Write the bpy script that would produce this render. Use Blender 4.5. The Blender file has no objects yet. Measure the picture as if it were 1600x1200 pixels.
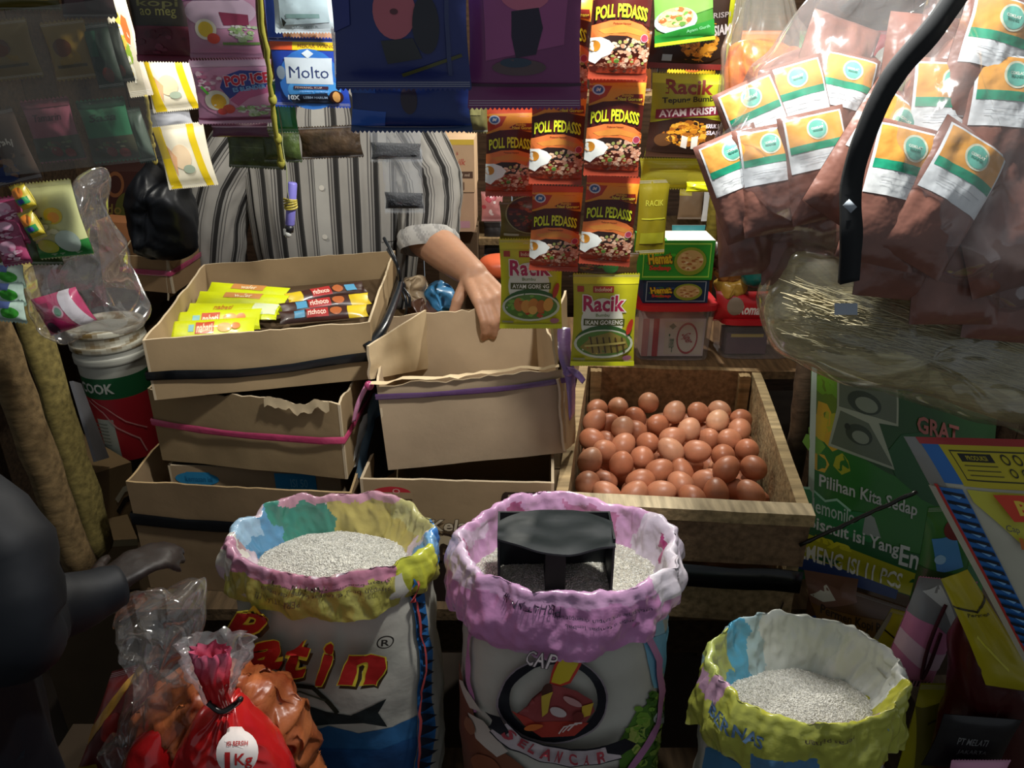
import bpy, bmesh, math, random
from mathutils import Vector, Matrix, Euler, noise
PI = math.pi
V = Vector
random.seed(7)
SC = bpy.context.scene
COL = SC.collection
# ---------------------------------------------------------------- camera, world, lights, exposure
PITCH = math.radians(24.0); FPX = 1200.0; EYE = V((0, 0, 1.55))
cam = bpy.data.cameras.new('camera'); cam_o = bpy.data.objects.new('camera', cam); COL.objects.link(cam_o)
cam.sensor_width = 36; cam.lens = 36 * FPX / 1600; cam.clip_start = .05
cam_o.location = EYE; cam_o.rotation_euler = (PI / 2 - PITCH, 0, 0)
SC.camera = cam_o
w = bpy.data.worlds.new('world'); SC.world = w; w.use_nodes = True
w.node_tree.nodes['Background'].inputs[0].default_value = (.78, .84, .9, 1)
w.node_tree.nodes['Background'].inputs[1].default_value = .24
SC.view_settings.view_transform = 'Standard'; SC.view_settings.look = 'None'
SC.view_settings.exposure = 0.0; SC.view_settings.gamma = 1; SC.view_settings.use_curve_mapping = False
def lamp(name, loc, power, color, r=.03):
    l = bpy.data.lights.new(name, 'POINT'); l.energy = power; l.color = color; l.shadow_soft_size = r
    o = bpy.data.objects.new(name, l); COL.objects.link(o); o.location = loc; return o
lamp('stall_lamp', (.20, .83, 1.93), 45, (1, .98, .94), .035)
lamp('rear_lamp', (.42, 2.25, 1.95), 55, (1, .96, .86), .035)
lamp('side_lamp', (-.66, 1.36, 1.80), 11, (1, .96, .86), .03)
# ---------------------------------------------------------------- projection helpers (photo measurements -> places)
_F = V((0, math.cos(PITCH), -math.sin(PITCH))); _U = V((0, math.sin(PITCH), math.cos(PITCH))); _R = V((1, 0, 0))
def ray(px, py): return _F + _R * ((px - 800) / FPX) + _U * ((600 - py) / FPX)
def P(px, py, Y): d = ray(px, py); return EYE + d * (Y / d.y)
def PZ(px, py, Z): d = ray(px, py); return EYE + d * ((Z - EYE.z) / d.z)
def mpp(px, py, Y): d = ray(px, py); return Y / d.y / FPX
# ---------------------------------------------------------------- colours and materials
def C(h):
    if not isinstance(h, str): return h
    h = h.lstrip('#'); o = []
    for i in (0, 2, 4):
        v = int(h[i:i + 2], 16) / 255; o.append(v / 12.92 if v <= .04045 else ((v + .055) / 1.055) ** 2.4)
    return tuple(o)
def mix(a, b, t): a = C(a); b = C(b); t = max(0, min(1, t)); return tuple(a[i] * (1 - t) + b[i] * t for i in range(3))
MATS = {}
def material(name, rough=.6, var=.15, vscale=6, stretch=(1, 1, 1), bump=.0, bscale=40, spec=.4, coat=0, sheen=0, detail=4, sss=0, metal=0, grain=0):
    if name in MATS: return MATS[name]
    m = bpy.data.materials.new(name); m.use_nodes = True; nt = m.node_tree; N = nt.nodes; L = nt.links
    b = N['Principled BSDF']; b.inputs['Roughness'].default_value = rough; b.inputs['Specular IOR Level'].default_value = spec
    b.inputs['Metallic'].default_value = metal
    if coat: b.inputs['Coat Weight'].default_value = coat; b.inputs['Coat Roughness'].default_value = .12
    if sss: b.inputs['Subsurface Weight'].default_value = sss; b.inputs['Subsurface Scale'].default_value = .004
    at = N.new('ShaderNodeAttribute'); at.attribute_name = 'Col'
    tc = N.new('ShaderNodeTexCoord'); mp = N.new('ShaderNodeMapping'); mp.inputs['Scale'].default_value = stretch
    L.new(tc.outputs['Object'], mp.inputs['Vector'])
    nz = N.new('ShaderNodeTexNoise'); nz.inputs['Scale'].default_value = vscale; nz.inputs['Detail'].default_value = detail
    L.new(mp.outputs[0], nz.inputs['Vector'])
    mr = N.new('ShaderNodeMapRange'); mr.inputs['From Min'].default_value = .3; mr.inputs['From Max'].default_value = .7
    mr.inputs['To Min'].default_value = 1 - var; mr.inputs['To Max'].default_value = 1 + var * .6
    L.new(nz.outputs[0], mr.inputs['Value'])
    vm = N.new('ShaderNodeVectorMath'); vm.operation = 'SCALE'; L.new(at.outputs['Color'], vm.inputs[0]); L.new(mr.outputs[0], vm.inputs['Scale'])
    L.new(vm.outputs[0], b.inputs['Base Color'])
    if bump:
        n2 = N.new('ShaderNodeTexNoise'); n2.inputs['Scale'].default_value = bscale; n2.inputs['Detail'].default_value = 3; L.new(mp.outputs[0], n2.inputs['Vector'])
        if grain:
            n2 = N.new('ShaderNodeTexVoronoi'); n2.inputs['Scale'].default_value = bscale; L.new(mp.outputs[0], n2.inputs['Vector'])
        bp = N.new('ShaderNodeBump'); bp.inputs['Strength'].default_value = bump; bp.inputs['Distance'].default_value = .004
        L.new(n2.outputs[0], bp.inputs['Height']); L.new(bp.outputs[0], b.inputs['Normal'])
    MATS[name] = m; return m
def film(name, tint=(1, 1, 1), haze=.10, gloss=.35, bump=.6, bscale=22, rough=.12, hazecol=(.8, .8, .8)):
    if name in MATS: return MATS[name]
    m = bpy.data.materials.new(name); m.use_nodes = True; nt = m.node_tree; N = nt.nodes; L = nt.links
    N.remove(N['Principled BSDF']); out = N['Material Output']
    tr = N.new('ShaderNodeBsdfTransparent'); tr.inputs[0].default_value = (*tint, 1)
    gl = N.new('ShaderNodeBsdfGlossy'); gl.inputs['Roughness'].default_value = rough
    df = N.new('ShaderNodeBsdfDiffuse'); df.inputs[0].default_value = (*hazecol, 1)
    tl = N.new('ShaderNodeBsdfTranslucent'); tl.inputs[0].default_value = (*hazecol, 1)
    mdt = N.new('ShaderNodeMixShader'); mdt.inputs[0].default_value = .4; L.new(df.outputs[0], mdt.inputs[1]); L.new(tl.outputs[0], mdt.inputs[2])
    tc = N.new('ShaderNodeTexCoord'); nz = N.new('ShaderNodeTexNoise'); nz.inputs['Scale'].default_value = bscale; nz.inputs['Detail'].default_value = 2
    nz.inputs['Distortion'].default_value = .8
    nz.noise_type = 'RIDGED_MULTIFRACTAL'; nz.inputs['Scale'].default_value = bscale * .6
    L.new(tc.outputs['Object'], nz.inputs['Vector'])
    bp = N.new('ShaderNodeBump'); bp.inputs['Strength'].default_value = bump; bp.inputs['Distance'].default_value = .01
    L.new(nz.outputs[0], bp.inputs['Height']); L.new(bp.outputs[0], gl.inputs['Normal'])
    lw = N.new('ShaderNodeLayerWeight'); lw.inputs[0].default_value = .35; L.new(bp.outputs[0], lw.inputs['Normal'])
    a = N.new('ShaderNodeMath'); a.operation = 'MULTIPLY_ADD'; a.inputs[1].default_value = gloss; a.inputs[2].default_value = .04; L.new(lw.outputs['Facing'], a.inputs[0])
    m1 = N.new('ShaderNodeMixShader'); m1.inputs[0].default_value = haze; L.new(tr.outputs[0], m1.inputs[1]); L.new(mdt.outputs[0], m1.inputs[2])
    m2 = N.new('ShaderNodeMixShader'); L.new(a.outputs[0], m2.inputs[0]); L.new(m1.outputs[0], m2.inputs[1]); L.new(gl.outputs[0], m2.inputs[2])
    L.new(m2.outputs[0], out.inputs[0]); MATS[name] = m; return m
M_FOIL = lambda: material('printed_foil', rough=.38, var=.06, vscale=12, bump=.12, bscale=35, spec=.5, coat=.15)
M_PAPER = lambda: material('printed_paper', rough=.65, var=.08, vscale=15)
M_CARD = lambda: material('cardboard', rough=.85, var=.13, vscale=9, stretch=(1, 1, 1), bump=.12, bscale=45, spec=.15, detail=9)
M_WOOD = lambda: material('rough_wood', rough=.8, var=.45, vscale=9, stretch=(1.2, 8, 9), bump=.4, bscale=12, spec=.2, detail=8)
M_WOODX = lambda: material('rough_wood_lengthwise', rough=.8, var=.45, vscale=9, stretch=(9, 1.2, 9), bump=.4, bscale=12, spec=.2, detail=8)
M_PLAIN = lambda: material('plain_plastic', rough=.4, var=.05, spec=.5)
M_BAG = lambda: material('woven_sack', rough=.45, var=.12, vscale=10, bump=.35, bscale=30, spec=.4)
M_SHEET = lambda: material('shiny_sack_sheet', rough=.28, var=.10, vscale=14, bump=.55, bscale=38, spec=.6, coat=.3)
M_CLOTH = lambda: material('cotton', rough=.9, var=.12, vscale=9, bump=.2, bscale=25, spec=.1)
M_SKIN = lambda: material('skin', rough=.55, var=.12, vscale=14, bump=.15, bscale=90, spec=.35, sss=.1)
M_BLACK = lambda: material('black_plastic', rough=.3, var=.1, bump=.5, bscale=20, spec=.5)
M_CLEAR = lambda: film('clear_plastic')
# ---------------------------------------------------------------- object bookkeeping
def tag(o, label, cat, group=None, kind=None):
    if label: o['label'] = label
    if cat: o['category'] = cat
    if group: o['group'] = group
    if kind: o['kind'] = kind
    return o
def empty(name, loc, label, cat, group=None):
    o = bpy.data.objects.new(name, None); COL.objects.link(o); o.location = loc; o.empty_display_size = .02
    return tag(o, label, cat, group)
def dup(root, loc=None, label=None, group=None):
    r = root.copy(); COL.objects.link(r)
    if loc is not None: r.location = loc
    if label: r['label'] = label
    if group: r['group'] = group
    for ch in [o for o in COL.objects if o.parent == root]:
        c = ch.copy(); COL.objects.link(c); c.parent = r
        for g in [o for o in COL.objects if o.parent == ch]:
            d = g.copy(); COL.objects.link(d); d.parent = c
    return r
class MB:
    """collects world-space faces with one colour each, builds ONE mesh object"""
    def __init__(s): s.v = []; s.f = []; s.c = []; s.flat = set()
    def face(s, pts, col):
        n = len(s.v); s.v += [tuple(p) for p in pts]; s.f.append(tuple(range(n, n + len(pts)))); s.c.append(C(col))
    def grid(s, f, nu, nv, col, u0=0, u1=1, v0=0, v1=1, wrap=False):
        n = len(s.v)
        for j in range(nv + 1):
            for i in range(nu + (0 if wrap else 1)):
                s.v.append(tuple(f(u0 + (u1 - u0) * i / nu, v0 + (v1 - v0) * j / nv)))
        W = nu if wrap else nu + 1
        for j in range(nv):
            for i in range(nu):
                a = n + j * W + i; b = n + j * W + (i + 1) % W; s.f.append((a, b, b + W, a + W))
                s.c.append(C(col(u0 + (u1 - u0) * (i + .5) / nu, v0 + (v1 - v0) * (j + .5) / nv)) if callable(col) else C(col))
        return s
    def box(s, c, sz, col, rot=None, skip=()):
        c = V(c); hx, hy, hz = [k / 2 for k in sz]; R = rot or Matrix.Identity(3)
        p = [c + R @ V((x * hx, y * hy, z * hz)) for z in (-1, 1) for y in (-1, 1) for x in (-1, 1)]
        n = len(s.v); s.v += [tuple(q) for q in p]
        for f in ((0, 2, 3, 1), (4, 5, 7, 6), (0, 1, 5, 4), (2, 6, 7, 3), (0, 4, 6, 2), (1, 3, 7, 5)):
            s.flat.add(len(s.f)); s.f.append(tuple(n + k for k in f)); s.c.append(C(col))
        return s
    def hexa(s, p, col):  # p: 4 bottom, 4 top points
        n = len(s.v); s.v += [tuple(q) for q in p]
        for f in ((0, 3, 2, 1), (4, 5, 6, 7), (0, 1, 5, 4), (1, 2, 6, 5), (2, 3, 7, 6), (3, 0, 4, 7)):
            s.flat.add(len(s.f)); s.f.append(tuple(n + k for k in f)); s.c.append(C(col))
        return s
    def tube(s, pts, r, col, n=8, cap=True, flat=1.0):
        pts = [V(p) for p in pts]; rs = r if isinstance(r, (list, tuple)) else [r] * len(pts)
        base = len(s.v); up = V((0, 0, 1)); prev = None
        for i, p in enumerate(pts):
            t = (pts[min(i + 1, len(pts) - 1)] - pts[max(i - 1, 0)]).normalized()
            if prev is None: a = t.cross(up if abs(t.z) < .9 else V((1, 0, 0))).normalized()
            else: a = (prev - t * prev.dot(t)).normalized()
            prev = a; b = t.cross(a)
            for k in range(n):
                an = 2 * PI * k / n; s.v.append(tuple(p + (a * math.cos(an) + b * math.sin(an) * flat) * rs[i]))
        for i in range(len(pts) - 1):
            for k in range(n):
                a0 = base + i * n + k; b0 = base + i * n + (k + 1) % n
                s.f.append((a0, b0, b0 + n, a0 + n)); s.c.append(C(col(i / len(pts)) if callable(col) else col))
        if cap:
            cc = C(col(0) if callable(col) else col)
            s.f.append(tuple(base + k for k in range(n))[::-1]); s.c.append(cc)
            e = base + (len(pts) - 1) * n; s.f.append(tuple(e + k for k in range(n))); s.c.append(cc)
        return s
    def ball(s, c, r, col, nu=12, nv=8, rot=None):
        c = V(c); r = V(r) if isinstance(r, (tuple, list)) else V((r, r, r)); R = rot or Matrix.Identity(3)
        f = lambda u, v: c + R @ V((r.x * math.cos(2 * PI * u) * math.sin(PI * v), r.y * math.sin(2 * PI * u) * math.sin(PI * v), -r.z * math.cos(PI * v)))
        return s.grid(f, nu, nv, col, wrap=True)
    def caps(s, p0, r0, p1, r1, col, n=12, flat=1.0, up=None):
        """tapered closed capsule"""
        p0 = V(p0); p1 = V(p1); t = (p1 - p0); L = t.length; t.normalize(); pts = []; rs = []
        for k in range(5):
            a = PI / 2 * k / 5; pts.append(p0 - t * r0 * math.cos(a)); rs.append(max(r0 * math.sin(a), r0 * .05))
        for k in range(5): pts.append(p0 + t * L * k / 4); rs.append(r0 + (r1 - r0) * k / 4)
        for k in range(1, 6):
            a = PI / 2 * k / 5; pts.append(p1 + t * r1 * math.sin(a)); rs.append(max(r1 * math.cos(a), r1 * .05))
        return s.tube(pts, rs, col, n, True, flat)
    def decal(s, f, items, lift=.0004, step=.0002, cut=8, dom=(0, 0, 1, 1), flip=1, fitall=False):
        """prints flat shapes on the surface f(x, y); x right, y down"""
        for k, it in enumerate(items):
            subs = shape2d(it); big_ = len(subs) > 4
            for j, (vs, fs, col) in enumerate(subs):
                vs, fs = cutgrid(vs, fs, dom, cut if not big_ or fitall else 1); lf = lift + step * (k + (j * .5 / len(subs)) * (1 if big_ else 1.5)); n = len(s.v); e = (dom[2] - dom[0]) * .01; g = (dom[3] - dom[1]) * .01
                for (x, y) in vs:
                    p = f(x, y); du = f(x + e, y) - f(x - e, y); dv = f(x, y + g) - f(x, y - g); nn = dv.cross(du)
                    nn = nn.normalized() * flip if nn.length > 1e-12 else V((0, -1, 0)); s.v.append(tuple(p + nn * lf))
                for q in fs: s.f.append(tuple(n + a for a in q)); s.c.append(C(col))
        return s
    def build(s, name, m, parent=None, smooth=True, mods=None, origin=None, merge=False):
        if origin is None:
            xs = [[p[i] for p in s.v] for i in range(3)]; origin = V([(min(a) + max(a)) / 2 for a in xs[:2]] + [min(xs[2])]) if parent is None else V((0, 0, 0))
        off = V(origin)
        pw = wloc(parent) if parent is not None else V((0, 0, 0))
        off2 = off if parent is None else pw
        me = bpy.data.meshes.new(name); me.from_pydata([(p[0] - off2.x, p[1] - off2.y, p[2] - off2.z) for p in s.v], [], s.f)
        at = me.attributes.new('Col', 'FLOAT_COLOR', 'CORNER'); data = []
        for fc, cc in zip(s.f, s.c): data += [cc[0], cc[1], cc[2], 1.0] * len(fc)
        at.data.foreach_set('color', data)
        me.polygons.foreach_set('use_smooth', [smooth and i not in s.flat for i in range(len(s.f))]); me.update()
        o = bpy.data.objects.new(name, me); COL.objects.link(o); me.materials.append(m)
        if parent is not None: o.parent = parent
        else: o.location = off
        if mods: mods(o)
        return o
def wloc(o):
    p = V(o.location)
    return p + wloc(o.parent) if o.parent else p
def sharp(o, a=40):
    for p in o.data.polygons: p.use_smooth = False
    return o
# ---------------------------------------------------------------- 2d shapes for prints
TX = {}
def text2d(st, off=0.0, shear=0.0):
    k = (st, off, shear)
    if k in TX: return TX[k]
    cu = bpy.data.curves.new('t', 'FONT'); cu.body = st; cu.resolution_u = 2; cu.offset = off; cu.shear = shear; cu.fill_mode = 'FRONT'
    o = bpy.data.objects.new('t', cu); COL.objects.link(o); bpy.context.view_layer.update()
    me = o.evaluated_get(bpy.context.evaluated_depsgraph_get()).to_mesh()
    vs = [(v.co.x, v.co.y) for v in me.vertices]; fs = [tuple(p.vertices) for p in me.polygons]
    o.evaluated_get(bpy.context.evaluated_depsgraph_get()).to_mesh_clear(); bpy.data.objects.remove(o); bpy.data.curves.remove(cu)
    TX[k] = (vs, fs); return TX[k]
def rot2(x, y, a, asp=1): c = math.cos(a); n = math.sin(a); return (x * c - y * n / asp, x * n * asp + y * c)
def shape2d(it):
    k = it[0]
    if k == 'r': _, x0, y0, x1, y1, col = it; return [([(x0, y0), (x1, y0), (x1, y1), (x0, y1)], [(0, 1, 2, 3)], col)]
    if k == 'e':
        cx, cy, rx, ry, col = it[1:6]; n = 24; a = it[6] if len(it) > 6 else 0
        vs = []
        for i in range(n):
            x, y = rx * math.cos(2 * PI * i / n), ry * math.sin(2 * PI * i / n)
            if a: x, y = x * math.cos(a) - y * math.sin(a), x * math.sin(a) + y * math.cos(a)
            vs.append((cx + x, cy + y))
        return [(vs, [tuple(range(n))], col)]
    if k == 'ring':
        cx, cy, rx, ry, t, col = it[1:7]; n = 40; vs = []
        for i in range(n):
            c, d = math.cos(2 * PI * i / n), math.sin(2 * PI * i / n); vs += [(cx + rx * c, cy + ry * d), (cx + rx * (1 - t) * c, cy + ry * (1 - t) * d)]
        return [(vs, [(2 * i, (2 * i + 2) % (2 * n), (2 * i + 3) % (2 * n), 2 * i + 1) for i in range(n)], col)]
    if k == 'p':
        pts = it[1]; bm = bmesh.new(); vv = [bm.verts.new((x, y, 0)) for x, y in pts]; bm.faces.new(vv); bmesh.ops.triangulate(bm, faces=bm.faces[:])
        bm.verts.index_update(); r = ([tuple(v.co[:2]) for v in bm.verts], [tuple(v.index for v in f.verts) for f in bm.faces], it[2]); bm.free(); return [r]
    if k == 'l':  # polyline strip
        pts, wd, col = it[1:4]; vs = []; n = len(pts)
        for i in range(n):
            a = pts[max(i - 1, 0)]; b = pts[min(i + 1, n - 1)]; dx, dy = b[0] - a[0], b[1] - a[1]; L = math.hypot(dx, dy) or 1
            vs += [(pts[i][0] - dy / L * wd, pts[i][1] + dx / L * wd), (pts[i][0] + dy / L * wd, pts[i][1] - dx / L * wd)]
        return [(vs, [(2 * i, 2 * i + 2, 2 * i + 3, 2 * i + 1) for i in range(n - 1)], col)]
    if k == 's':  # speckled food picture
        cx, cy, rx, ry, n, cols, sz, seed = it[1:9]; rn = random.Random(seed); out = []
        for i in range(n):
            a = rn.random() * 2 * PI; q = rn.random() ** .5; x = cx + rx * q * math.cos(a); y = cy + ry * q * math.sin(a); m = 6; s1 = sz * rn.uniform(.5, 1.2); s2 = s1 * rn.uniform(.5, 1) * (ry / rx) ** .5
            t = rn.random() * PI
            out.append(([(x + s1 * math.cos(t + 2 * PI * j / m) * rn.uniform(.7, 1.1), y + s2 * math.sin(t + 2 * PI * j / m) * rn.uniform(.7, 1.1)) for j in range(m)], [tuple(range(m))], rn.choice(cols)))
        return out
    if k == 't':
        st, cx, cy, wd, ht, col = it[1:7]; op = it[7] if len(it) > 7 else {}
        out = []; bold = op.get('b', .012)
        base = text2d(st, bold, op.get('sh', 0)); xs = [v[0] for v in base[0]]; ys = [v[1] for v in base[0]]
        x0, x1, y0, y1 = min(xs), max(xs), min(ys), max(ys); mx, my = (x0 + x1) / 2, (y0 + y1) / 2; sx = wd / (x1 - x0); sy = ht / (y1 - y0)
        ro = op.get('rot', 0); arc = op.get('arc', 0); asp = op.get('asp', 1); ups = -1 if op.get('flip') else 1
        def M(v):
            x, y = (v[0] - mx) * sx * ups, -(v[1] - my) * sy * ups
            y += arc * ((2 * x / wd) ** 2)
            if ro: x, y = rot2(x, y, ro, asp)
            return (cx + x, cy + y)
        for oc, amt, dx, dy in op.get('out', []):
            t = text2d(st, bold + amt, op.get('sh', 0)); out.append(([tuple((M(v)[0] + dx, M(v)[1] + dy)) for v in t[0]], t[1], oc))
        out.append(([M(v) for v in base[0]], base[1], col))
        return out
    return []
def cutgrid(vs, fs, dom, cut):
    if cut == 1: return vs, fs
    bm = bmesh.new(); vv = [bm.verts.new((x, y, 0)) for x, y in vs]
    for f in fs:
        try: bm.faces.new([vv[i] for i in f])
        except ValueError: pass
    xs = [v[0] for v in vs]; ys = [v[1] for v in vs]
    cu2 = cut if isinstance(cut, tuple) else (cut, cut)
    for ax, lo, hi, mn, mxx in ((0, dom[0], dom[2], min(xs), max(xs)), (1, dom[1], dom[3], min(ys), max(ys))):
        for i in range(1, cu2[ax]):
            t = lo + (hi - lo) * i / cu2[ax]
            if mn < t < mxx:
                bmesh.ops.bisect_plane(bm, geom=bm.verts[:] + bm.edges[:] + bm.faces[:], plane_co=(t, 0, 0) if ax == 0 else (0, t, 0), plane_no=(1, 0, 0) if ax == 0 else (0, 1, 0), dist=1e-7)
    bm.verts.index_update(); r = ([tuple(v.co[:2]) for v in bm.verts], [tuple(v.index for v in f.verts) for f in bm.faces]); bm.free(); return r
# ---------------------------------------------------------------- packets
def quad(x0, y0, x1, y1, Y, roll=0, dY=0, yaw=0):
    """upright rectangle at distance Y whose picture spans the given box; returns TL, TR, BR, BL"""
    cx = (x0 + x1) / 2; c = P(cx, (y0 + y1) / 2, Y); wd = (x1 - x0) * mpp(cx, (y0 + y1) / 2, Y); ht = P(cx, y0, Y).z - P(cx, y1, Y).z; zc = (P(cx, y0, Y).z + P(cx, y1, Y).z) / 2; c.z = zc
    r = Matrix.Rotation(yaw, 3, 'Z') @ Matrix.Rotation(roll, 3, 'Y') @ Matrix.Rotation(-dY, 3, 'X')
    return [c + r @ V((sx * wd / 2, 0, sz * ht / 2)) for sx, sz in ((-1, 1), (1, 1), (1, -1), (-1, -1))]
def packet(name, corners, base, items, label=None, cat=None, group=None, bulge=.008, crimp=.06, wr=.0016, m=None, nx=14, ny=18, seed=0, parent=None, vcrimp=False, cut=8, crimpcol=None, back=None, pinch=.03, tooth=True):
    TL, TR, BR, BL = corners; n = ((TR - TL).cross(BL - TL)).normalized(); n = -n
    if n.y > 0 and abs(n.y) > .1: n = -n
    H = ((TL - BL).length + (TR - BR).length) / 2; W = (TR - TL).length
    def pil(x, y):
        a = max(0, 1 - abs(2 * x - 1) ** 2.4); yy = (y - crimp) / (1 - 2 * crimp) if crimp else y
        b = max(0, 1 - abs(2 * yy - 1) ** 2.6) if 0 < yy < 1 else 0
        return (a ** .6) * (b ** .6)
    def f(x, y, sd=1):
        xx = .5 + (x - .5) * (1 - pinch * 2 * max(0, min(1, math.sin(PI * y))))
        p = TL.lerp(TR, xx).lerp(BL.lerp(BR, xx), y)
        w_ = noise.noise(V((x * 3.2 + seed * 3.1, y * 3.5, seed))) + .5 * noise.noise(V((x * 9 + seed, y * 7, seed * 2)))
        e = .25 + .75 * min(1, 6 * min(x, 1 - x, y, 1 - y) if 0 < x < 1 and 0 < y < 1 else 0)
        d = bulge * pil(x, y) * sd + wr * w_ * e * (1 if sd > 0 else .6)
        return p + n * (d + (.0004 * sd))
    mb = MB(); cc = crimpcol or base
    def colf(x, y): return C(base(x, y)) if callable(base) else (C(cc) if (y < crimp or y > 1 - crimp) else C(base))
    mb.grid(lambda x, y: f(x, y, 1), nx, ny, colf)
    bk = back or (base if not callable(base) else base(.5, .5))
    mb.grid(lambda x, y: f(1 - x, y, -1), nx, ny, bk)
    if tooth and crimp:
        k = max(8, int(W / .004))
        for yy, sg in ((0, -1), (1, 1)):
            for i in range(k):
                a = f(i / k, yy); b = f((i + 1) / k, yy); t = f((i + .5) / k, yy); t = t + (TL - BL).normalized() * (-sg) * .0022; mb.face([a, b, t], cc)
        for j in range(3):
            for yy in (crimp * (.25 + .25 * j), 1 - crimp * (.25 + .25 * j)):
                mb.decal(f, [('r', .01, yy - .0025, .99, yy + .0025, mix(cc, '#ffffff', .35))], cut=6, lift=.0003)
    mb.decal(f, items, lift=.0005, step=.00012 if len(items) > 8 else .0002, cut=(nx, ny), fitall=len(items) < 14)
    o = mb.build(name, m or M_FOIL(), parent, origin=None if parent is not None else (TL + TR + BR + BL) / 4)
    if parent is None: tag(o, label, cat, group)
    return o
def blobf(outline, Y, thick, seed=0, amp=.006, ns=14, dome=.5):
    """surface of a filled bag: outline in photo pixels on the plane at distance Y, thick = half depth"""
    pts = [P(x, y, Y) for x, y in outline]; c = sum(pts, V()) / len(pts); n = len(pts)
    def edge(u):
        t = (u % 1) * n; i = int(t) % n; fr = t - int(t); p0, p1, p2, p3 = pts[(i - 1) % n], pts[i], pts[(i + 1) % n], pts[(i + 2) % n]
        return .5 * ((2 * p1) + (p2 - p0) * fr + (2 * p0 - 5 * p1 + 4 * p2 - p3) * fr ** 2 + (3 * p1 - p0 - 3 * p2 + p3) * fr ** 3)
    def f(u, v):  # v: 0 front pole .. 1 back pole
        a = v * PI; q = math.sin(a) ** .8 if math.sin(a) > 0 else 0; e = c.lerp(edge(u), q)
        d = -math.cos(a) * thick
        p = e + V((0, d, 0))
        return p + V((noise.noise(p * ns + V((seed, 0, 0))), noise.noise(p * ns + V((0, seed, 5))) * 1.4, noise.noise(p * ns + V((9, 0, seed)))) ) * amp + V((0, abs(noise.noise(p * ns * 2.3 + V((seed, 2, 0)))) * amp, 0))
    return f
def blob(name, outline, Y, thick, col, m, label=None, cat=None, group=None, parent=None, seed=0, amp=.006, ns=14, nu=64, nv=28, items=None, cut=10, apex=None, pleat=0):
    f = blobf(outline, Y, thick, seed, amp, ns)
    if apex:
        f0 = f; A0 = P(*apex)
        def f(u, v):
            p = f0(u, v); d = p - A0; r = math.hypot(d.x, d.z); a = math.atan2(d.x, -d.z); return p + V((0, pleat * math.sin(a * 17 + 2 * noise.noise(p * 9)) * math.exp(-r / .05) * min(1, r / .006), 0))
    mb = MB().grid(f, nu, nv, col, wrap=True)
    o = mb.build(name, m, parent)
    if parent is None: tag(o, label, cat, group)
    return o
def strip(pts, wd, thick=.0006, twist=0, col='#222222', mb=None, face=V((0, -1, 0))):
    """flat ribbon"""
    mb = mb or MB(); pts = [V(p) for p in pts]; n = len(pts); A = []
    for i, p in enumerate(pts):
        t = (pts[min(i + 1, n - 1)] - pts[max(i - 1, 0)]).normalized(); s = t.cross(face).normalized(); nn = s.cross(t)
        a = twist * i / n; s2 = s * math.cos(a) + nn * math.sin(a); n2 = s2.cross(t); wv = wd * (1 + .15 * noise.noise(p * 30))
        A.append([p - s2 * wv / 2 - n2 * thick, p + s2 * wv / 2 - n2 * thick, p + s2 * wv / 2 + n2 * thick, p - s2 * wv / 2 + n2 * thick])
    b = len(mb.v)
    for q in A: mb.v += [tuple(x) for x in q]
    for i in range(n - 1):
        for k in range(4): mb.f.append((b + i * 4 + k, b + i * 4 + (k + 1) % 4, b + i * 4 + 4 + (k + 1) % 4, b + i * 4 + 4 + k)); mb.c.append(C(col))
    mb.f.append((b, b + 3, b + 2, b + 1)); mb.c.append(C(col)); e = b + 4 * (n - 1); mb.f.append((e, e + 1, e + 2, e + 3)); mb.c.append(C(col))
    return mb
def smoothpts(pts, k=6):
    pts = [V(p) for p in pts]; out = []; n = len(pts)
    for i in range(n - 1):
        p0, p1, p2, p3 = pts[max(i - 1, 0)], pts[i], pts[i + 1], pts[min(i + 2, n - 1)]
        for j in range(k):
            t = j / k; out.append(.5 * ((2 * p1) + (p2 - p0) * t + (2 * p0 - 5 * p1 + 4 * p2 - p3) * t * t + (3 * p1 - p0 - 3 * p2 + p3) * t ** 3))
    out.append(pts[-1]); return out
# ---------------------------------------------------------------- cardboard boxes
CARD = '#a08b6e'
def wall(mb, A, B, h0, h1, inward, th, col, edge, seed=0, amp=.003, tear=0.0, nu=22, nv=8, lean=0.0):
    """one wall from ground points A-B, heights h0..h1 (z), thickness th"""
    A = V(A); B = V(B); inn = V(inward).normalized()
    def f(u, v, sd=0):
        p = A.lerp(B, u); top = h1 + (tear * (noise.noise(V((u * 7 + seed, seed, 0))) - .1 + .6 * noise.noise(V((u * 21 + seed, seed, 3)))) if v > .9 else 0)
        z = h0 + (top - h0) * v; q = V((p.x, p.y, z)) - inn * lean * v
        w_ = noise.noise(V((p.x * 9 + seed, p.y * 9, z * 9))) + .4 * noise.noise(V((p.x * 26, p.y * 26 + seed, z * 30)))
        k = min(1, 5 * u, 5 * (1 - u)) ; return q + inn * (th * sd) + inn * (amp * w_ * k)
    mb.grid(lambda u, v: f(u, v, 0), nu, nv, col); mb.grid(lambda u, v: f(1 - u, v, 1), nu, nv, col)
    mb.grid(lambda u, v: f(u, 1, v), nu, 1, edge)
    for u in (0, 1): mb.grid(lambda a, v: f(u, v, a if u == 0 else 1 - a), 1, nv, edge)
    return f
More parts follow.
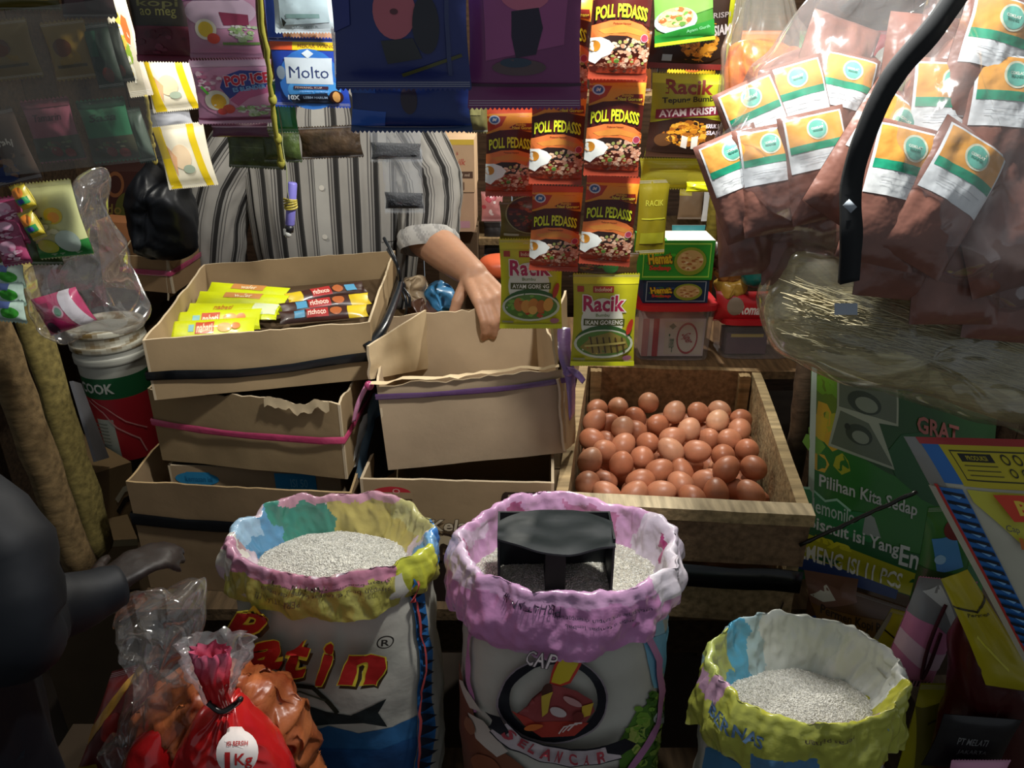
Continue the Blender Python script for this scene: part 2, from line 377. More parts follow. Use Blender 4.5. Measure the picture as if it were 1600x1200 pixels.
def open_box(name, rim, zt, zb, label, cat='box', group=None, col=CARD, th=.004, seed=0, tear=.004, amp=.003, prints=None, tops=(0, 0, 0, 0), edge='#c4b294', taper=.0, incol=None):
    """rim: FL, FR, BR, BL ground points (x, y)"""
    c = sum((V((p[0], p[1], 0)) for p in rim), V()) / 4; o = empty(name, (c.x, c.y, zb), label, cat, group); mb = MB(); fs = []
    r = [V((p[0], p[1], 0)) for p in rim]
    for i in range(4):
        A, B = r[i], r[(i + 1) % 4]; inn = V((0, 0, 1)).cross(B - A).normalized(); inn = inn if inn.dot(c - (A + B) / 2) > 0 else -inn
        fs.append(wall(mb, A, B, zb, zt + tops[i], inn, th, col, edge, seed + i * 5, amp, tear, lean=taper))
    mb.hexa([V((p.x, p.y, zb)) .lerp(V((c.x, c.y, zb)), .015) for p in r] + [V((p.x, p.y, zb + th)).lerp(V((c.x, c.y, zb + th)), .015) for p in r], col)
    if prints:
        mb.decal(lambda x, y: fs[0](x, 1 - y, 0), prints, lift=.0006, flip=1, cut=14)
    b = mb.build('box_body', M_CARD(), o)
    o['_'] = 0; del o['_']
    return o, fs, r
def band(o, r, z, wd, col, name='strap', m=None, off=.003, sag=.004, seed=0, tube=False, sides=(0, 1, 2, 3), tilt=0, thick=.0007):
    c = sum(r, V()) / 4; pts = []
    for i in sides:
        A, B = r[i], r[(i + 1) % 4]; ex = ((A - c).normalized() * off * 1.5)
        for k in range(9 if i == sides[-1] else 8):
            p = A.lerp(B, k / 8); p = p + (p - c).normalized() * off * 1.6
            pts.append(V((p.x, p.y, z + tilt * (k / 8 if i == 0 else 0) + sag * noise.noise(V((p.x * 8 + seed, p.y * 8, seed))) - (sag * 1.5 * math.sin(PI * k / 8) if i == 0 else 0))))
    mb = MB(); n = len(pts); A = []
    for i, p in enumerate(pts):
        out = (p - V((c.x, c.y, p.z))).normalized(); wv = wd * (1 + .25 * noise.noise(p * 25 + V((seed, 0, 0))))
        A.append([p + V((0, 0, -wv / 2)), p + out * thick * 2 + V((0, 0, -wv / 4)), p + out * thick + V((0, 0, 0)), p + out * thick * 2.4 + V((0, 0, wv / 4)), p + V((0, 0, wv / 2))])
    b = 0
    for q in A: mb.v += [tuple(x) for x in q]
    for i in range(n - 1):
        for k in range(4): mb.f.append((i * 5 + k, i * 5 + 5 + k, i * 5 + 6 + k, i * 5 + 1 + k)); mb.c.append(C(col))
    return mb.build(name, m or M_SHEET(), o)
def xy(p): return (p.x, p.y)
def boxrim(fl, fr, zt, depth, skew=0.0, wid=1.0):
    a = PZ(*fl, zt); b = PZ(*fr, zt); d = (b - a); n = V((-d.y, d.x, 0)).normalized(); n = n if n.y > 0 else -n; dd = d.normalized()
    return [xy(a), xy(b), xy(b + n * depth + dd * skew), xy(a + n * depth + dd * skew)]
def beam(mb, p0, p1, w_, t_, col, side=V((1, 0, 0))):
    p0 = V(p0); p1 = V(p1); d = (p1 - p0).normalized(); s = (side - d * side.dot(d)).normalized(); n = d.cross(s)
    q = [[p + s * a * w_ / 2 + n * b * t_ / 2 for a, b in ((-1, -1), (1, -1), (1, 1), (-1, 1))] for p in (p0, p1)]
    return mb.hexa(q[0] + q[1], col)
# ================================================================ setting
TZ = .62
def struct(name, mb, m, kind='structure'):
    o = mb.build(name, m, None); o['kind'] = kind; return o
mb = MB(); mb.box((0, 1.6, -.02), (4.4, 5.2, .04), '#3a3129'); struct('floor', mb, material('packed_earth_floor', rough=.95, var=.4, vscale=5, bump=.5, bscale=20))
mb = MB()
for i in range(22): mb.box((-2.1 + i * .2, 3.42, 1.2), (.194, .03, 2.4), mix('#4a3626', '#2e2118', (i * 37 % 10) / 10))
struct('wall_back', mb, M_WOOD())
mb = MB()
for i in range(12): mb.box((-1.62, 1.0 + i * .2, 1.2), (.03, .194, 2.4), mix('#3f3020', '#2b2016', (i * 53 % 10) / 10))
struct('wall_left', mb, M_WOOD())
mb = MB()
for i in range(12): mb.box((1.72, 1.0 + i * .2, 1.2), (.03, .194, 2.4), mix('#3f3020', '#2b2016', (i * 71 % 10) / 10))
struct('wall_right', mb, M_WOOD())
mb = MB(); mb.box((0, 2.1, 2.44), (3.6, 2.9, .03), '#6a6660'); struct('ceiling', mb, M_PLAIN())
# counter table
t = empty('counter_table', (0, 1.5, 0), 'low dark wooden counter table under the cardboard boxes and egg crate', 'table')
mb = MB()
for i in range(5): mb.box((-.04, 1.155 + i * .125, TZ - .0135), (1.28, .118, .025), mix('#5b4a35', '#40321f', (i * 37 % 10) / 10))
mb.build('tabletop', M_WOODX(), t)
MB().box((-.04, 1.13, TZ - .075), (1.24, .03, .09), '#3b2d1e').build('apron', M_WOODX(), t)
for x in (-.62, .0, .54):
    for y in (1.15, 1.66): MB().box((x, y, (TZ - .03) / 2), (.06, .06, TZ - .03), '#3b2d1e').build('leg', M_WOOD(), t)
t = empty('sack_bench', (0.10, .85, 0), 'low wooden bench carrying the open rice sacks', 'bench')
mb = MB()
for i in range(3): mb.box((.10, .74 + i * .12, .33), (.98, .11, .03), '#4a3b29')
mb.build('seat_boards', M_WOODX(), t)
for x in (-.33, .53): MB().box((x, .86, .1575), (.05, .3, .315), '#3b2d1e').build('leg', M_WOOD(), t)
# leaning posts at left
def rnd_beam(name, a, b, w_, t_, col, label, cat='post', m=None, seg=14):
    a = V(a); b = V(b); mb = MB(); pts = [a.lerp(b, i / seg) + V((noise.noise(V((i * .5, w_ * 90, 0))), 0, 0)) * .006 for i in range(seg + 1)]
    mb.tube(pts, [w_ / 2 * (1 + .08 * noise.noise(V((i * .7, 3, w_ * 60)))) for i in range(seg + 1)], col, 10, True, t_ / w_)
    return tag(mb.build(name, m or M_WOOD()), label, cat)
rnd_beam('wooden_post', P(-60, 380, 1.02), P(128, 890, 1.06), .058, .045, '#6d5a3c', 'rough brown timber post leaning at the left edge, the nearer one')
rnd_beam('wooden_post', P(28, 420, 1.16), P(160, 860, 1.2), .07, .03, '#6e6236', 'flat yellowish timber plank leaning behind the nearer left post')
rnd_beam('wooden_post', V((P(1118, 300, 1.93).x, 1.93, .826)), V((P(1118, 300, 1.93).x + .012, 1.93, 2.4)), .032, .03, '#7a6a28', 'thin yellowish upright post between the hanging packets and bright shelf', m=M_WOOD())
rnd_beam('wooden_post', P(1262, 540, 1.32), P(1232, 800, 1.3), .03, .035, '#4a3b2c', 'narrow dark wooden post between egg crate and green biscuit pack')
# ---------------------------------------------------------------- egg crate
CZ = .858
c0 = [PZ(870, 782, CZ), PZ(1270, 802, CZ), PZ(1192, 575, CZ), PZ(868, 566, CZ)]
fl, fr = V(c0[0]), V(c0[1]); ex = (fr - fl).normalized(); ey = V((-ex.y, ex.x, 0)); CW = .415; CD = .585
fl = fr - ex * CW
# follow the photographed right-hand rail
ang = (PZ(1185, 572, CZ) - fr); ang = math.atan2(ang.dot(ex), ang.dot(ey)); eyd = (ey * math.cos(ang) + ex * math.sin(ang)).normalized()
def CP(a, b, z): p = fl + ex * (a * CW) + eyd * (b * CD); return V((p.x, p.y, z))
crate = empty('egg_crate', CP(.5, .5, TZ), 'old wooden crate filled with brown eggs', 'crate')
wc = ['#8e7450', '#7d6444', '#9a835f', '#6f5638']
def plank(name, a0, b0, a1, b1, z0, z1, th, col, m, par=crate, dirn=1):
    A = CP(a0, b0, 0); B = CP(a1, b1, 0); d = (B - A).normalized(); n = V((-d.y, d.x, 0)) * th * dirn; mb = MB(); nu = 16
    lo = []; 
    def g(u, k, z): return A.lerp(B, u) + n * k + V((0, 0, z))
    def f(u, v, k): return g(u, k, z0 + (z1 - z0) * v) + V((noise.noise(V((u * 3, v * 2, z0 * 9))), noise.noise(V((u * 3, v, z0 * 7 + 5))), (noise.noise(V((u * 5, 1, z0 * 20 + a0))) if v > .5 else 0))) * .0018
    mb.grid(lambda u, v: f(u, v, 0), nu, 3, col); mb.grid(lambda u, v: f(1 - u, v, 1), nu, 3, col); mb.grid(lambda u, v: f(u, 1, v), nu, 1, mix(col, '#b09a72', .3)); mb.grid(lambda u, v: f(u, 0, 1 - v), nu, 1, col)
    mb.grid(lambda u, v: f(0, v, 1 - u), 1, 3, col); mb.grid(lambda u, v: f(1, v, u), 1, 3, col)
    return mb.build(name, m, par)
TH = .02
# front: upper board, dark strap gap, lower board
fp = plank('front_board', 0, 0, 1, 0, .752, CZ - .022, TH, '#705a43', M_WOODX())
plank('front_board', 0, 0, .985, 0, .632, .70, TH, '#8c7859', M_WOODX())
mb = MB(); q = [CP(-.008, -.012, CZ - .022), CP(1.008, -.012, CZ - .022), CP(1.008, .05, CZ - .022), CP(-.008, .05, CZ - .022)]
def railf(u, v, z): return q[0].lerp(q[1], u).lerp(q[3].lerp(q[2], u), v) + V((0, 0, z + .001 * noise.noise(V((u * 9, v * 3, 1)))))
mb.grid(lambda u, v: railf(u, v, .022), 20, 3, '#b5a688'); mb.grid(lambda u, v: railf(u, 0, .022 * v), 20, 2, '#94805c'); mb.grid(lambda u, v: railf(1 - u, 1, .022 * v), 20, 2, '#94805c'); mb.grid(lambda u, v: railf(1, u, .022 * v), 3, 1, '#94805c'); mb.grid(lambda u, v: railf(0, u, .022 * v), 3, 1, '#94805c'); mb.grid(lambda u, v: railf(u, v, 0), 20, 3, '#94805c')
mb.build('front_rail', M_WOODX(), crate)
strip([CP(u / 20, -.012 - .004 * math.sin(u), .727 + .003 * noise.noise(V((u * .4, 0, 0)))) for u in range(-1, 21)], .044, .001, col='#0d1216', mb=(mb := MB())); mb.build('black_rubber_strap', M_BLACK(), crate)
for a, dn in ((0, -1), (1 - TH / CW, -1)):
    plank('side_board', a, .04, a, 1, .632, CZ - (.0 if a == 0 else .0), TH, '#a3906b' if a else '#9a835f', M_WOOD(), dirn=-1)
plank('back_board', 0, 1, 1, 1, .632, CZ + .0, TH, '#86694a', M_WOODX())
for a in (.02 + TH / CW, .93 - TH / CW): plank('corner_post', a, .955, a + .06, .955, .64, CZ - .002, .02, '#8d744f', M_WOOD())
for b in (.036, .955): pass
q = [CP(.01, .01, .632), CP(.99, .01, .632), CP(.99, .99, .632), CP(.01, .99, .632)]
MB().hexa([p - V((0, 0, .008)) for p in q] + q, '#5e4a33').build('crate_floor', M_WOOD(), crate)
mb = MB(); mb.decal(lambda x, y: CP(.93 + x * .02, -.001, .68 - y * .03), [('l', [(.9, 0), (.4, .8)], .14, '#2a2018'), ('l', [(.1, 1.2), (1, 1.15)], .1, '#2a2018')], cut=1, lift=.0026); mb.build('pen_mark', M_PAPER(), crate)
# rear shelf behind the crate
SHZ = .826
t = empty('rear_shelf', (.52, 1.9, 0), 'low wooden shelf behind the egg crate carrying the plastic jars', 'shelf')
MB().box((.53, 1.90, SHZ - .01), (.86, .40, .02), '#6d543a').build('shelf_board', M_WOODX(), t)
for x in (.13, .93):
    for y in (1.74, 2.06): MB().box((x, y, (SHZ - .02) / 2), (.04, .04, SHZ - .02), '#4a3826').build('leg', M_WOOD(), t)
# ---------------------------------------------------------------- eggs
me_egg = MB()
def eggf(u, v):
    a = PI * v; z = -math.cos(a); r = math.sin(a) * (1 - .11 * z); return V((r * .0235 * math.cos(2 * PI * u), r * .0235 * math.sin(2 * PI * u), z * .029))
EGGM = material('egg_shell', rough=.42, var=.10, vscale=60, bump=.06, bscale=300, spec=.45, sss=.08)
def eggmesh(col):
    m = MB().grid(eggf, 22, 14, col, wrap=True); o = m.build('egg', EGGM, origin=V((0, 0, 0))); me = o.data; bpy.data.objects.remove(o); return me
eggm = [eggmesh(c_) for c_ in ('#b97a5a', '#ad6c4c', '#c48c6c', '#b57252', '#d6a27e')]
raw = [(180,262),(268,253),(397,235),(510,270),(598,272),(690,268),(345,293),(438,328),(678,315),(775,302),(160,315),(283,342),(570,343),(770,345),(163,385),(345,350),(498,378),(645,378),(730,385),(220,430),(297,405),(397,400),(800,425),(605,433),(497,438),(697,448),(157,470),(373,460),(282,490),(450,520),(552,515),(625,540),(710,512),(820,512),(147,570),(222,552),(367,560),(525,568),(765,570),(225,598),(330,600),(450,600),(567,612),(675,600),(815,605),(225,380),(230,325),(380,240)]
raw = raw[:-1]
eggs = []
low = {(268,253),(180,262),(345,293),(230,325),(345,350),(225,380),(625,540),(765,570),(222,552),(438,328),(645,378),(552,515)}
for (x, y) in raw:
    px, py = 860 + x * .3833, 540 + y * .3833; z = .783 if (x, y) in low else .806
    if y > 540: z -= .004
    p = PZ(px, py, z); eggs.append([p, True])
rn = random.Random(3)
for lay, zz in ((0, .752),):
    for i in range(6):
        for j in range(10):
            p = CP(.14 + i * .14 + (.05 if (j + lay) % 2 else 0), .09 + j * .092, zz); eggs.append([p, False])
def clampc(p):
    d = V((p.x, p.y, 0)) - V((fl.x, fl.y, 0)); b = d.dot(ey) / eyd.dot(ey) ; a = (d - eyd * b).dot(ex); r = .028
    a2 = min(max(a, TH + r), CW - TH - r); b2 = min(max(b, TH + r), CD - TH - r - .02); p.x += (ex * (a2 - a) + eyd * (b2 - b)).x; p.y += (ex * (a2 - a) + eyd * (b2 - b)).y
for it in range(110):
    for i in range(len(eggs)):
        for j in range(i + 1, len(eggs)):
            d = eggs[i][0] - eggs[j][0]; L = d.length
            if 1e-6 < L < .050:
                k = d / L * (.050 - L); wi = .25 if eggs[i][1] else 1; wj = .25 if eggs[j][1] else 1; eggs[i][0] += k * wi / (wi + wj) * .6; eggs[j][0] -= k * wj / (wi + wj) * .6
    for e in eggs:
        clampc(e[0]); e[0].z = min(max(e[0].z, .665 if not e[1] else .77), .752 if not e[1] else .812)
special = {2: 'brown egg at the very back of the crate, topmost against the back board', 8: 'largest pale tan egg near the back right of the crate', 33: 'round dark brown egg against the right side board of the crate', 28: 'upright orange-brown egg standing on end at the left of the pile', 44: 'brown egg tucked in the front right corner of the crate'}
for i, (p, top) in enumerate(eggs):
    o = bpy.data.objects.new('egg', eggm[4 if i == 8 else rn.choice((0, 0, 1, 2, 3))]); COL.objects.link(o); o.location = p
    o.rotation_euler = (rn.uniform(.6, 1.7), rn.uniform(-.4, .4), rn.uniform(0, 6.28))
    if i == 28: o.rotation_euler = (.3, .1, 0)
    tag(o, special.get(i, ('brown hen egg piled in the top layer of the wooden crate' if top else 'brown hen egg under the top layer in the wooden crate') if i not in special else None), 'egg', 'eggs in the wooden crate' if top else 'lower eggs in the wooden crate')
# ---------------------------------------------------------------- left stack of boxes
# D bottom
rD = boxrim((196, 752), (549, 770), .85, .47, skew=-.045)
D, fD, gD = open_box('open_carton', rD, .85, TZ, 'large open cardboard box at the bottom of the left stack, bound with a black band', seed=1, col='#8c7659', tear=.003, edge='#a8906a', amp=.004)
band(D, gD, .775, .024, '#15171a', 'black_band', M_BLACK(), seed=2)
rE = boxrim((262, 727), (530, 735), .848, .30)
E, fE, gE = open_box('printed_carton', [(p[0], p[1] ) for p in rE], .848, TZ + .006, 'cardboard box with blue printed labels standing inside the bottom left box', seed=3, amp=.001, tear=0,
    prints=[('e', .16, .12, .13, .065, '#2f86b4'), ('r', .1, .055, .24, .185, '#2f86b4'), ('t', 'kemasan isi', .17, .12, .16, .05, '#1f6793'), ('r', .62, .04, .86, .2, '#2d87b8'), ('t', 'ISI 50', .76, .13, .1, .08, '#6fb0d0'), ('r', .56, .25, .97, .27, '#3b2c20'), ('r', .56, .25, .567, .5, '#3b2c20'), ('r', .963, .25, .97, .5, '#3b2c20')] + [('r', .58 + i * .018, .29, .588 + i * .018 + (.004 if i % 3 else 0), .5, '#3b2c20') for i in range(20)])
# B middle
rB = boxrim((230, 606), (531, 632), 1.0, .38, skew=-.045)
B_, fB, gB = open_box('open_carton', rB, 1.0, .856, 'middle open cardboard box of the left stack with a torn rim and pink tape', seed=7, col='#97815f', tear=.012, amp=.004)
band(B_, gB, .935, .013, '#c2476f', 'pink_band', M_SHEET(), seed=5, tilt=-.004)
# torn strip folded over
mb = MB(); mb.grid(lambda u, v: fB[0](.62 + u * .33, 1, 0) + V((0, -.004 - .004 * v, .004 - .016 * v * (1 + .5 * noise.noise(V((u * 9, v, 2)))))), 18, 3, '#b8a584'); mb.build('torn_flap', M_CARD(), B_)
# A top
zA = 1.112
rA = [xy(PZ(222, 532, zA)), xy(PZ(578, 503, zA)), xy(PZ(617, 391, zA)), xy(PZ(318, 413, zA))]
A_, fA, gA = open_box('open_carton', rA, zA, 1.006, 'topmost open cardboard box of the left stack holding wafer snacks, tied with black plastic', seed=11, col='#a18a68', tear=.003, amp=.003)
band(A_, gA, 1.052, .016, '#0e1013', 'black_plastic_band', M_BLACK(), seed=9, sag=.008, off=.004, sides=(3, 0, 1))
mb = MB(); k0 = P(612, 470, 1.36)
mb.tube(smoothpts([P(575, 545, 1.24), P(600, 510, 1.3), P(620, 462, 1.44), P(626, 440, 1.52)]), [.011 - .0003 * i for i in range(19)], '#101820', 8)
for e in ((600, 372, 1.55), (640, 480, 1.5), (606, 390, 1.6), (632, 500, 1.52)): mb.tube(smoothpts([P(626, 446, 1.52), P((626 + e[0]) / 2 + 6, (446 + e[1]) / 2, 1.5), P(*e)]), .0035, '#101820', 6)
mb.ball(P(626, 446, 1.52), .011, '#101820'); mb.build('band_knot', M_BLACK(), A_)
# ---------------------------------------------------------------- middle boxes
zG = .874
rG = boxrim((562, 748), (866, 755), zG, .40)
cK = '#3c2f27'
G, fG, gG = open_box('printed_carton', rG, zG, TZ, 'printed biscuit carton marked PACK with brown lower half, under the tilted box', seed=13, col='#a08a69', tear=.002, amp=.0015, th=.005,
    prints=[('r', 0, .60, 1, 1, '#2b211d'), ('e', .16, .10, .1, .045, '#b8333b'), ('r', .10, .1, .27, .15, '#a08a69'), ('t', 'O', .185, .09, .04, .04, '#d8a59c'), ('e', .755, .125, .025, .055, cK), ('e', .905, .125, .025, .055, cK), ('r', .75, .07, .91, .18, cK), ('t', 'PACK', .83, .125, .13, .07, '#c0b093', {'b': .03}),
            ('t', 'Kelapa', .5, .36, .30, .12, '#d5c7aa', {'b': .02, 'out': [('#4a3a2c', .03, 0, 0)], 'sh': .2, 'rot': -.05}), ('t', 'reo', .58, .53, .5, .2, '#c9b896', {'b': .05, 'out': [('#3a2c22', .05, 0, 0)]}), ('t', 'Coconut', .6, .72, .3, .08, '#a89474', {'sh': .3})])
zF = 1.045
rF = boxrim((588, 592), (882, 580), zF, .34)
a_, b_ = V((*rF[0], 0)), V((*rF[1], 0)); cc_ = (V((*rF[2], 0)) + V((*rF[3], 0))) / 2; sh = (b_ - a_) * .5
rF = [rF[0], rF[1], rF[2], rF[3]]
Fo, fF, gF = open_box('open_carton', rF, zF, zG + .012, 'plain open cardboard box with a purple band, its rim held by the shopkeeper', seed=17, col='#ab967a', tear=.007, amp=.003, tops=(0, .012, .008, .006), taper=.0)
band(Fo, gF, zF - .018, .010, '#5a3c66', 'purple_band', M_SHEET(), seed=3, sides=(0,), sag=.003)
Fo.rotation_euler = (0, -.055, 0); Fo.location.z -= .006; Fo.location.x += .008
# front lip folded outward, left and right flaps
mb = MB(); mb.grid(lambda u, v: fF[0](u, 1, 0) + V((0, .004 - .012 * v, .003 + .004 * v * noise.noise(V((u * 12, 0, 4))))), 24, 3, '#c9b491'); mb.build('rim_lip', M_CARD(), Fo)
def flap(par, pts, col, th=.004, seed=0, name='flap'):
    a, b, c, d = [V(p) for p in pts]; n = (b - a).cross(d - a).normalized() * th; mb = MB()
    f = lambda u, v, k=0: a.lerp(b, u).lerp(d.lerp(c, u), v) + n * k + n.normalized() * .004 * noise.noise(V((u * 3, v * 3, seed)))
    mb.grid(lambda u, v: f(u, v, 0), 10, 8, col); mb.grid(lambda u, v: f(1 - u, v, 1), 10, 8, col)
    for g in (lambda u, v: f(u, 1, v), lambda u, v: f(u, 0, 1 - v)): mb.grid(g, 10, 1, '#c4b294')
    for g in (lambda u, v: f(0, u, v), lambda u, v: f(1, 1 - u, v)): mb.grid(g, 8, 1, '#c4b294')
    return mb.build(name, M_CARD(), par)
flap(Fo, [P(583, 585, 1.19), P(668, 572, 1.5), P(670, 480, 1.5), P(583, 533, 1.19)], '#c2ac88', seed=2)
flap(Fo, [P(876, 590, 1.19), P(890, 560, 1.36), P(893, 462, 1.36), P(872, 520, 1.19)], '#9e8763', seed=4)
flap(Fo, [P(880, 600, 1.17), P(905, 585, 1.3), P(897, 700, 1.26), P(884, 712, 1.17)], '#a8906c', seed=6)
mb = MB(); strip(smoothpts([P(893, 520, 1.2), P(893, 560, 1.15), P(900, 600, 1.14), P(898, 660, 1.15)]), .022, .0008, twist=1.2, col='#6f5288', mb=mb); strip(smoothpts([P(895, 585, 1.14), P(910, 592, 1.12), P(921, 606, 1.12)]), .010, .0008, twist=.8, col='#7d6194', mb=mb); mb.ball(P(896, 590, 1.14), .008, '#6f5288'); mb.build('purple_knot', M_SHEET(), Fo)
mb = MB(); strip(smoothpts([P(583, 590, 1.18), P(566, 620, 1.17), P(556, 650, 1.17)]), .008, .0008, twist=1, col='#c583a4', mb=mb); mb.ball(P(584, 595, 1.165), .008, '#a83c6a'); mb.build('pink_string_knot', M_SHEET(), Fo)
# papers and plastic squeezed between the stacks
for i, (x0, y0, x1, y1, col, lb) in enumerate([(556, 690, 585, 640, '#c8c6bc', 'white paper sheet edge squeezed between the left and middle boxes'), (572, 700, 598, 610, '#4a6272', 'blue-grey folded sheet squeezed between the left and middle boxes'), (590, 716, 612, 640, '#15161a', 'black plastic bag stuffed between the left and middle boxes')]):
    a = P(x0, y0 + 40, 1.2); b = P(x1, y1, 1.28); mb = MB(); d = V((.03, .05, .0)); f = lambda u, v: a.lerp(b, v) + d * (u - .5) * (1.6 if i == 2 else 1) + V((0, 0, 0)) + V((noise.noise(V((u * 3, v * 4, i))), noise.noise(V((u * 3, v * 4, i + 7))), 0)) * .008
    mb.grid(f, 6, 12, col); mb.grid(lambda u, v: f(1 - u, v) + V((-.0012, -.0005, 0)), 6, 12, col)
    tag(mb.build('paper_sheet' if i < 2 else 'plastic_bag', M_PAPER() if i < 2 else M_BLACK()), lb, 'paper' if i < 2 else 'bag')
# ---------------------------------------------------------------- snacks in the top box
yp = [('#d9d21a', '#e8e236')] 
def bar(name, A, B, wid, col, items, label, group, cat='snack', hgt=.006, seed=0, tilt=.35, ccol=None):
    A = V(A); B = V(B); d = (B - A).normalized(); up = V((0, -math.sin(tilt), math.cos(tilt))); s = d.cross(V((0, 0, 1))).normalized() * -1
    s = (s * math.cos(tilt) + V((0, 0, 1)) * math.sin(tilt)) ; h = s * wid / 2
    return packet(name, [A + h, B + h, B - h, A - h], col, items, label, cat, group, bulge=hgt, crimp=0, wr=.0022, nx=22, ny=8, seed=seed, cut=12, pinch=.02, crimpcol=ccol)
zi = 1.075
Y5 = [((322, 455), (446, 465)), ((305, 470), (446, 477)), ((290, 486), (437, 487)), ((262, 505), (408, 498)), ((252, 520), (400, 512))]
Y5l = ['yellow wafer snack packet furthest back in the top cardboard box', 'second yellow wafer packet from the back in the top box', 'middle yellow wafer packet with a pale stamp in the top box', 'yellow wafer packet second from the front rim of the top box', 'yellow wafer packet nearest the front rim of the top box']
for i, ((xa, ya), (xb, yb)) in enumerate(Y5):
    it = [('r', .2 + .02 * i, .3, .34, .62, '#8fc6c4'), ('r', .36, .2, .56, .75, '#c94f2c'), ('t', 'nabati', .46, .5, .17, .4, '#f4d9b0', {'b': .03}), ('e', .68, .5, .08, .2, '#e8a23c'), ('e', .8, .45, .05, .16, '#d98236')]
    if i == 2: it = [('r', .72, .1, .98, .75, '#d9e3b8'), ('t', 'nabati', .4, .4, .2, .3, '#c9742c')]
    if i < 2: it = [('r', .3, .02, .72, .35, '#c98a4a'), ('t', 'wafer', .52, .2, .2, .22, '#f0e2c0')]
    bar('wafer_packet', PZ(xa, ya, zi - .004 * i + .012), PZ(xb, yb, zi - .004 * i + .012), .052, '#cdd80e', it, Y5l[i], 'yellow wafer packets in the top box', seed=i, tilt=.5 if i != 2 else .3)
B3 = [((448, 468), (570, 448)), ((438, 484), (578, 466)), ((436, 497), (575, 485))]
B3l = ['brown chocolate bar packet furthest back in the top cardboard box', 'middle brown chocolate bar packet in the top cardboard box', 'brown chocolate bar packet nearest the front rim in the top box']
for i, ((xa, ya), (xb, yb)) in enumerate(B3):
    y_ = (lambda x, y, i=i: C('#d6b81c') if (x > .78 if i else x < .2) else C('#38180f'))
    it = [('r', .3, .15, .55, .85, '#a32524'), ('t', 'richoco', .42, .5, .21, .4, '#e8c9b8', {'b': .03}), ('r', .16 if i else .74, .25, .28 if i else .88, .8, '#4b93b8'), ('e', .64, .5, .07, .3, '#a85a2a')]
    bar('chocolate_bar', PZ(xa, ya, zi - .003 * i + .012), PZ(xb, yb, zi - .003 * i + .012), .032, y_, it, B3l[i], 'brown chocolate bars in the top box', hgt=.008, seed=i + 9, tilt=.5)
# carton liner carrying the snacks
q = [V((p.x, p.y, 1.05)).lerp(V((sum(g.x for g in gA) / 4, sum(g.y for g in gA) / 4, 1.05)), .04) for p in gA]
tag(MB().hexa([p - V((0, 0, .004)) for p in q] + q, '#5c4a36').build('cardboard_liner', M_CARD()), 'flat cardboard sheet under the snacks inside the topmost left box', 'cardboard')
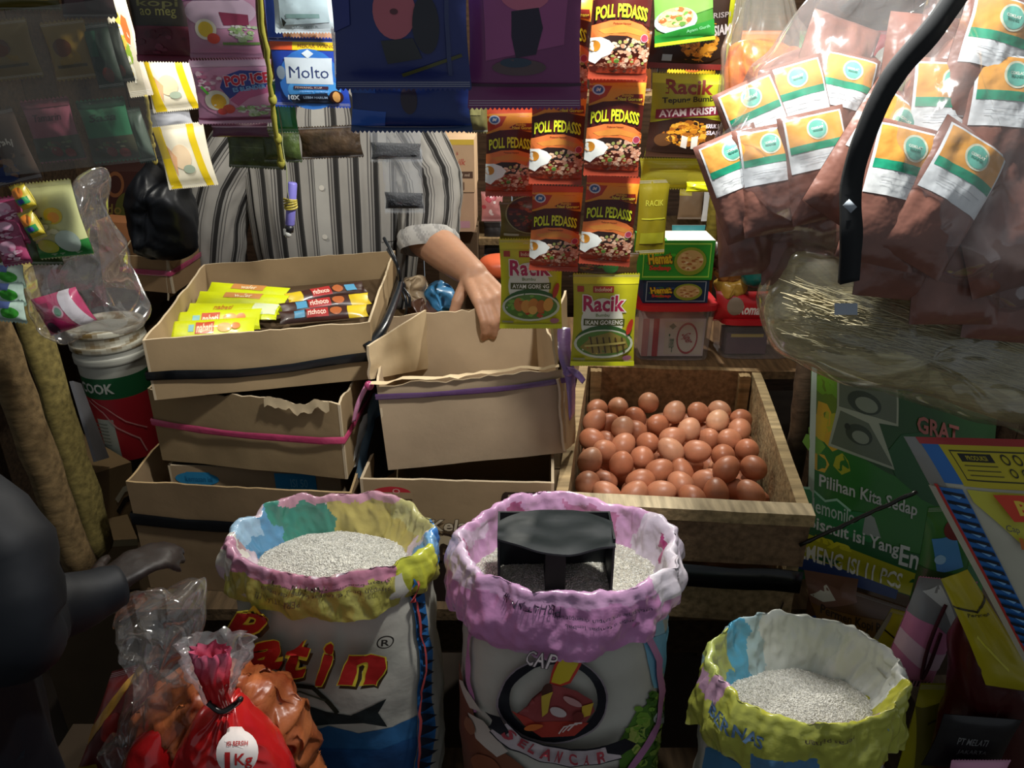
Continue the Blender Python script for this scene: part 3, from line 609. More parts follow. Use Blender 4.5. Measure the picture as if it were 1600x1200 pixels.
# ================================================================ rice sacks
def lerp(a, b, t): return a + (b - a) * t
def sack(name, label, group, cx, y_back, y_front, half, z, hem, colcoll, items, label_items, seed, bulge=1.04, zb=.346, rimamp=.012, bodycol='#b9b7ac', bodyfn=None, ricelv=.055, dome=.02, ricelabel='', rot=0, cy_shift=0, sqx=1.0, rimf=None, heightpx=None, ricecol='#dad8cc', rollr=.016, inn=.66):
    """open sack whose rim reaches y_back..y_front in the photo at height z"""
    Yb = PZ(cx, y_back, z).y; Yf = PZ(cx, y_front, z).y; yc = (Yb + Yf) / 2; ry = (Yb - Yf) / 2
    c = V((PZ(cx, (y_back + y_front) / 2, z).x, yc, 0)); rx = half * mpp(cx, (y_back + y_front) / 2, yc) 
    o = empty(name, (c.x, c.y, zb), label, 'sack', group); N_ = noise.noise
    def rimz(u): a = 2 * PI * u; return z + rimamp * N_(V((math.cos(a) * 1.6, math.sin(a) * 1.6, seed))) + rimamp * .5 * N_(V((math.cos(a) * 5, math.sin(a) * 5, seed))) + (rimf(u) if rimf else 0)
    def ringp(u, k, zz, amp=.006, fr=3.0, sq=0):
        a = 2 * PI * u; ca, sa = math.cos(a), math.sin(a)
        if sq:
            m = (abs(ca) ** (2 + sq) + abs(sa) ** (2 + sq)) ** (-1 / (2 + sq)); ca, sa = ca * m, sa * m
        r = 1 + amp / ry * (N_(V((ca * fr, sa * fr, zz * 12 + seed))) + .5 * N_(V((ca * fr * 3, sa * fr * 3, zz * 30 + seed))))
        return V((c.x + rx * k * ca * r, c.y + (ry * k) * sa * r, zz))
    H = z - zb
    def body(u, v):  # v 0 bottom .. 1 top
        k = .90 + .12 * math.sin(PI * min(1, v * 1.05)) ** .7 if v < .93 else lerp(1.0, .93, (v - .93) / .07)
        k *= bulge * (lerp(.9, 1, min(1, v * 8)))
        return ringp(u, k, zb + (H - .02) * v, .005, 2.4, sq=.5)
    # v as function of pixel for prints
    def bodypx(px, py):
        Yq = c.y - ry * bulge * .98; zz = P(px, py, Yq).z; v = max(.01, min(.99, (zz - zb) / (H - .02)))
        s = (P(px, py, Yq).x - c.x) / (rx * bulge * 1.0); s = max(-.985, min(.985, s)); u = (.75 + math.asin(s) / (2 * PI)); p0 = body(u, v)
        # second pass with real depth
        for _ in range(2):
            zz = P(px, py, p0.y).z; v = max(.01, min(.99, (zz - zb) / (H - .02))); s = (P(px, py, p0.y).x - c.x) / (rx * bulge); s = max(-.985, min(.985, s)); u = (.75 + math.asin(s) / (2 * PI)); p0 = body(u, v)
        return p0
    mb = MB(); mb.grid(body, 72, 34, (lambda u, v: bodyfn(u, v)) if bodyfn else bodycol, wrap=True)
    mb.face([body(i / 24, 0) for i in range(24)], bodycol)
    mb.decal(bodypx, items, lift=.0012, step=.00065, cut=30, dom=(cx - half, 900, cx + half, 1260))
    mb.build('sack_body', M_BAG(), o)
    def collar(u, v):  # v 0 inner at rice, .45 rim, 1 outer hem
        rz = rimz(u); hm = hem(u)
        if v < .4:
            t = v / .4; k = lerp(inn, .92, t ** .75) + .025 * N_(V((math.cos(6.283 * u) * 2.5, math.sin(6.283 * u) * 2.5, seed + t))); zz = lerp(z - ricelv - .02, rz - rollr * .3, t)
        elif v < .6:
            t = (v - .4) / .2; a = PI * t; k = .92 + (.055 * (1 - math.cos(a)) + .0) * 1.0; zz = rz - rollr * .3 + rollr * math.sin(a)
        else:
            t = (v - .6) / .4; k = 1.03 + .05 * math.sin(PI * t * .7) + .015; zz = lerp(rz - rollr * .3, z - hm, t)
        p = ringp(u, k * (1.0), zz, .0085, 3.4); q = V((p.x * 1.0, p.y, p.z * .45)); rg = abs(N_(q * 26 + V((seed, 0, 0)))) + .6 * abs(N_(q * 85 + V((0, seed, 0)))); dv = (p - V((c.x, c.y, p.z))).normalized() * (1 if v > .5 else -1)
        return p + dv * (.0025 - .007 * rg) * (1 if v > .05 else 0) + V((0, 0, .0018 * N_(q * 28 + V((5, seed, 1))))) + V((0, 0, .007 * N_(V((u * 40, seed, 0))) * max(0, v - .8) * 5))
    mb = MB(); mb.grid(collar, 300, 64, colcoll, wrap=True)
    if label_items:
        def cf(px, py):
            Yq = c.y - ry * 1.1; s = (P(px, py, Yq).x - c.x) / (rx * 1.06); s = max(-.98, min(.98, s)); u = .75 + math.asin(s) / (2 * PI)
            zz = P(px, py, Yq).z; rz = rimz(u); t = (rz - .005 - zz) / max(.01, rz - .005 - (z - hem(u))); return collar(u, .6 + .4 * max(0, min(1, t)))
        mb.decal(cf, label_items, lift=.0034, cut=14, dom=(cx - half, 880, cx + half, 1160))
    mb.build('folded_collar', M_SHEET(), o)
    # rice
    mb = MB()
    def rice(u, v):
        a = 2 * PI * u; r = v; zz = z - ricelv + dome * (1 - r * r) + .004 * N_(V((r * math.cos(a) * 3, r * math.sin(a) * 3, seed)));
        return V((c.x + rx * (inn + .10) * r * math.cos(a), c.y + ry * (inn + .10) * r * math.sin(a), zz))
    mb.grid(rice, 48, 20, ricecol, v0=.01, wrap=True)
    rn = random.Random(seed)
    for i in range(3600):
        u, v = rn.random(), rn.random() ** .5 * .98; p = rice(u, v); a = rn.random() * PI * 2; d = V((math.cos(a), math.sin(a), rn.uniform(-.35, .35))) * .0032; s_ = V((-math.sin(a), math.cos(a), 0)) * .0009
        hgt = V((0, 0, .0014)); cc = mix('#f8f7ee', '#d6d3c6', rn.random())
        n = len(mb.v); mb.v += [tuple(p + x) for x in (-d, s_, d, -s_, hgt)]; mb.f += [(n, n + 1, n + 4), (n + 1, n + 2, n + 4), (n + 2, n + 3, n + 4), (n + 3, n, n + 4)]; mb.c += [C(cc)] * 4
    r = mb.build('rice', material('rice_grain', rough=.5, var=.2, vscale=160, bump=.9, bscale=420, grain=1, spec=.4)); tag(r, ricelabel, 'rice', kind='stuff')
    return o, c, rx, ry, bodypx
def patch(cells, base, seed, thr=.0):
    def f(u, v):
        a = 2 * PI * u; p = V((math.cos(a) * 2.2, math.sin(a) * 2.2, v * 3.2 + seed)); best = base; bv = thr
        for i, (col, du, sp, v0, v1) in enumerate(cells):
            d = min(abs(u - du), 1 - abs(u - du)) + .025 * noise.noise(p * 2 + V((i * 9, 0, 0)))
            if d < sp and v0 - .05 * noise.noise(p * 3) < v < v1 + .05 * noise.noise(p * 3 + V((4, 0, 0))): best = col
        return C(best)
    return f
# u: .75 faces the camera, 0 right, .25 back, .5 left
TXT = '#5a5236'
coll1 = patch([('#c9b7c0', .5, .5, 0, 1), ('#b87a90', .75, .30, .50, .66), ('#aaa552', .78, .22, .62, 1.1), ('#a98d8e', .70, .2, .3, .5), ('#3f8574', .36, .07, 0, .5), ('#3f8574', .28, .07, 0, .42), ('#5e93b8', .44, .05, 0, .5), ('#98b8d0', .47, .05, .3, .7), ('#b4a65f', .16, .11, 0, .5), ('#bf8fa0', .22, .15, .42, .6), ('#b9b47a', .08, .07, .3, 1), ('#6c9cc4', .965, .035, .1, .8), ('#3f7fc2', .03, .03, .5, 1), ('#d6d2c8', .56, .05, .2, .8), ('#b9bd3c', .91, .045, .35, .9), ('#b07f96', .60, .07, .35, .6)], '#c3b8bd', 1)
arcs = lambda px, py: 0
P1 = []
def big(st, cx_, cy_, w_, h_, rot=0, sh=.25):
    return [('t', st, cx_ + 3, cy_ + 6, w_, h_, '#3a2a18', {'b': .075, 'rot': rot, 'sh': sh}), ('t', st, cx_, cy_, w_ * 1.06, h_ * 1.06, '#d8c83a', {'b': .07, 'rot': rot, 'sh': sh}), ('t', st, cx_, cy_, w_, h_, '#a81f1c', {'b': .035, 'rot': rot, 'sh': sh})]
seg = []
blue = [('r', 640, 905, 662, 1230, '#2e6fb0')] + [('p', [(641, 920 + i * 17), (661, 928 + i * 17), (641, 936 + i * 17)], '#101a2c') for i in range(19)] + [('l', [(639, 905), (639, 1230)], 1.2, '#b24a4a')]
wave = [('p', [(395, 1160), (440, 1128), (500, 1130), (560, 1145), (610, 1135), (640, 1118), (640, 1250), (395, 1250)], '#2a5f8f'), ('p', [(395, 1200), (450, 1165), (520, 1168), (590, 1170), (640, 1150), (640, 1250), (395, 1250)], '#1d4a7c')]
fish = [('p', [(388, 1082), (430, 1078), (470, 1096), (510, 1110), (548, 1116), (572, 1104), (597, 1090), (586, 1112), (600, 1134), (565, 1128), (520, 1130), (480, 1140), (430, 1140), (392, 1128)], '#1d2527'), ('l', [(386, 1064), (440, 1066), (490, 1072), (515, 1096), (528, 1112)], 3.5, '#23291f'), ('l', [(430, 1084), (470, 1078), (510, 1092)], 1.5, '#454b3f'), ('p', [(440, 1136), (520, 1128), (470, 1146)], '#8b8f88')]
h1 = lambda u: .055 + .012 * noise.noise(V((math.cos(2 * PI * u) * 3, math.sin(2 * PI * u) * 3, 1))) + .015 * max(0, -math.sin(2 * PI * u))
sack('rice_sack', 'white woven rice sack lettered in red with a fish, patchwork pastel plastic collar', None, 515, 778, 900, 158, .885, h1, coll1,
     wave + fish + blue + big('P', 400, 972, 52, 66, 0, .3) + big('a', 428, 1008, 46, 46, .1) + big('t', 474, 1012, 34, 62, .1) + big('i', 512, 1018, 22, 66, .1) + big('n', 565, 1026, 62, 50, .06) + [('ring', 596, 984, 8, 8, .2, '#26241f'), ('t', 'R', 596, 984, 7, 8, '#26241f', {'b': .02})],
     [('t', 'PERHATIAN !!!', 430, 946, 74, 9, TXT, {'flip': 1}), ('t', 'simpan beras di tempat kering dan bersih', 500, 932, 200, 8, TXT, {'flip': 1}), ('t', 'jangan kena sinar matahari langsung', 510, 922, 190, 6, TXT, {'flip': 1})], 1, bulge=1.0, rimf=lambda u: -.006 + .006 * math.sin(2 * PI * u), ricelabel='white rice heaped in the sack with the red lettering and patchwork collar', ricelv=.05, dome=.028, rimamp=.014)
coll2 = patch([('#c99bc2', .5, .5, 0, 1), ('#c889ba', .72, .2, .62, 1), ('#cfc3d2', .02, .09, 0, 1), ('#d0b9d0', .5, .1, .3, .7), ('#b34f86', .52, .03, .1, .45), ('#b7749b', .2, .05, .1, .5), ('#a83d74', .02, .022, .28, .40), ('#d5cdd6', .93, .06, .1, .8), ('#b7628f', .34, .03, .2, .5), ('#d8a8cf', .3, .16, .42, .7)], '#cba6c8', 3)
rib = []
logo = [('ring', 866, 1085, 78, 66, .17, '#15171f'), ('ring', 866, 1085, 80, 68, .03, '#8a7f86'),
 ('p', [(886, 1000), (912, 1000), (912, 1020), (892, 1058), (875, 1064), (858, 1058), (866, 1030)], '#c2392c'), ('p', [(888, 1003), (908, 1003), (907, 1019), (890, 1054), (876, 1060), (862, 1056), (870, 1030)], '#cbb32a'),
 ('p', [(855, 1058), (875, 1062), (900, 1068), (922, 1082), (926, 1100), (908, 1126), (880, 1140), (850, 1138), (826, 1122), (812, 1106), (842, 1112), (846, 1086)], '#8f4040'),
 ('p', [(806, 1100), (840, 1118), (880, 1114), (918, 1118), (896, 1138), (850, 1140), (824, 1122)], '#a5382e'), ('e', 856, 1068, 9, 12, '#4a2a22'), ('p', [(848, 1075), (866, 1070), (856, 1100), (849, 1108)], '#bfa43c'), ('p', [(905, 1090), (924, 1084), (920, 1104), (906, 1108)], '#c9a637'),
 ('e', 872, 1098, 12, 7, '#c4b6b4', .4), ('e', 892, 1082, 14, 5, '#b98a88', .5), ('e', 838, 1122, 13, 4, '#c66a30', -.2), ('e', 900, 1104, 8, 8, '#6e2c2a')]
for i, k in enumerate((0, 1, 2)): logo.append(('l', [(870 + 8 * i, 1130 - 3 * i), (880 + 8 * i, 1118 - 3 * i), (894 + 6 * i, 1116 - 2 * i)], 1.3, '#d5c4c0'))
import math as _m
wv = [(795, 1122), (815, 1142), (850, 1158), (890, 1166), (930, 1164), (955, 1156)]
logo += [('l', wv, 13, '#15171f'), ('l', wv, 11, '#b9aeb2'), ('p', [(776, 1094), (794, 1102), (806, 1128), (800, 1134), (780, 1120), (786, 1108)], '#15171f'), ('p', [(940, 1146), (966, 1134), (976, 1142), (972, 1150), (958, 1162), (942, 1158)], '#15171f')]
for ch, (x, y), a in zip('SELANCAR', [(807, 1130), (822, 1141), (838, 1149), (855, 1156), (873, 1160), (892, 1163), (911, 1163), (930, 1160)], (.75, .6, .45, .35, .25, .1, -.05, -.2)): logo.append(('t', ch, x, y, 11, 16, '#9c3c46', {'rot': a, 'b': .03}))
s2 = [('r', 1020, 960, 1062, 1090, '#8fb8cf'), ('p', [(1000, 1000), (1062, 985), (1062, 1075), (1010, 1075)], '#6faac8'), ('p', [(985, 1110), (1020, 1082), (1050, 1060), (1062, 1050), (1062, 1240), (960, 1240), (960, 1160)], '#4f7a2c'), ('s', 1015, 1150, 40, 70, 90, ['#6f9a35', '#3c6423', '#87a840', '#a9b85a'], 9, 4), ('e', 1030, 1120, 26, 13, '#a9b2ae', -.1), ('e', 1040, 1126, 14, 10, '#c5ccc8', .2),
      ('l', [(985, 972), (1005, 990), (1018, 1030), (1020, 1080), (1012, 1130), (985, 1180), (950, 1240)], 5, '#b77aa6'), ('l', [(748, 960), (744, 1000), (750, 1060), (760, 1110)], 3, '#b77aa6'),
      ('p', [(732, 1030), (744, 1070), (760, 1120), (785, 1160), (830, 1200), (860, 1240), (732, 1240)], '#7a4a36'), ('p', [(748, 1110), (770, 1120), (802, 1168), (790, 1178), (762, 1150)], '#c6bdb2'), ('p', [(735, 1060), (742, 1062), (770, 1108), (752, 1102)], '#c6bdb2'), ('e', 775, 1190, 22, 14, '#8a5239', .6), ('e', 752, 1130, 8, 16, '#96654a', -.4), ('e', 955, 1210, 26, 14, '#6e3a32')]
h2 = lambda u: .078 + .018 * max(0, -math.sin(2 * PI * (u - .05))) + .014 * noise.noise(V((math.cos(2 * PI * u) * 2.5, math.sin(2 * PI * u) * 2.5, 4))) - .05 * max(0, math.cos(2 * PI * u)) ** 2
S2 = sack('rice_sack', 'white rice sack with a round black and red emblem and pink plastic collar', None, 886, 784, 938, 172, .888, h2, coll2, s2 + logo + [('t', 'CAP', 845, 1010, 44, 24, '#4a4346', {'b': .055, 'rot': .22}), ('t', 'CAP', 845, 1010, 42, 22, '#bdb2b4', {'b': .0, 'rot': .22})],
     [('t', 'PERHATIAN !!!', 829, 958, 92, 15, '#4b3550', {'flip': 1, 'rot': .16}), ('t', 'untuk tahan lama simpan di tempat kering', 940, 972, 160, 7, '#5a4460', {'flip': 1}), ('t', 'jangan di tempat lembab', 940, 982, 110, 6, '#5a4460', {'flip': 1})], 2, bulge=.97, rimf=lambda u: .004 * math.sin(2 * PI * u), ricelabel='white rice in the pink-collared sack around the black scoop box', ricelv=.05, dome=.012, ricecol='#cfcbbb', rimamp=.014, inn=.76)
coll3 = patch([('#b9b83f', .5, .5, 0, 1), ('#b0b44c', .72, .26, .5, 1), ('#a9c2c6', .25, .2, 0, .8), ('#4f9fc0', .40, .06, 0, .6), ('#cdd2cb', .17, .13, 0, .75), ('#d8dad4', .06, .09, .1, .8), ('#b77a42', .03, .05, .62, 1), ('#a58a95', .74, .12, .28, .48), ('#b58fa6', .52, .05, .4, .7), ('#a8b25e', .46, .07, .2, .6), ('#4f7fa6', .70, .05, .85, 1.1)], '#b6b862', 6)
h3 = lambda u: .10 + .02 * noise.noise(V((math.cos(2 * PI * u) * 3, math.sin(2 * PI * u) * 3, 9)))
sack('rice_sack', 'smaller rice sack with a yellow and pale blue folded collar', None, 1260, 982, 1128, 152, .745, h3, coll3,
     [('p', [(1110, 1200), (1180, 1230), (1290, 1200), (1400, 1150), (1410, 1250), (1110, 1250)], '#c28a2a'), ('s', 1260, 1210, 100, 20, 60, ['#d3a23a', '#8f5a1e', '#c9b05c'], 8, 3), ('p', [(1110, 1180), (1150, 1190), (1190, 1200), (1190, 1250), (1110, 1250)], '#3c6f94'), ('p', [(1375, 1120), (1415, 1110), (1415, 1190), (1385, 1180)], '#7fa0a6')],
     [('t', 'BERNAS', 1165, 1168, 74, 18, '#56759a', {'b': .02, 'rot': .12}), ('t', 'beras pilihan', 1300, 1160, 80, 9, TXT, {'flip': 1})], 5, bulge=.95, rimf=lambda u: .018 * math.sin(2 * PI * (u - .05)) * -1 * -1, ricelabel='white rice in the smaller yellow-collared sack', ricelv=.06, dome=.02, rimamp=.018, zb=.346)
# rice scoop box cut from a black canister
c = S2[1]; mbx = MB(); z0 = .835; kz = .135
A = PZ(778, 900, .84); B = PZ(948, 925, .84)
sc = empty('rice_scoop', (c.x - .0, c.y, .86), 'black plastic scoop made from a cut canister, standing in the pink-collared rice sack', 'scoop')
L = P(780, 905, .86); fA = P(782, 830, .90); Bk = P(955, 850, .93)
w_ = (P(955, 850, .91) - P(780, 830, .91)).x; xm = P(866, 850, .905).x; zt = .945; zl = .838
X0, X1 = xm - w_ / 2, xm + w_ / 2; Y0, Y1 = .862, .926; ZT = P(800, 842, Y0).z
mb = MB(); th = .003; dk = '#1d2425'; M_SC = material('matte_black_plastic', rough=.55, var=.1, bump=.4, bscale=16, spec=.3)
def wallq(a, b, z0a, z1a, col=dk, inn=V((0, 1, 0))): mb.hexa([V((*a, z0a)), V((*b, z0a)), V((*b, z0a)) + inn * th, V((*a, z0a)) + inn * th, V((*a, z1a)), V((*b, z1a)), V((*b, z1a)) + inn * th, V((*a, z1a)) + inn * th], col)
wallq((X0, Y1), (X1, Y1), zl, ZT); wallq((X0, Y0), (X0, Y1), zl, ZT, inn=V((1, 0, 0))); wallq((X1 - th, Y0), (X1 - th, Y1), zl, ZT, inn=V((1, 0, 0)))
mb.hexa([V((xm - .014, Y0 + .004, zl)), V((xm + .014, Y0 + .004, zl)), V((xm + .014, Y0 + .05, zl)), V((xm - .014, Y0 + .05, zl)), V((xm - .014, Y0 + .004, ZT - .022)), V((xm + .014, Y0 + .004, ZT - .022)), V((xm + .014, Y0 + .05, ZT - .022)), V((xm - .014, Y0 + .05, ZT - .022))], '#0d1011')
mb.build('scoop_walls', M_SC, sc)
mb = MB(); N_ = noise.noise
def top(u, v, k=0):
    x = X0 + (X1 - X0) * u; y = Y0 - .004 + (Y1 - Y0 + .006) * v
    dip = -.010 * (1 - v) * math.sin(PI * u) ** 2 - .012 * u * (1 - v); ysh = .012 * math.sin(PI * u) * (1 - v); yb = -.03 * (abs(2 * u - 1) ** 3) * v
    return V((x, y - ysh + yb, ZT + dip + .0035 * N_(V((u * 4, v * 4, 2))) + k * .003))
mb.grid(lambda u, v: top(u, v, 1), 24, 12, dk); mb.grid(lambda u, v: top(1 - u, v, 0), 24, 12, dk); mb.grid(lambda u, v: top(u, 0, v), 24, 1, '#3a3f40'); mb.grid(lambda u, v: top(1 - u, 1, v), 24, 1, dk)
mb.grid(lambda u, v: top(0, 1 - u, v), 12, 1, dk); mb.grid(lambda u, v: top(1, u, v), 12, 1, dk)
mb.build('scoop_top', M_SC, sc)
# ================================================================ bottom-left: crackers, clear bags
def peaks(pts): return pts
CR = M_FOIL
t = empty('low_stool', (-.36, .72, 0), 'low wooden stool under the bags at the bottom left', 'stool')
MB().box((-.37, .70, .545), (.30, .20, .02), '#3b2d1e').build('stool_top', M_WOODX(), t)
for x in (-.49, -.25):
    for y in (.63, .77): MB().box((x, y, .2675), (.03, .03, .535), '#33271a').build('leg', M_WOOD(), t)
crk = blob('cracker_bag', [(200, 1260), (205, 1150), (235, 1090), (300, 1052), (370, 1060), (430, 1075), (475, 1115), (492, 1180), (500, 1260), (350, 1300)], .74, .07, lambda u, v: mix('#7a3418', '#b0663a', .5 + .9 * noise.noise(V((math.cos(u * 6.28) * 5 * math.sin(v * PI), math.sin(u * 6.28) * 5 * math.sin(v * PI), v * 6)))), material('crinkled_orange', rough=.35, var=.3, vscale=18, bump=.9, bscale=30, spec=.5), 'clear bag of orange-brown crackers at the lower left behind the red knotted bag', 'bag', seed=3, amp=.014, ns=34, nu=120, nv=60)
rb = empty('shopping_bag', P(345, 1250, .68), 'red knotted plastic bag printed with a white round 1 Kg mark', 'bag')
body = blob('bag_body', [(262, 1260), (278, 1175), (300, 1130), (325, 1105), (352, 1100), (385, 1120), (425, 1160), (458, 1215), (470, 1280), (360, 1330)], .66, .045, '#b01718', material('red_film', rough=.25, var=.12, vscale=10, bump=.7, bscale=26, spec=.6, coat=.4), parent=rb, seed=8, amp=.006, ns=18, nu=160, nv=80, apex=(350, 1105, .65), pleat=.006)
f = blobf([(262, 1260), (278, 1175), (300, 1130), (325, 1105), (352, 1100), (385, 1120), (425, 1160), (458, 1215), (470, 1280), (360, 1330)], .66, .045, 8, .006, 18)
def red2(px, py):
    # nearest point on the front: project on bag plane
    p = P(px, py, .66); c0_ = P(364, 1205, .66); r = min(1, (V((p.x - c0_.x, 0, p.z - c0_.z))).length / .075)
    q = P(px, py, .66 - .052 * math.sqrt(max(0, 1 - r * r))); return q
mb = MB(); mb.decal(red2, [('e', 371, 1176, 31, 32, '#d9d0cc'), ('p', [(352, 1160), (356, 1140), (372, 1134), (384, 1150), (380, 1170)], '#d9d0cc'), ('t', '1', 357, 1186, 8, 24, '#b01718', {'b': .04}), ('t', 'Kg', 381, 1187, 26, 22, '#b01718', {'b': .015}), ('t', 'ISI BERSIH', 371, 1163, 30, 6, '#b01718')], lift=.003, dom=(330, 1130, 410, 1210)); mb.build('printed_mark', M_PAPER(), rb)
def gather(pts, rad, col, m, name, par, pl=9, amp=.18, seed=0, label=None, cat=None, nn=40):
    """pleated twisted neck of plastic"""
    pts = smoothpts(pts, 5); n = len(pts); R = []
    for i in range(n):
        t = i / (n - 1) * (len(rad) - 1); k = min(int(t), len(rad) - 2); R.append(rad[k] + (rad[k + 1] - rad[k]) * (t - k))
    mb = MB()
    def g(u, v):
        i = min(n - 2, int(v * (n - 1))); fr = v * (n - 1) - i; p = pts[i].lerp(pts[i + 1], fr); r = R[i] + (R[i + 1] - R[i]) * fr; a = 2 * PI * u
        r *= 1 + amp * math.sin(pl * a + 6 * noise.noise(V((v * 3, seed, 0)))) + amp * 1.2 * noise.noise(V((math.cos(a) * 2, math.sin(a) * 2, v * 5 + seed)))
        return p + V((math.cos(a) * r, math.sin(a) * r * .6, .25 * r * noise.noise(V((math.cos(a) * 3, math.sin(a) * 3, v * 3 + seed)))))
    mb.grid(g, nn, 4 * n // 3, col, wrap=True)
    o = mb.build(name, m, par)
    if par is None: tag(o, label, cat)
    return o
RF = MATS['red_film']
gather([P(350, 1112, .655), P(338, 1085, .65), P(335, 1060, .65), P(330, 1035, .655), P(328, 1014, .66)], [.009, .011, .015, .019, .020], lambda u, v: mix('#b51a20', '#c45a78', (v - .5) * 2), RF, 'knotted_neck', rb, seed=2)
mb = MB(); mb.tube(smoothpts([P(325, 1098, .645), P(346, 1112, .64), P(368, 1100, .645), P(376, 1092, .64)]), .0035, '#14110f', 6); mb.build('tie_string', M_BLACK(), rb)
gather([P(338, 1098, .665), P(336, 1060, .67), P(335, 1030, .68), P(338, 1004, .69)], [.012, .024, .036, .04], '#d8b8c4', film('pinkish_clear', (1, .92, .95), .22, .5, .9, 30), 'clear_cuff', rb, seed=5)
rb2 = blob('shopping_bag', [(190, 1260), (196, 1180), (225, 1150), (260, 1148), (285, 1190), (290, 1260)], .69, .035, '#a81618', RF, 'plain red plastic bag corner beside the 1 Kg bag at the bottom edge', 'bag', seed=12)
blob('clear_plastic_bag', [(160, 1230), (190, 1120), (230, 1040), (195, 1000), (205, 940), (235, 918), (275, 930), (310, 955), (328, 990), (300, 1040), (275, 1100), (262, 1180), (240, 1240)], .74, .05, '#ffffff', film('loose_clear', (1, 1, 1), .06, .6, 1.0, 16, .08), 'loose crumpled clear plastic bag standing up at the lower left', 'bag', seed=21, amp=.034, ns=17, nu=120, nv=50)
p = packet('snack_packet', [P(175, 1050, .86), P(250, 1030, .84), P(240, 1230, .80), P(110, 1230, .82)], '#6e1f1c', [('p', [(0, .5), (.6, 0), (.7, .06), (.1, .6)], '#b98a3a'), ('p', [(0, .8), (.35, .75), (.5, 1), (0, 1)], '#b99a2e'), ('e', .5, .45, .2, .12, '#8f2a24')], 'maroon and yellow crinkled snack packet at the bottom left, under the clear bag', 'snack', bulge=.02, wr=.006, seed=3)
# dim crumpled stuff on the left ground
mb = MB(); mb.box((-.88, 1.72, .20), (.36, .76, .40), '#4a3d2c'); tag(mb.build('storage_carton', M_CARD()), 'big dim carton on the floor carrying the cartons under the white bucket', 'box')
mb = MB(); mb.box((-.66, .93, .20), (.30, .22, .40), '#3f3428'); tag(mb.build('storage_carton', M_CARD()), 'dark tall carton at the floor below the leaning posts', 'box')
# ================================================================ left: bucket and cartons
def carton(name, corners, depth, col, items, label, cat='box', group=None, m=None, cut=1, topitems=None, dirv=None):
    TL, TR, BR, BL = [V(p) for p in corners]; n = ((TR - TL).cross(BL - TL)).normalized(); n = n if n.y > 0 else -n; d = (dirv or n) * depth; mb = MB()
    mb.hexa([BL, BR, BR + d, BL + d, TL, TR, TR + d, TL + d], col); mb.decal(lambda x, y: TL.lerp(TR, x).lerp(BL.lerp(BR, x), y), items, cut=cut, lift=.0006)
    if topitems: mb.decal(lambda x, y: (TL + d).lerp(TR + d, x).lerp(TL.lerp(TR, x), y), topitems, cut=cut, lift=.0006)
    o = mb.build(name, m or M_CARD(), origin=(BL + BR) / 2 + d / 2); o.location.z = min(BL.z, BR.z) if 0 else o.location.z
    return tag(o, label, cat, group)
bc = P(190, 620, 1.62); zb_ = P(205, 722, 1.55).z; zt_ = P(188, 545, 1.62).z
bk = empty('paint_bucket', (bc.x, bc.y, zb_), 'white plastic bucket with a green and red printed wrap and dirty lid', 'bucket')
rT = 52 * mpp(188, 545, 1.62); mb = MB(); Hh = zt_ - zb_
def bf(u, v): a = 2 * PI * u; r = rT * (.86 + .12 * v); return V((bc.x + r * math.cos(a), bc.y + r * math.sin(a), zb_ + Hh * v))
def bcol(u, v):
    a = (u - .75) * 2 * PI
    if v > .62: return C('#1d5a34') if v < .82 else C('#b8b9ad')
    if abs(a) < .5 and v < .42 and a < .1: return C('#aab0a4')
    return C('#a3202a') if v > .1 or a > 0 else C('#9aa39a')
mb.grid(bf, 64, 40, bcol, wrap=True); mb.face([bf(i / 24, 0) for i in range(24)][::-1], '#b8b9ad')
bd = lambda x, y: bf(.75 + (x - .5) * .5, 1 - y)
mb.decal(bd, [('t', 'COOK', .42, .27, .38, .1, '#c9cdc2', {'b': .03}), ('l', [(.3, .4), (.45, .5), (.55, .65), (.75, .8), (.8, .95)], .008, '#c98a86'), ('l', [(.35, .38), (.5, .46), (.65, .6), (.85, .72)], .006, '#c98a86')] + [('r', .3, .62 + i * .035, .3 + .16, .63 + i * .035, '#6f776f') for i in range(7)], lift=.001, cut=12)
mb.build('bucket_body', M_PLAIN(), bk)
mb = MB(); prof = [(.98, .93), (1.03, .94), (1.035, 1.0), (1.0, 1.01), (1.0, 1.05), (1.06, 1.06), (1.065, 1.11), (1.03, 1.12), (1.03, 1.19), (1.07, 1.20), (1.06, 1.25), (.95, 1.255), (.9, 1.22), (.0, 1.22)]
def lf(u, v): t = v * (len(prof) - 1); i = min(int(t), len(prof) - 2); fr = t - i; k = lerp(prof[i][0], prof[i + 1][0], fr); h = lerp(prof[i][1], prof[i + 1][1], fr); a = 2 * PI * u; return V((bc.x + rT * k * math.cos(a), bc.y + rT * k * math.sin(a), zb_ + Hh * h))
mb.grid(lf, 48, 39, lambda u, v: mix('#c9c6b4', '#7a6236', .4 + 1.3 * noise.noise(V((u * 14, v * 12, 0)))) if .35 < v < .95 else C('#c2c2b6'), wrap=True); mb.build('bucket_lid', M_PLAIN(), bk)
carton('storage_carton', [P(140, 742, 1.42), P(205, 722, 1.5), P(215, 815, 1.5), P(150, 835, 1.42)], .2, '#7a6547', [('l', [(.55, .55), (.75, .4), (1, .38)], .05, '#b0a890'), ('l', [(.55, .75), (.75, .58), (1, .55)], .05, '#241c16')], 'brown carton with a curved black mark under the white bucket', cut=6)
carton('storage_carton', [P(160, 845, 1.36), P(215, 842, 1.4), P(218, 920, 1.4), P(165, 925, 1.36)], .2, '#6d5a40', [('r', .0, .0, 1, .12, '#8f8262')], 'lower brown carton between the leaning post and the bottom box')
carton('cardboard_sheet', [P(108, 596, 1.36), P(122, 600, 1.44), P(166, 716, 1.46), P(146, 722, 1.36)], .006, '#77777a', [], 'grey folded cardboard edge leaning between the post and the bucket', 'cardboard')
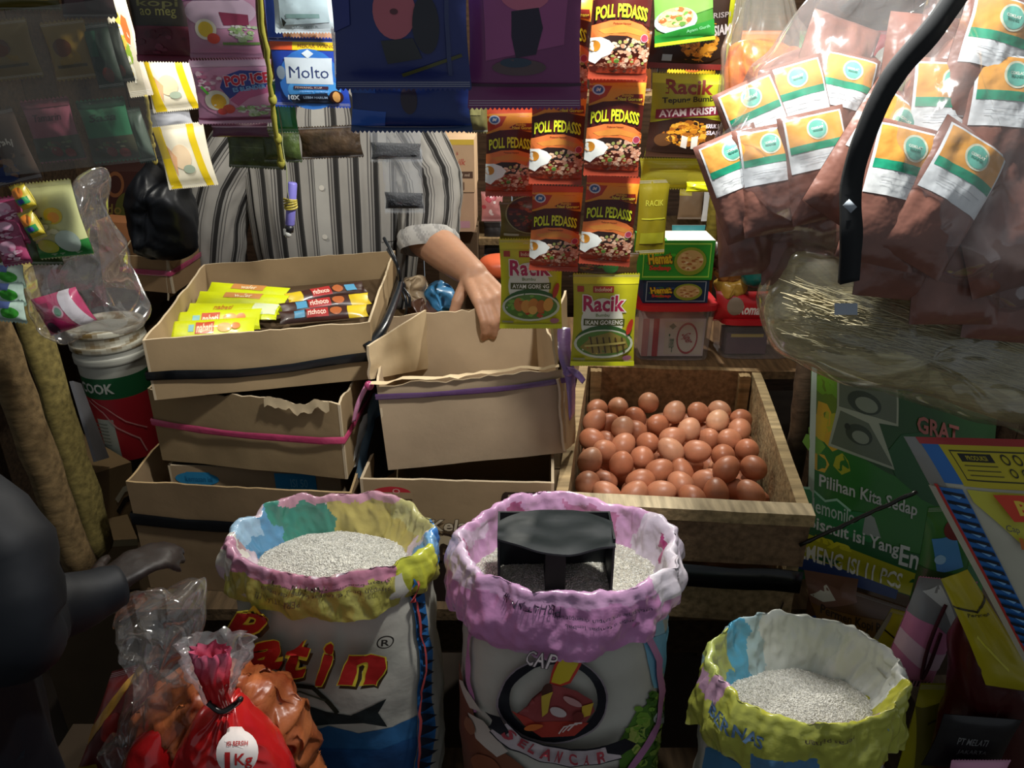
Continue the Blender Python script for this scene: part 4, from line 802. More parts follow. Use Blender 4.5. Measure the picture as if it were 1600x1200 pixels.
# small open carton left back
rH = [xy(PZ(186, 398, 1.115)), xy(PZ(262, 404, 1.115)), xy(PZ(308, 376, 1.115)), xy(PZ(215, 360, 1.115))]
H_, fH, gH = open_box('open_carton', rH, 1.115, 1.035, 'small open cardboard box with pink tape at the far left behind the top box', seed=23, col='#9a7c5a', tear=.001, amp=.002)
band(H_, gH, 1.082, .012, '#b5486a', 'pink_band', M_SHEET(), seed=15, sag=.001)
flap(H_, [P(262, 404, gH[1].y), P(308, 388, gH[1].y + .12), P(284, 446, gH[1].y + .1), P(264, 470, gH[1].y + .005)], '#b89a72', seed=9)
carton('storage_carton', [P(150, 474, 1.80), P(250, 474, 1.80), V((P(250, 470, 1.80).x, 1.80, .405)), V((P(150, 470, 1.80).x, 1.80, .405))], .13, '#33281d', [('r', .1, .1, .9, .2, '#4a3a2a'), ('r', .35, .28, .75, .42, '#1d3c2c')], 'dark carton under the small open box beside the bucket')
SZ_ = P(190, 430, 2.1).z; t = empty('side_shelf', (-1.22, 2.15, SZ_ - .02), 'dark rear shelf at far left under the maroon carton', 'shelf'); MB().box((-1.20, 2.18, SZ_ - .011), (.52, .44, .02), '#3a2c1e').build('shelf_board', M_WOODX(), t)
for x in (-1.44, -1.09):
    for y in (2.12, 2.37): MB().box((x, y, (SZ_ - .02) / 2), (.03, .03, SZ_ - .02), '#3a2c1e').build('leg', M_WOOD(), t)
carton('storage_carton', [P(140, 268, 2.1), P(240, 268, 2.1), P(240, 430, 2.1), P(140, 430, 2.1)], .2, '#2e1713', [('ring', .4, .12, .14, .12, .3, '#5f3a22'), ('e', .6, .35, .2, .16, '#3b3a16'), ('t', 'indo', .3, .35, .4, .1, '#5a4a20')], 'dark maroon printed carton behind the black bag at left')
carton('storage_carton', [P(150, 345, 1.98), P(213, 350, 1.98), V((P(216, 400, 1.98).x, 1.98, SZ_)), V((P(150, 400, 1.98).x, 1.98, SZ_))], .08, '#8a5a38', [], 'small orange-brown carton behind the clear bag at left')
# shelf with the pantry stack behind
# ================================================================ people
def hand(mb, wrist, d, n, side, curls, sk, thumbcurl=.3, k=1.0, spread=.10, thumbdir=None, curls2=None):
    """wrist point, d towards the fingers, n palm normal (fingers curl towards n), side=+1/-1 where the thumb sits"""
    d = V(d).normalized(); n = V(n); n = (n - d * n.dot(d)).normalized(); s = d.cross(n).normalized() * side; w0 = V(wrist)
    for i, off in enumerate((.027, .009, -.009, -.026)):
        L = (.088, .092, .088, .080)[i] * k; b = w0 + d * L + s * off * k; a0 = w0 + d * .008 * k + s * off * .6 * k
        mb.caps(a0, .0145 * k, b, .0115 * k, sk, 12)
        ang = 0; p = b; ls = [(.040, .025, .020), (.045, .028, .021), (.041, .026, .020), (.032, .020, .018)][i]; dd = (d + s * spread * (1.5 - i)).normalized()
        for j in range(3):
            ang += curls[i] * (.9, 1.1, .7)[j]; v = dd * math.cos(ang) + n * math.sin(ang); q = p + v * ls[j] * k
            mb.caps(p, (.0098 - .0010 * j) * k, q, (.0090 - .0010 * j) * k, sk, 10); p = q
    mb.caps(w0 - d * .01, .022 * k, w0 + d * .045 * k, .019 * k, sk, 12, .75)
    tb = w0 + d * .022 * k + s * .024 * k + n * .006 * k; td = V(thumbdir).normalized() if thumbdir is not None else (d * .7 + s * .75 + n * .25).normalized()
    q = tb + (td * .8 + s * .3).normalized() * .036 * k; mb.caps(w0 + s * .012 * k, .014 * k, q, .0125 * k, sk, 10); q2 = q + td * .032 * k; mb.caps(q, .0118 * k, q2, .0108 * k, sk, 10)
    v3 = (td + n * thumbcurl).normalized(); q3 = q2 + v3 * .026 * k; mb.caps(q2, .0108 * k, q3, .0088 * k, sk, 10)
    return q3, v3
def remesh(vox):
    def f(o):
        m = o.modifiers.new('r', 'REMESH'); m.mode = 'VOXEL'; m.voxel_size = vox; m.use_smooth_shade = True
        s = o.modifiers.new('s', 'CORRECTIVE_SMOOTH' if False else 'SMOOTH'); s.factor = .5; s.iterations = 3
    return f
def flatmat(name, col, rough=.5, var=.12, sss=.1, vscale=14):
    m = material(name, rough=rough, var=var, vscale=vscale, bump=.12, bscale=90, sss=sss, spec=.35)
    nt = m.node_tree
    at = [n for n in nt.nodes if n.type == 'ATTRIBUTE'][0]; rgb = nt.nodes.new('ShaderNodeRGB'); rgb.outputs[0].default_value = (*C(col), 1)
    for l in list(nt.links):
        if l.from_node == at: t_ = l.to_socket; nt.links.remove(l); nt.links.new(rgb.outputs[0], t_)
    return m
SK = '#b08468'
# --- shopkeeper
pc = P(520, 300, 1.93); px0 = pc.x
man = empty('person', (px0, 1.95, 0), 'shopkeeper in a grey striped shirt behind the boxes gripping the cardboard rim', 'person')
mb = MB(); SZ = 1.385
el_r = P(668, 372, 1.80); wr_r = P(741, 430, 1.61); sh_r = V((P(660, 190, 1.93).x, 1.93, SZ - .01)); sh_l = V((P(385, 190, 1.93).x, 1.93, SZ - .01))
el_l = P(340, 402, 1.89); wr_l = P(372, 500, 1.86)
hip = V((px0, 1.97, .90))
mb.caps(hip + V((-.08, 0, .02)), .125, hip + V((.08, 0, .02)), .125, SK, 20); mb.caps(hip + V((0, 0, .05)), .15, V((px0, 1.96, 1.14)), .15, SK, 20); mb.caps(V((px0 - .04, 1.95, 1.18)), .125, V((px0 - .05, 1.95, 1.30)), .11, SK, 20); mb.caps(V((px0 + .04, 1.95, 1.18)), .125, V((px0 + .05, 1.95, 1.30)), .11, SK, 20)
mb.caps(sh_l, .06, V((px0, 1.95, SZ + .03)), .065, SK, 16); mb.caps(sh_r, .06, V((px0, 1.95, SZ + .03)), .065, SK, 16)
mb.caps(V((px0, 1.95, SZ + .01)), .058, V((px0 + .005, 1.92, SZ + .12)), .052, SK, 16)
hc = V((px0 + .01, 1.89, SZ + .21))
mb.ball(hc + V((0, .012, .02)), (.076, .095, .095), SK, 24, 18); mb.ball(hc + V((0, -.018, -.05)), (.058, .068, .065), SK, 20, 14)
mb.caps(hc + V((0, -.088, .012)), .009, hc + V((0, -.107, -.025)), .0145, SK, 10); mb.ball(hc + V((.012, -.094, -.028)), .009, SK); mb.ball(hc + V((-.012, -.094, -.028)), .009, SK)
mb.caps(hc + V((-.018, -.083, -.057)), .007, hc + V((.018, -.083, -.057)), .007, SK, 8); mb.caps(hc + V((-.015, -.081, -.068)), .008, hc + V((.015, -.081, -.068)), .008, SK, 8)
mb.ball(hc + V((0, -.078, -.098)), (.022, .018, .016), SK)
for sx in (-1, 1):
    mb.ball(hc + V((sx * .076, .012, -.01)), (.009, .02, .032), SK); mb.caps(hc + V((sx * .014, -.088, .03)), .008, hc + V((sx * .045, -.078, .032)), .009, SK, 8)
    mb.caps(hip + V((sx * .085, 0, -.02)), .098, V((px0 + sx * .10, 1.96, .48)), .062, SK, 16); mb.caps(V((px0 + sx * .10, 1.96, .48)), .060, V((px0 + sx * .10, 1.99, .09)), .040, SK, 14)
    mb.caps(V((px0 + sx * .10, 2.0, .045)), .038, V((px0 + sx * .12, 1.84, .030)), .028, SK, 12)
mb.caps(sh_l, .055, el_l, .044, SK, 16); mb.caps(el_l, .043, wr_l, .028, SK, 16)
mb.caps(sh_r, .055, el_r, .050, SK, 16); mb.caps(el_r, .049, el_r.lerp(wr_r, .45), .044, SK, 16); mb.caps(el_r.lerp(wr_r, .4), .045, wr_r, .031, SK, 16)
tp, tv = hand(mb, wr_r, V((.38, -.85, -.26)), V((.0, .30, -.95)), -1, (.72, .8, .85, .9), SK, thumbcurl=.5, k=1.08, spread=.02, thumbdir=V((-.3, -.2, -.9)))
hand(mb, wr_l, V((.1, -.3, -.95)), V((.8, -.3, .1)), -1, (.25, .28, .3, .35), SK)
body = mb.build('body', flatmat('warm_skin', SK), man, mods=remesh(.0045))
mb = MB(); q = tv.cross(V((1, 0, 0))).normalized(); mb.ball(tp + V((0, -.0072, .002)), (.0065, .0022, .008), '#c9a08c', 10, 6); mb.build('thumbnail', M_PLAIN(), man)
mb = MB()
for sx in (-1, 1): mb.ball(hc + V((sx * .030, -.077, .014)), (.0125, .009, .008), '#d8d2c8', 12, 8); mb.ball(hc + V((sx * .030, -.0845, .014)), (.0055, .003, .0055), '#1d120c', 10, 6)
mb.build('eyes', M_PLAIN(), man)
mb = MB(); mb.grid(lambda u, v: hc + V((0, .02, .035)) + V((.084 * math.cos(6.283 * u) * math.sin(v * 1.75), .10 * math.sin(6.283 * u) * math.sin(v * 1.75) , .098 * math.cos(v * 1.75))) + V((noise.noise(V((u * 40, v * 9, 0))) * .004,) * 3), 48, 12, '#15100d', wrap=True, v0=.001); mb.build('hair', material('black_hair', rough=.5, var=.3, vscale=80, bump=.6, bscale=160), man)
# shirt: torso with vertical stripes, sleeves
PAT = [('#8d8a84', 5), ('#5a5856', .5), ('#8d8a84', 1.2), ('#4a4846', .6), ('#7d7b77', .9), ('#2a2928', 1.9), ('#6b6966', .6), ('#3a3938', .6)]
tot = sum(w for _, w in PAT)
def stripe(s, period=.046):
    x = (s / period) % 1 * tot
    for c_, w in PAT:
        if x < w: return C(c_)
        x -= w
    return C(PAT[0][0])
N_ = noise.noise
prof = [(.90, .165, .125), (.98, .185, .14), (1.08, .20, .145), (1.18, .205, .14), (1.26, .205, .13), (1.33, .208, .122), (1.39, .21, .112), (1.435, .19, .098), (1.465, .12, .085), (1.49, .072, .07)]
def torso(u, v, off=0):
    t = v * (len(prof) - 1); i = min(int(t), len(prof) - 2); fr = t - i; z, rx, ry = [lerp(prof[i][k], prof[i + 1][k], fr) for k in range(3)]
    a = 2 * PI * u + PI / 2; fold = .007 * N_(V((math.cos(a) * 4, math.sin(a) * 4, z * 2.5))) + .004 * N_(V((math.cos(a) * 11, math.sin(a) * 11, z * 5))) ; k = 1.03
    m = (abs(math.cos(a)) ** 2.6 + abs(math.sin(a)) ** 2.6) ** (-1 / 2.6)
    return V((px0 + (rx * k + fold + off) * math.cos(a) * m, 1.952 + (ry * k + fold + off) * math.sin(a) * m - .012 * math.sin((1.45 - z) * 3), z))
mb = MB(); mb.grid(torso, 420, 40, lambda u, v: stripe(u * 1.32, .044), wrap=True)
def tubew(p0, p1, p2, r0, r1, r2, seed, mb, opn=True, nu=200, stripephase=0):
    pts = smoothpts([p0, p1, p2], 8); n = len(pts)
    def g(u, v):
        i = min(n - 2, int(v * (n - 1))); fr = v * (n - 1) - i; p = pts[i].lerp(pts[i + 1], fr); t = (pts[i + 1] - pts[i]).normalized(); a = 2 * PI * u
        s = t.cross(V((0, 1, 0))).normalized(); b = t.cross(s); r = lerp(r0, r1, v * 2) if v < .5 else lerp(r1, r2, v * 2 - 1)
        r += .006 * N_(V((math.cos(a) * 2, math.sin(a) * 2, v * 5 + seed))) + .004 * N_(V((math.cos(a) * 5, math.sin(a) * 5, v * 9 + seed)))
        return p + s * math.cos(a) * r + b * math.sin(a) * r
    mb.grid(g, nu, 26, lambda u, v: stripe(u * .40 + stripephase, .044), wrap=True); return g
gl = tubew(sh_l + V((.05, 0, .01)), sh_l.lerp(el_l, .45) + V((-.022, 0, 0)), el_l + V((-.012, 0, -.012)), .075, .078, .074, 1, mb)
gr = tubew(sh_r + V((-.05, 0, .01)), sh_r.lerp(el_r, .5) + V((.012, 0, 0)), el_r + V((.004, -.012, -.0)), .078, .075, .066, 4, mb, stripephase=.02)
# collar and button strip
mb.grid(lambda u, v: V((px0 + (.068 + .018 * v) * math.cos(2 * PI * u), 1.945 + (.068 + .018 * v) * math.sin(2 * PI * u), 1.497 - .03 * v)), 48, 4, '#7d7b77', wrap=True)
mb.build('shirt', M_CLOTH(), man)
mb = MB(); 
for u0 in (.5,): mb.grid(lambda u, v: torso(.492 + .022 * u, .02 + .9 * v, .0035), 3, 40, '#9a9892')
pk = mb; pk.build('button_placket', M_CLOTH(), man)
for z in (.28, .42, .56): mb = MB(); p = torso(.503, z, .006); mb.grid(lambda u, v: p + V((.0062 * v * math.cos(6.283 * u), -.0012, .0062 * v * math.sin(6.283 * u))), 14, 2, '#c2beb4', wrap=True); mb.build('button', M_PLAIN(), man)
mb = MB(); mb.grid(lambda u, v: torso(.60 + .085 * u, .26 + .24 * v, .004), 40, 10, lambda u, v: stripe(.60 * 1.32 + u * .11 + .004, .044)); mb.build('chest_pocket', M_CLOTH(), man)
mb = MB(); d_ = (el_r - sh_r).normalized()
def cuff(u, v): a = 2 * PI * u; s = d_.cross(V((0, 1, 0))).normalized(); b = d_.cross(s); r = .068 + .006 * math.sin(PI * v) + .003 * N_(V((math.cos(a) * 3, math.sin(a) * 3, v * 4))); return el_r + d_ * (-.018 + .045 * v) + V((.004, -.012, 0)) + s * math.cos(a) * r + b * math.sin(a) * r
mb.grid(cuff, 120, 8, lambda u, v: mix(stripe(v * .02 + u * .42, .044), '#c8c6c2', .45), wrap=True); mb.build('rolled_cuff', M_CLOTH(), man)
mb = MB()
for sx in (-1, 1):
    tubew(hip + V((sx * .075, 0, .03)), V((px0 + sx * .10, 1.96, .5)), V((px0 + sx * .10, 1.985, .07)), .125, .09, .075, 7 + sx, mb, nu=32)
mb.c = [C('#20242c')] * len(mb.c); mb.grid(lambda u, v: hip + V((.185 * math.cos(6.283 * u), .15 * math.sin(6.283 * u), -.02 + .10 * v)), 32, 4, '#20242c', wrap=True); mb.build('trousers', M_CLOTH(), man)
# --- customer at the left edge in a dark jacket
NAVY = '#080d14'
sh = P(-105, 750, .66); el = P(0, 975, .60); wr = P(140, 930, .70); cx = sh.x - .16
cu = empty('person', (cx, .62, 0), 'customer in a dark navy jacket at the left edge reaching with one arm', 'person')
mb = MB(); S2_ = '#1d1512'; sz = sh.z  # skin colour darkened to carry the shadow the customer stands in
mb.caps(V((cx - .05, .60, .80)), .13, V((cx + .03, .60, .80)), .13, S2_, 18); mb.caps(V((cx, .60, .85)), .13, V((cx, .61, sz - .10)), .13, S2_, 18); mb.caps(sh, .055, V((cx, .61, sz)), .06, S2_); mb.caps(V((cx - .16, .62, sz)), .055, V((cx, .61, sz)), .06, S2_)
mb.caps(V((cx, .61, sz)), .052, V((cx, .62, sz + .12)), .05, S2_); mb.ball(V((cx, .64, sz + .22)), (.076, .095, .105), S2_, 24, 16); mb.caps(V((cx, .735, sz + .215)), .01, V((cx, .75, sz + .19)), .013, S2_, 8)
for sx in (-1, 1): mb.caps(V((cx + sx * .085, .60, .80)), .09, V((cx + sx * .09, .62, .45)), .06, S2_); mb.caps(V((cx + sx * .09, .62, .45)), .058, V((cx + sx * .09, .58, .09)), .04, S2_); mb.caps(V((cx + sx * .09, .57, .045)), .038, V((cx + sx * .10, .74, .03)), .028, S2_); mb.ball(V((cx + sx * .076, .64, sz + .21)), (.009, .02, .03), S2_)
mb.caps(sh, .05, el, .04, S2_); mb.caps(el, .038, wr, .026, S2_); mb.caps(V((cx - .17, .62, sz)), .05, V((cx - .22, .6, sz - .28)), .04, S2_); mb.caps(V((cx - .22, .6, sz - .28)), .038, V((cx - .18, .72, sz - .48)), .026, S2_)
hand(mb, wr, V((.55, .8, .12)), V((.0, .1, -1)), 1, (.3, .35, .4, .4), S2_, k=.72, spread=.01); hand(mb, V((cx - .18, .72, sz - .48)), V((.1, .3, -.9)), V((1, 0, 0)), -1, (.3, .3, .35, .4), S2_)
mb.build('body', flatmat('shaded_skin', S2_), cu, mods=remesh(.006))
mb = MB(); mb.grid(lambda u, v: V((cx, .632, sz + .24)) + V((.085 * math.cos(6.283 * u) * math.sin(v * 1.7), .10 * math.sin(6.283 * u) * math.sin(v * 1.7), .105 * math.cos(v * 1.7))), 40, 10, '#15100d', wrap=True, v0=.001); mb.build('hair', MATS['black_hair'], cu)
mb = MB()
def jt(u, v): a = 6.283 * u; z = lerp(.70, sz + .05, v); r = 1 - .55 * max(0, v - .82) / .18; w_ = .012 * N_(V((math.cos(a) * 3, math.sin(a) * 3, z * 6))); return V((cx + (.205 * r + w_) * math.cos(a), .61 + (.15 * r + w_) * math.sin(a), z))
mb.grid(jt, 60, 30, NAVY, wrap=True)
def tub(pts, rs, seed, n=24, col=NAVY):
    pp = smoothpts(pts, 8); R = [lerp(rs[min(int(i / 8), len(rs) - 2)], rs[min(int(i / 8), len(rs) - 2) + 1], (i % 8) / 8 if i < len(pp) - 1 else 1) for i in range(len(pp))]
    mb.tube([p + V((0, N_(p * 20) * .006, N_(p * 17) * .008)) for p in pp], [r * (1 + .12 * N_(V((i * .5, seed, 0)))) for i, r in enumerate(R)], col, n)
tub([sh + V((-.06, 0, .0)), sh.lerp(el, .5) + V((.012, 0, 0)), el + V((.004, 0, -.012)), el.lerp(wr, .5), wr + V((.03, .01, .004))], (.075, .064, .056, .038, .024), 3)
tub([V((cx - .12, .62, sz)), V((cx - .2, .61, sz - .15)), V((cx - .22, .6, sz - .28)), V((cx - .185, .71, sz - .46))], (.08, .07, .06, .04), 6)
mb.build('jacket', material('dark_jacket_cloth', rough=.6, var=.2, bump=.4, bscale=14, spec=.3), cu)
mb = MB()
for sx in (-1, 1): mb.tube([V((cx + sx * .08, .60, .84)), V((cx + sx * .09, .61, .5)), V((cx + sx * .09, .59, .07))], [.125, .09, .075], '#14161c', 20)
mb.build('trousers', M_CLOTH(), cu)
# ================================================================ hanging goods
def rail(x0, x1, Y, z, label):
    mb = MB(); mb.tube([V((x0, Y, z)), V(((x0 + x1) / 2, Y, z - .004)), V((x1, Y, z))], .008, '#8a7a4a', 8); tag(mb.build('hanging_rail', M_WOOD()), label, 'rail')
rail(-1.55, 1.65, 1.02, 1.74, 'thin horizontal pole above the frame from which the noodle sachet strips hang')
rail(-1.55, 1.65, .72, 1.78, 'nearest thin horizontal pole above the frame carrying the dark packs')
rail(-1.55, 1.65, 1.45, 1.80, 'rear thin horizontal pole above the frame carrying the bright sachets')
for x in (-1.5, 1.6):
    for y in (.72, 1.02, 1.45): tag(MB().tube([V((x, y, 0)), V((x, y, 2.42))], .02, '#5a4a32').build('wooden_post', M_WOOD()), 'round %s pole upright holding the %s hanging rail outside the photograph' % ('left' if x < 0 else 'right', {.72: 'nearest', 1.02: 'middle', 1.45: 'rear'}[y]), 'post')
def twine(a, b, r, col, label, name='string', mat=None, wob=.003, knots=()):
    a = V(a); b = V(b); n = 24; mb = MB(); mb.tube([a.lerp(b, i / n) + V((N_(V((i * .5, 1, r * 999))), N_(V((i * .4, 7, r * 999))), 0)) * wob for i in range(n + 1)], [r * (1 + .35 * N_(V((i * .8, 3, 3)))) for i in range(n + 1)], col, 7)
    for k in knots: mb.ball(a.lerp(b, k), (r * 1.7, r * 1.5, r * 2.2), col)
    return tag(mb.build(name, mat or M_CLOTH()), label, 'string')
# --- fried-noodle seasoning sachets, three strips
CHOC = '#4a120e'
def poll():
    W = '#eef2ea'
    return [('r', 0, 0, 1, .10, '#c84e2a'), ('p', [(0, .08), (1, .06), (1, .34), (.55, .26), (0, .30)], '#e0922a'), ('p', [(0, .1), (.4, .1), (.3, .2), (0, .28)], '#b33a20'), ('e', .16, .14, .11, .05, '#c9cfd2'), ('e', .16, .14, .085, .036, '#2f5f96'), ('t', 'IM', .16, .14, .09, .035, '#d8dcd2', {'sh': .3, 'b': .03}),
            ('p', [(0, .30), (.25, .25), (.6, .24), (1, .28), (1, .52), (.6, .46), (.3, .47), (0, .52)], CHOC), ('p', [(.45, .22), (.6, .175), (.95, .17), (.98, .25), (.7, .25)], '#7a1d12'), ('t', 'Bumbu', .68, .185, .2, .032, '#d8a430', {'b': .03}), ('t', 'Nasi Goreng', .73, .225, .44, .045, '#d8c03a', {'b': .04, 'out': [('#5a1610', .04, 0, 0)]}),
            ('t', 'POLL PEDASSS', .49, .385, .90, .135, '#15130a', {'b': .065, 'arc': .035}), ('t', 'POLL PEDASSS', .49, .38, .88, .12, '#dde42a', {'b': .03, 'arc': .035}),
            ('p', [(0, .52), (.3, .47), (.6, .46), (.85, .50), (1, .56), (1, .66), (0, .64)], '#e0783a'), ('p', [(.1, .56), (.5, .50), (.9, .56), (1, .62), (.6, .57), (.2, .59)], '#d68a3a'), ('t', 'Pedasnya Nampol', .5, .495, .3, .02, '#2a120c'),
            ('p', [(0, .66), (.3, .60), (.6, .60), (.9, .66), (1, .72), (1, .74), (0, .74)], '#2c1a14'), ('s', .60, .76, .42, .13, 110, ['#d09a80', '#dcb094', '#b87e60', '#e6c4a4', '#c89070', '#9ca45a'], .045, 2), ('s', .5, .885, .5, .045, 70, ['#9a5c44', '#b88064', '#7a4430'], .03, 6),
            ('p', [(0, .63), (.15, .62), (.30, .65), (.40, .70), (.33, .77), (.2, .80), (.1, .86), (0, .84)], W), ('e', .07, .70, .09, .05, '#d08a28'), ('e', .9, .62, .06, .035, '#a83a52'), ('ring', .9, .62, .065, .038, .15, '#d8a8b0'), ('e', .45, .83, .04, .015, '#4f7a2c'),
            ('r', 0, .93, 1, 1, '#a8442c')]
R_ = quad(918, 0, 1014, 160, 1.02)
pk0 = packet('noodle_seasoning_sachet', quad(916, 118, 1004, 274, 1.02, roll=.03), '#b8482a', poll(), 'middle sachet of the rightmost strip with yellow lettering over fried noodles, in the brightest light', 'sachet', 'noodle seasoning sachets on strips', bulge=.008, seed=4, cut=8, crimpcol='#a8442c')
Wm = mpp(960, 196, 1.02)
def putpoll(px, py, Y, label, roll=0.0, yaw=0.0):
    c = P(px, py, Y); o = dup(pk0, c, label); o.rotation_euler = (0, roll, yaw); return o
putpoll(970, 38, 1.00, 'top sachet of the rightmost strip with yellow lettering over fried noodles, at frame top', .0, .05)
putpoll(951, 346, 1.05, 'bottom sachet of the rightmost strip with yellow lettering over fried noodles, hem tilted', .03, -.05)
putpoll(871, 214, 1.05, 'upper sachet of the middle strip with yellow lettering over fried noodles, in half shadow', .0, .04)
putpoll(868, 358, 1.09, 'lower sachet of the middle strip with yellow lettering over fried noodles, bright and complete', .0, -.04)
putpoll(798, 238, 1.12, 'lone sachet of the leftmost strip with yellow lettering over fried noodles, overlapped at its right', -.01, .1)
putpoll(877, 70, 1.03, 'sachet hidden largely behind the purple pack, only its right edge showing', .0, .02)
for (px, Y, lb) in ((972, 1.0, 'rightmost'), (880, 1.03, 'middle'), (798, 1.12, 'leftmost')):
    a = P(px, 0 if px != 798 else 168, Y); twine(V((a.x, Y + .004, 1.74 if Y < 1.1 else 1.74)), V((a.x, Y + .012, a.z)), .0012, '#8a7a5a', 'thin string holding the %s strip of noodle seasoning sachets' % lb)
# --- green-yellow seasoning packs
YG = '#c4c01a'
def racik(sub, food, dish):
    return [('r', 0, .03, 1, .10, '#d0cb20'), ('r', .30, .12, .62, .185, '#a32a1c'), ('t', 'Indofood', .46, .153, .26, .04, '#e0cba0'), ('r', .06, .12, .16, .18, '#a8381f'), ('e', .46, .50, .34, .26, '#dcdcc8'), ('t', 'Racik', .48, .30, .66, .17, '#b0184a', {'b': .03, 'out': [('#e2dccb', .05, 0, 0)]}), ('t', 'Bumbu', .46, .42, .22, .035, '#7a8a4a'),
            ('r', .16, .462, .82, .535, '#4f5216'), ('t', sub, .49, .50, .60, .048, '#f0eedc', {'b': .015}), ('e', .5, .72, .46, .19, '#2f5a22'), ('e', .5, .74, .47, .165, '#c9ccb4'), ('e', .5, .735, .43, .145, '#567a2a')] + food + [('e', .88, .90, .07, .03, '#a86a7a'), ('r', .04, .90, .22, .925, '#8a8a5a'), ('e', .9, .55, .04, .09, '#b3301c', .4), ('r', 0, .945, 1, 1, '#c9cc12')]
ayam = [('s', .5, .73, .38, .12, 40, ['#4f8a2c', '#7aa83a', '#b8401e'], .06, 2)] + [('e', .30 + .12 * i, .71 + .02 * (i % 2), .085, .075, c_, .5 - .3 * i) for i, c_ in enumerate(('#b8702a', '#d0903a', '#c87f2c', '#b96a22', '#d89a44'))] + [('e', .53, .77, .07, .05, '#e0a850')]
ikan = [('s', .5, .74, .38, .12, 30, ['#5a7a2c', '#a8501e', '#c9b03a'], .05, 3), ('p', [(.12, .78), (.3, .66), (.6, .60), (.85, .68), (.9, .78), (.7, .84), (.35, .86)], '#8a7a34')] + [('l', [(.28 + .1 * i, .66), (.34 + .1 * i, .84)], .012, '#4a3a14') for i in range(6)] + [('l', [(.2, .76), (.85, .72)], .012, '#b8a85a')]
def pk(name, x0, y0, x1, y1, Y, base, items, label, cat, roll=0, dY=0, yaw=0, **k): return packet(name, quad(x0, y0, x1, y1, Y, roll, dY, yaw), base, items, label, cat, **k)
S = 'seasoning_packet'
pk(S, 780, 374, 880, 512, 1.15, YG, racik('AYAM GORENG', ayam, 0), 'lime green seasoning packet with fried chicken on a plate', 'packet', seed=2, group='seasoning packets with a green ground')
pk(S, 893, 428, 995, 570, 1.12, '#b0ac14', racik('IKAN GORENG', ikan, 1), 'lime green seasoning packet with a grilled fish on a plate', 'packet', seed=5, group='seasoning packets with a green ground')
pk(S, 780, 316, 880, 376, 1.155, '#5f5216', [('e', .5, .3, .4, .45, '#3a1c10'), ('s', .5, .3, .34, .4, 60, ['#5a2416', '#7a3a1e', '#2f3a16'], .05, 4), ('ring', .5, .3, .42, .48, .05, '#8a8a5a'), ('r', .06, .78, .3, .84, '#a8a88a')], 'brown base of the packet hanging above the fried chicken seasoning packet', 'packet', seed=8)
pk(S, 888, 395, 998, 432, 1.125, '#4a3616', [('s', .35, .4, .25, .3, 40, ['#a8602a', '#4f7a2c', '#7a3a1e'], .05, 4), ('e', .6, .5, .12, .3, '#2f6a2c')], 'brown base of the packet hanging above the grilled fish seasoning packet', 'packet', seed=9)
krispi = [('r', 0, 0, 1, .11, '#bfc21e'), ('r', 0, .11, 1, .5, '#9a9f1e'), ('t', 'Racik', .48, .15, .62, .17, '#7a2418', {'b': .03}), ('t', 'Tepung Bumbu', .5, .30, .74, .085, '#2a2a10', {'b': .03, 'rot': -.06}), ('p', [(.06, .42), (.95, .35), (.95, .46), (.06, .53)], '#7a1f3a'), ('t', 'AYAM KRISPI', .48, .44, .76, .085, '#e0d8d8', {'b': .03, 'rot': -.08}),
          ('p', [(0, .58), (.3, .52), (.7, .5), (1, .55), (1, 1), (0, 1)], '#2a1810'), ('s', .52, .70, .30, .15, 90, ['#c98a24', '#b8741c', '#e0a83a', '#96581a'], .06, 2), ('e', .2, .78, .12, .08, '#5a3a1e'), ('e', .86, .76, .1, .08, '#4a2c18'), ('p', [(.44, .72), (.52, .74), (.52, .88), (.44, .86)], '#dcd8cc'), ('p', [(.57, .74), (.66, .72), (.66, .88), (.58, .88)], '#dcd8cc'), ('t', 'KRIUK 5', .84, .6, .18, .05, '#d8d2dc', {'b': .03}), ('t', 'SIAM', .86, .68, .2, .05, '#d8d2dc', {'b': .03}), ('r', 0, .93, 1, 1, '#3a2416')]
pk(S, 1013, 116, 1135, 246, 1.18, '#8f9420', krispi, 'yellow-green packet with a purple band over crispy chicken', 'packet', seed=12, roll=.03)
pk(S, 1018, -60, 1150, 108, 1.19, '#2f1c12', [('s', .6, .72, .26, .2, 90, ['#c98a24', '#b8741c', '#8a5a1a', '#e0a83a'], .05, 8), ('e', .55, .74, .45, .2, '#1d120c'), ('s', .6, .74, .22, .14, 80, ['#c98a24', '#b8741c', '#8a5a1a', '#d89a3a'], .05, 8), ('p', [(.9, 0), (1, 0), (1, .9), (.95, .9)], '#b0b61e'), ('t', 'KRISPI', .8, .48, .3, .05, '#a8a0a0', {'rot': -.1}), ('t', '5 SIAM', .82, .62, .3, .1, '#d8d4d4', {'b': .03, 'rot': -.15}), ('r', .16, .86, .28, .92, '#9ab6c4'), ('r', 0, .94, 1, 1, '#6a1a14')], 'dark brown crispy chicken packet at the top, lit at its right', 'packet', seed=13, roll=.03)
pk('green_packet', 1020, -60, 1116, 68, 1.10, '#3f7a2a', [('p', [(0, 0), (1, 0), (1, .6), (0, .75)], '#6fa04a'), ('e', .35, .7, .36, .16, '#a8c4bc'), ('e', .35, .66, .3, .12, '#c9a070'), ('s', .35, .66, .26, .1, 30, ['#c95a2c', '#e0c98a', '#5a8a3a'], .06, 2), ('p', [(0, .86), (1, .74), (1, .94), (0, .97)], '#1f7a2a'), ('t', 'Ayam Gurih', .72, .84, .4, .05, '#7ab88a', {'rot': -.08}), ('r', 0, .955, 1, 1, '#a8c81e')], 'green packet with a soup bowl picture at the top edge', 'packet', roll=-.12, seed=14)
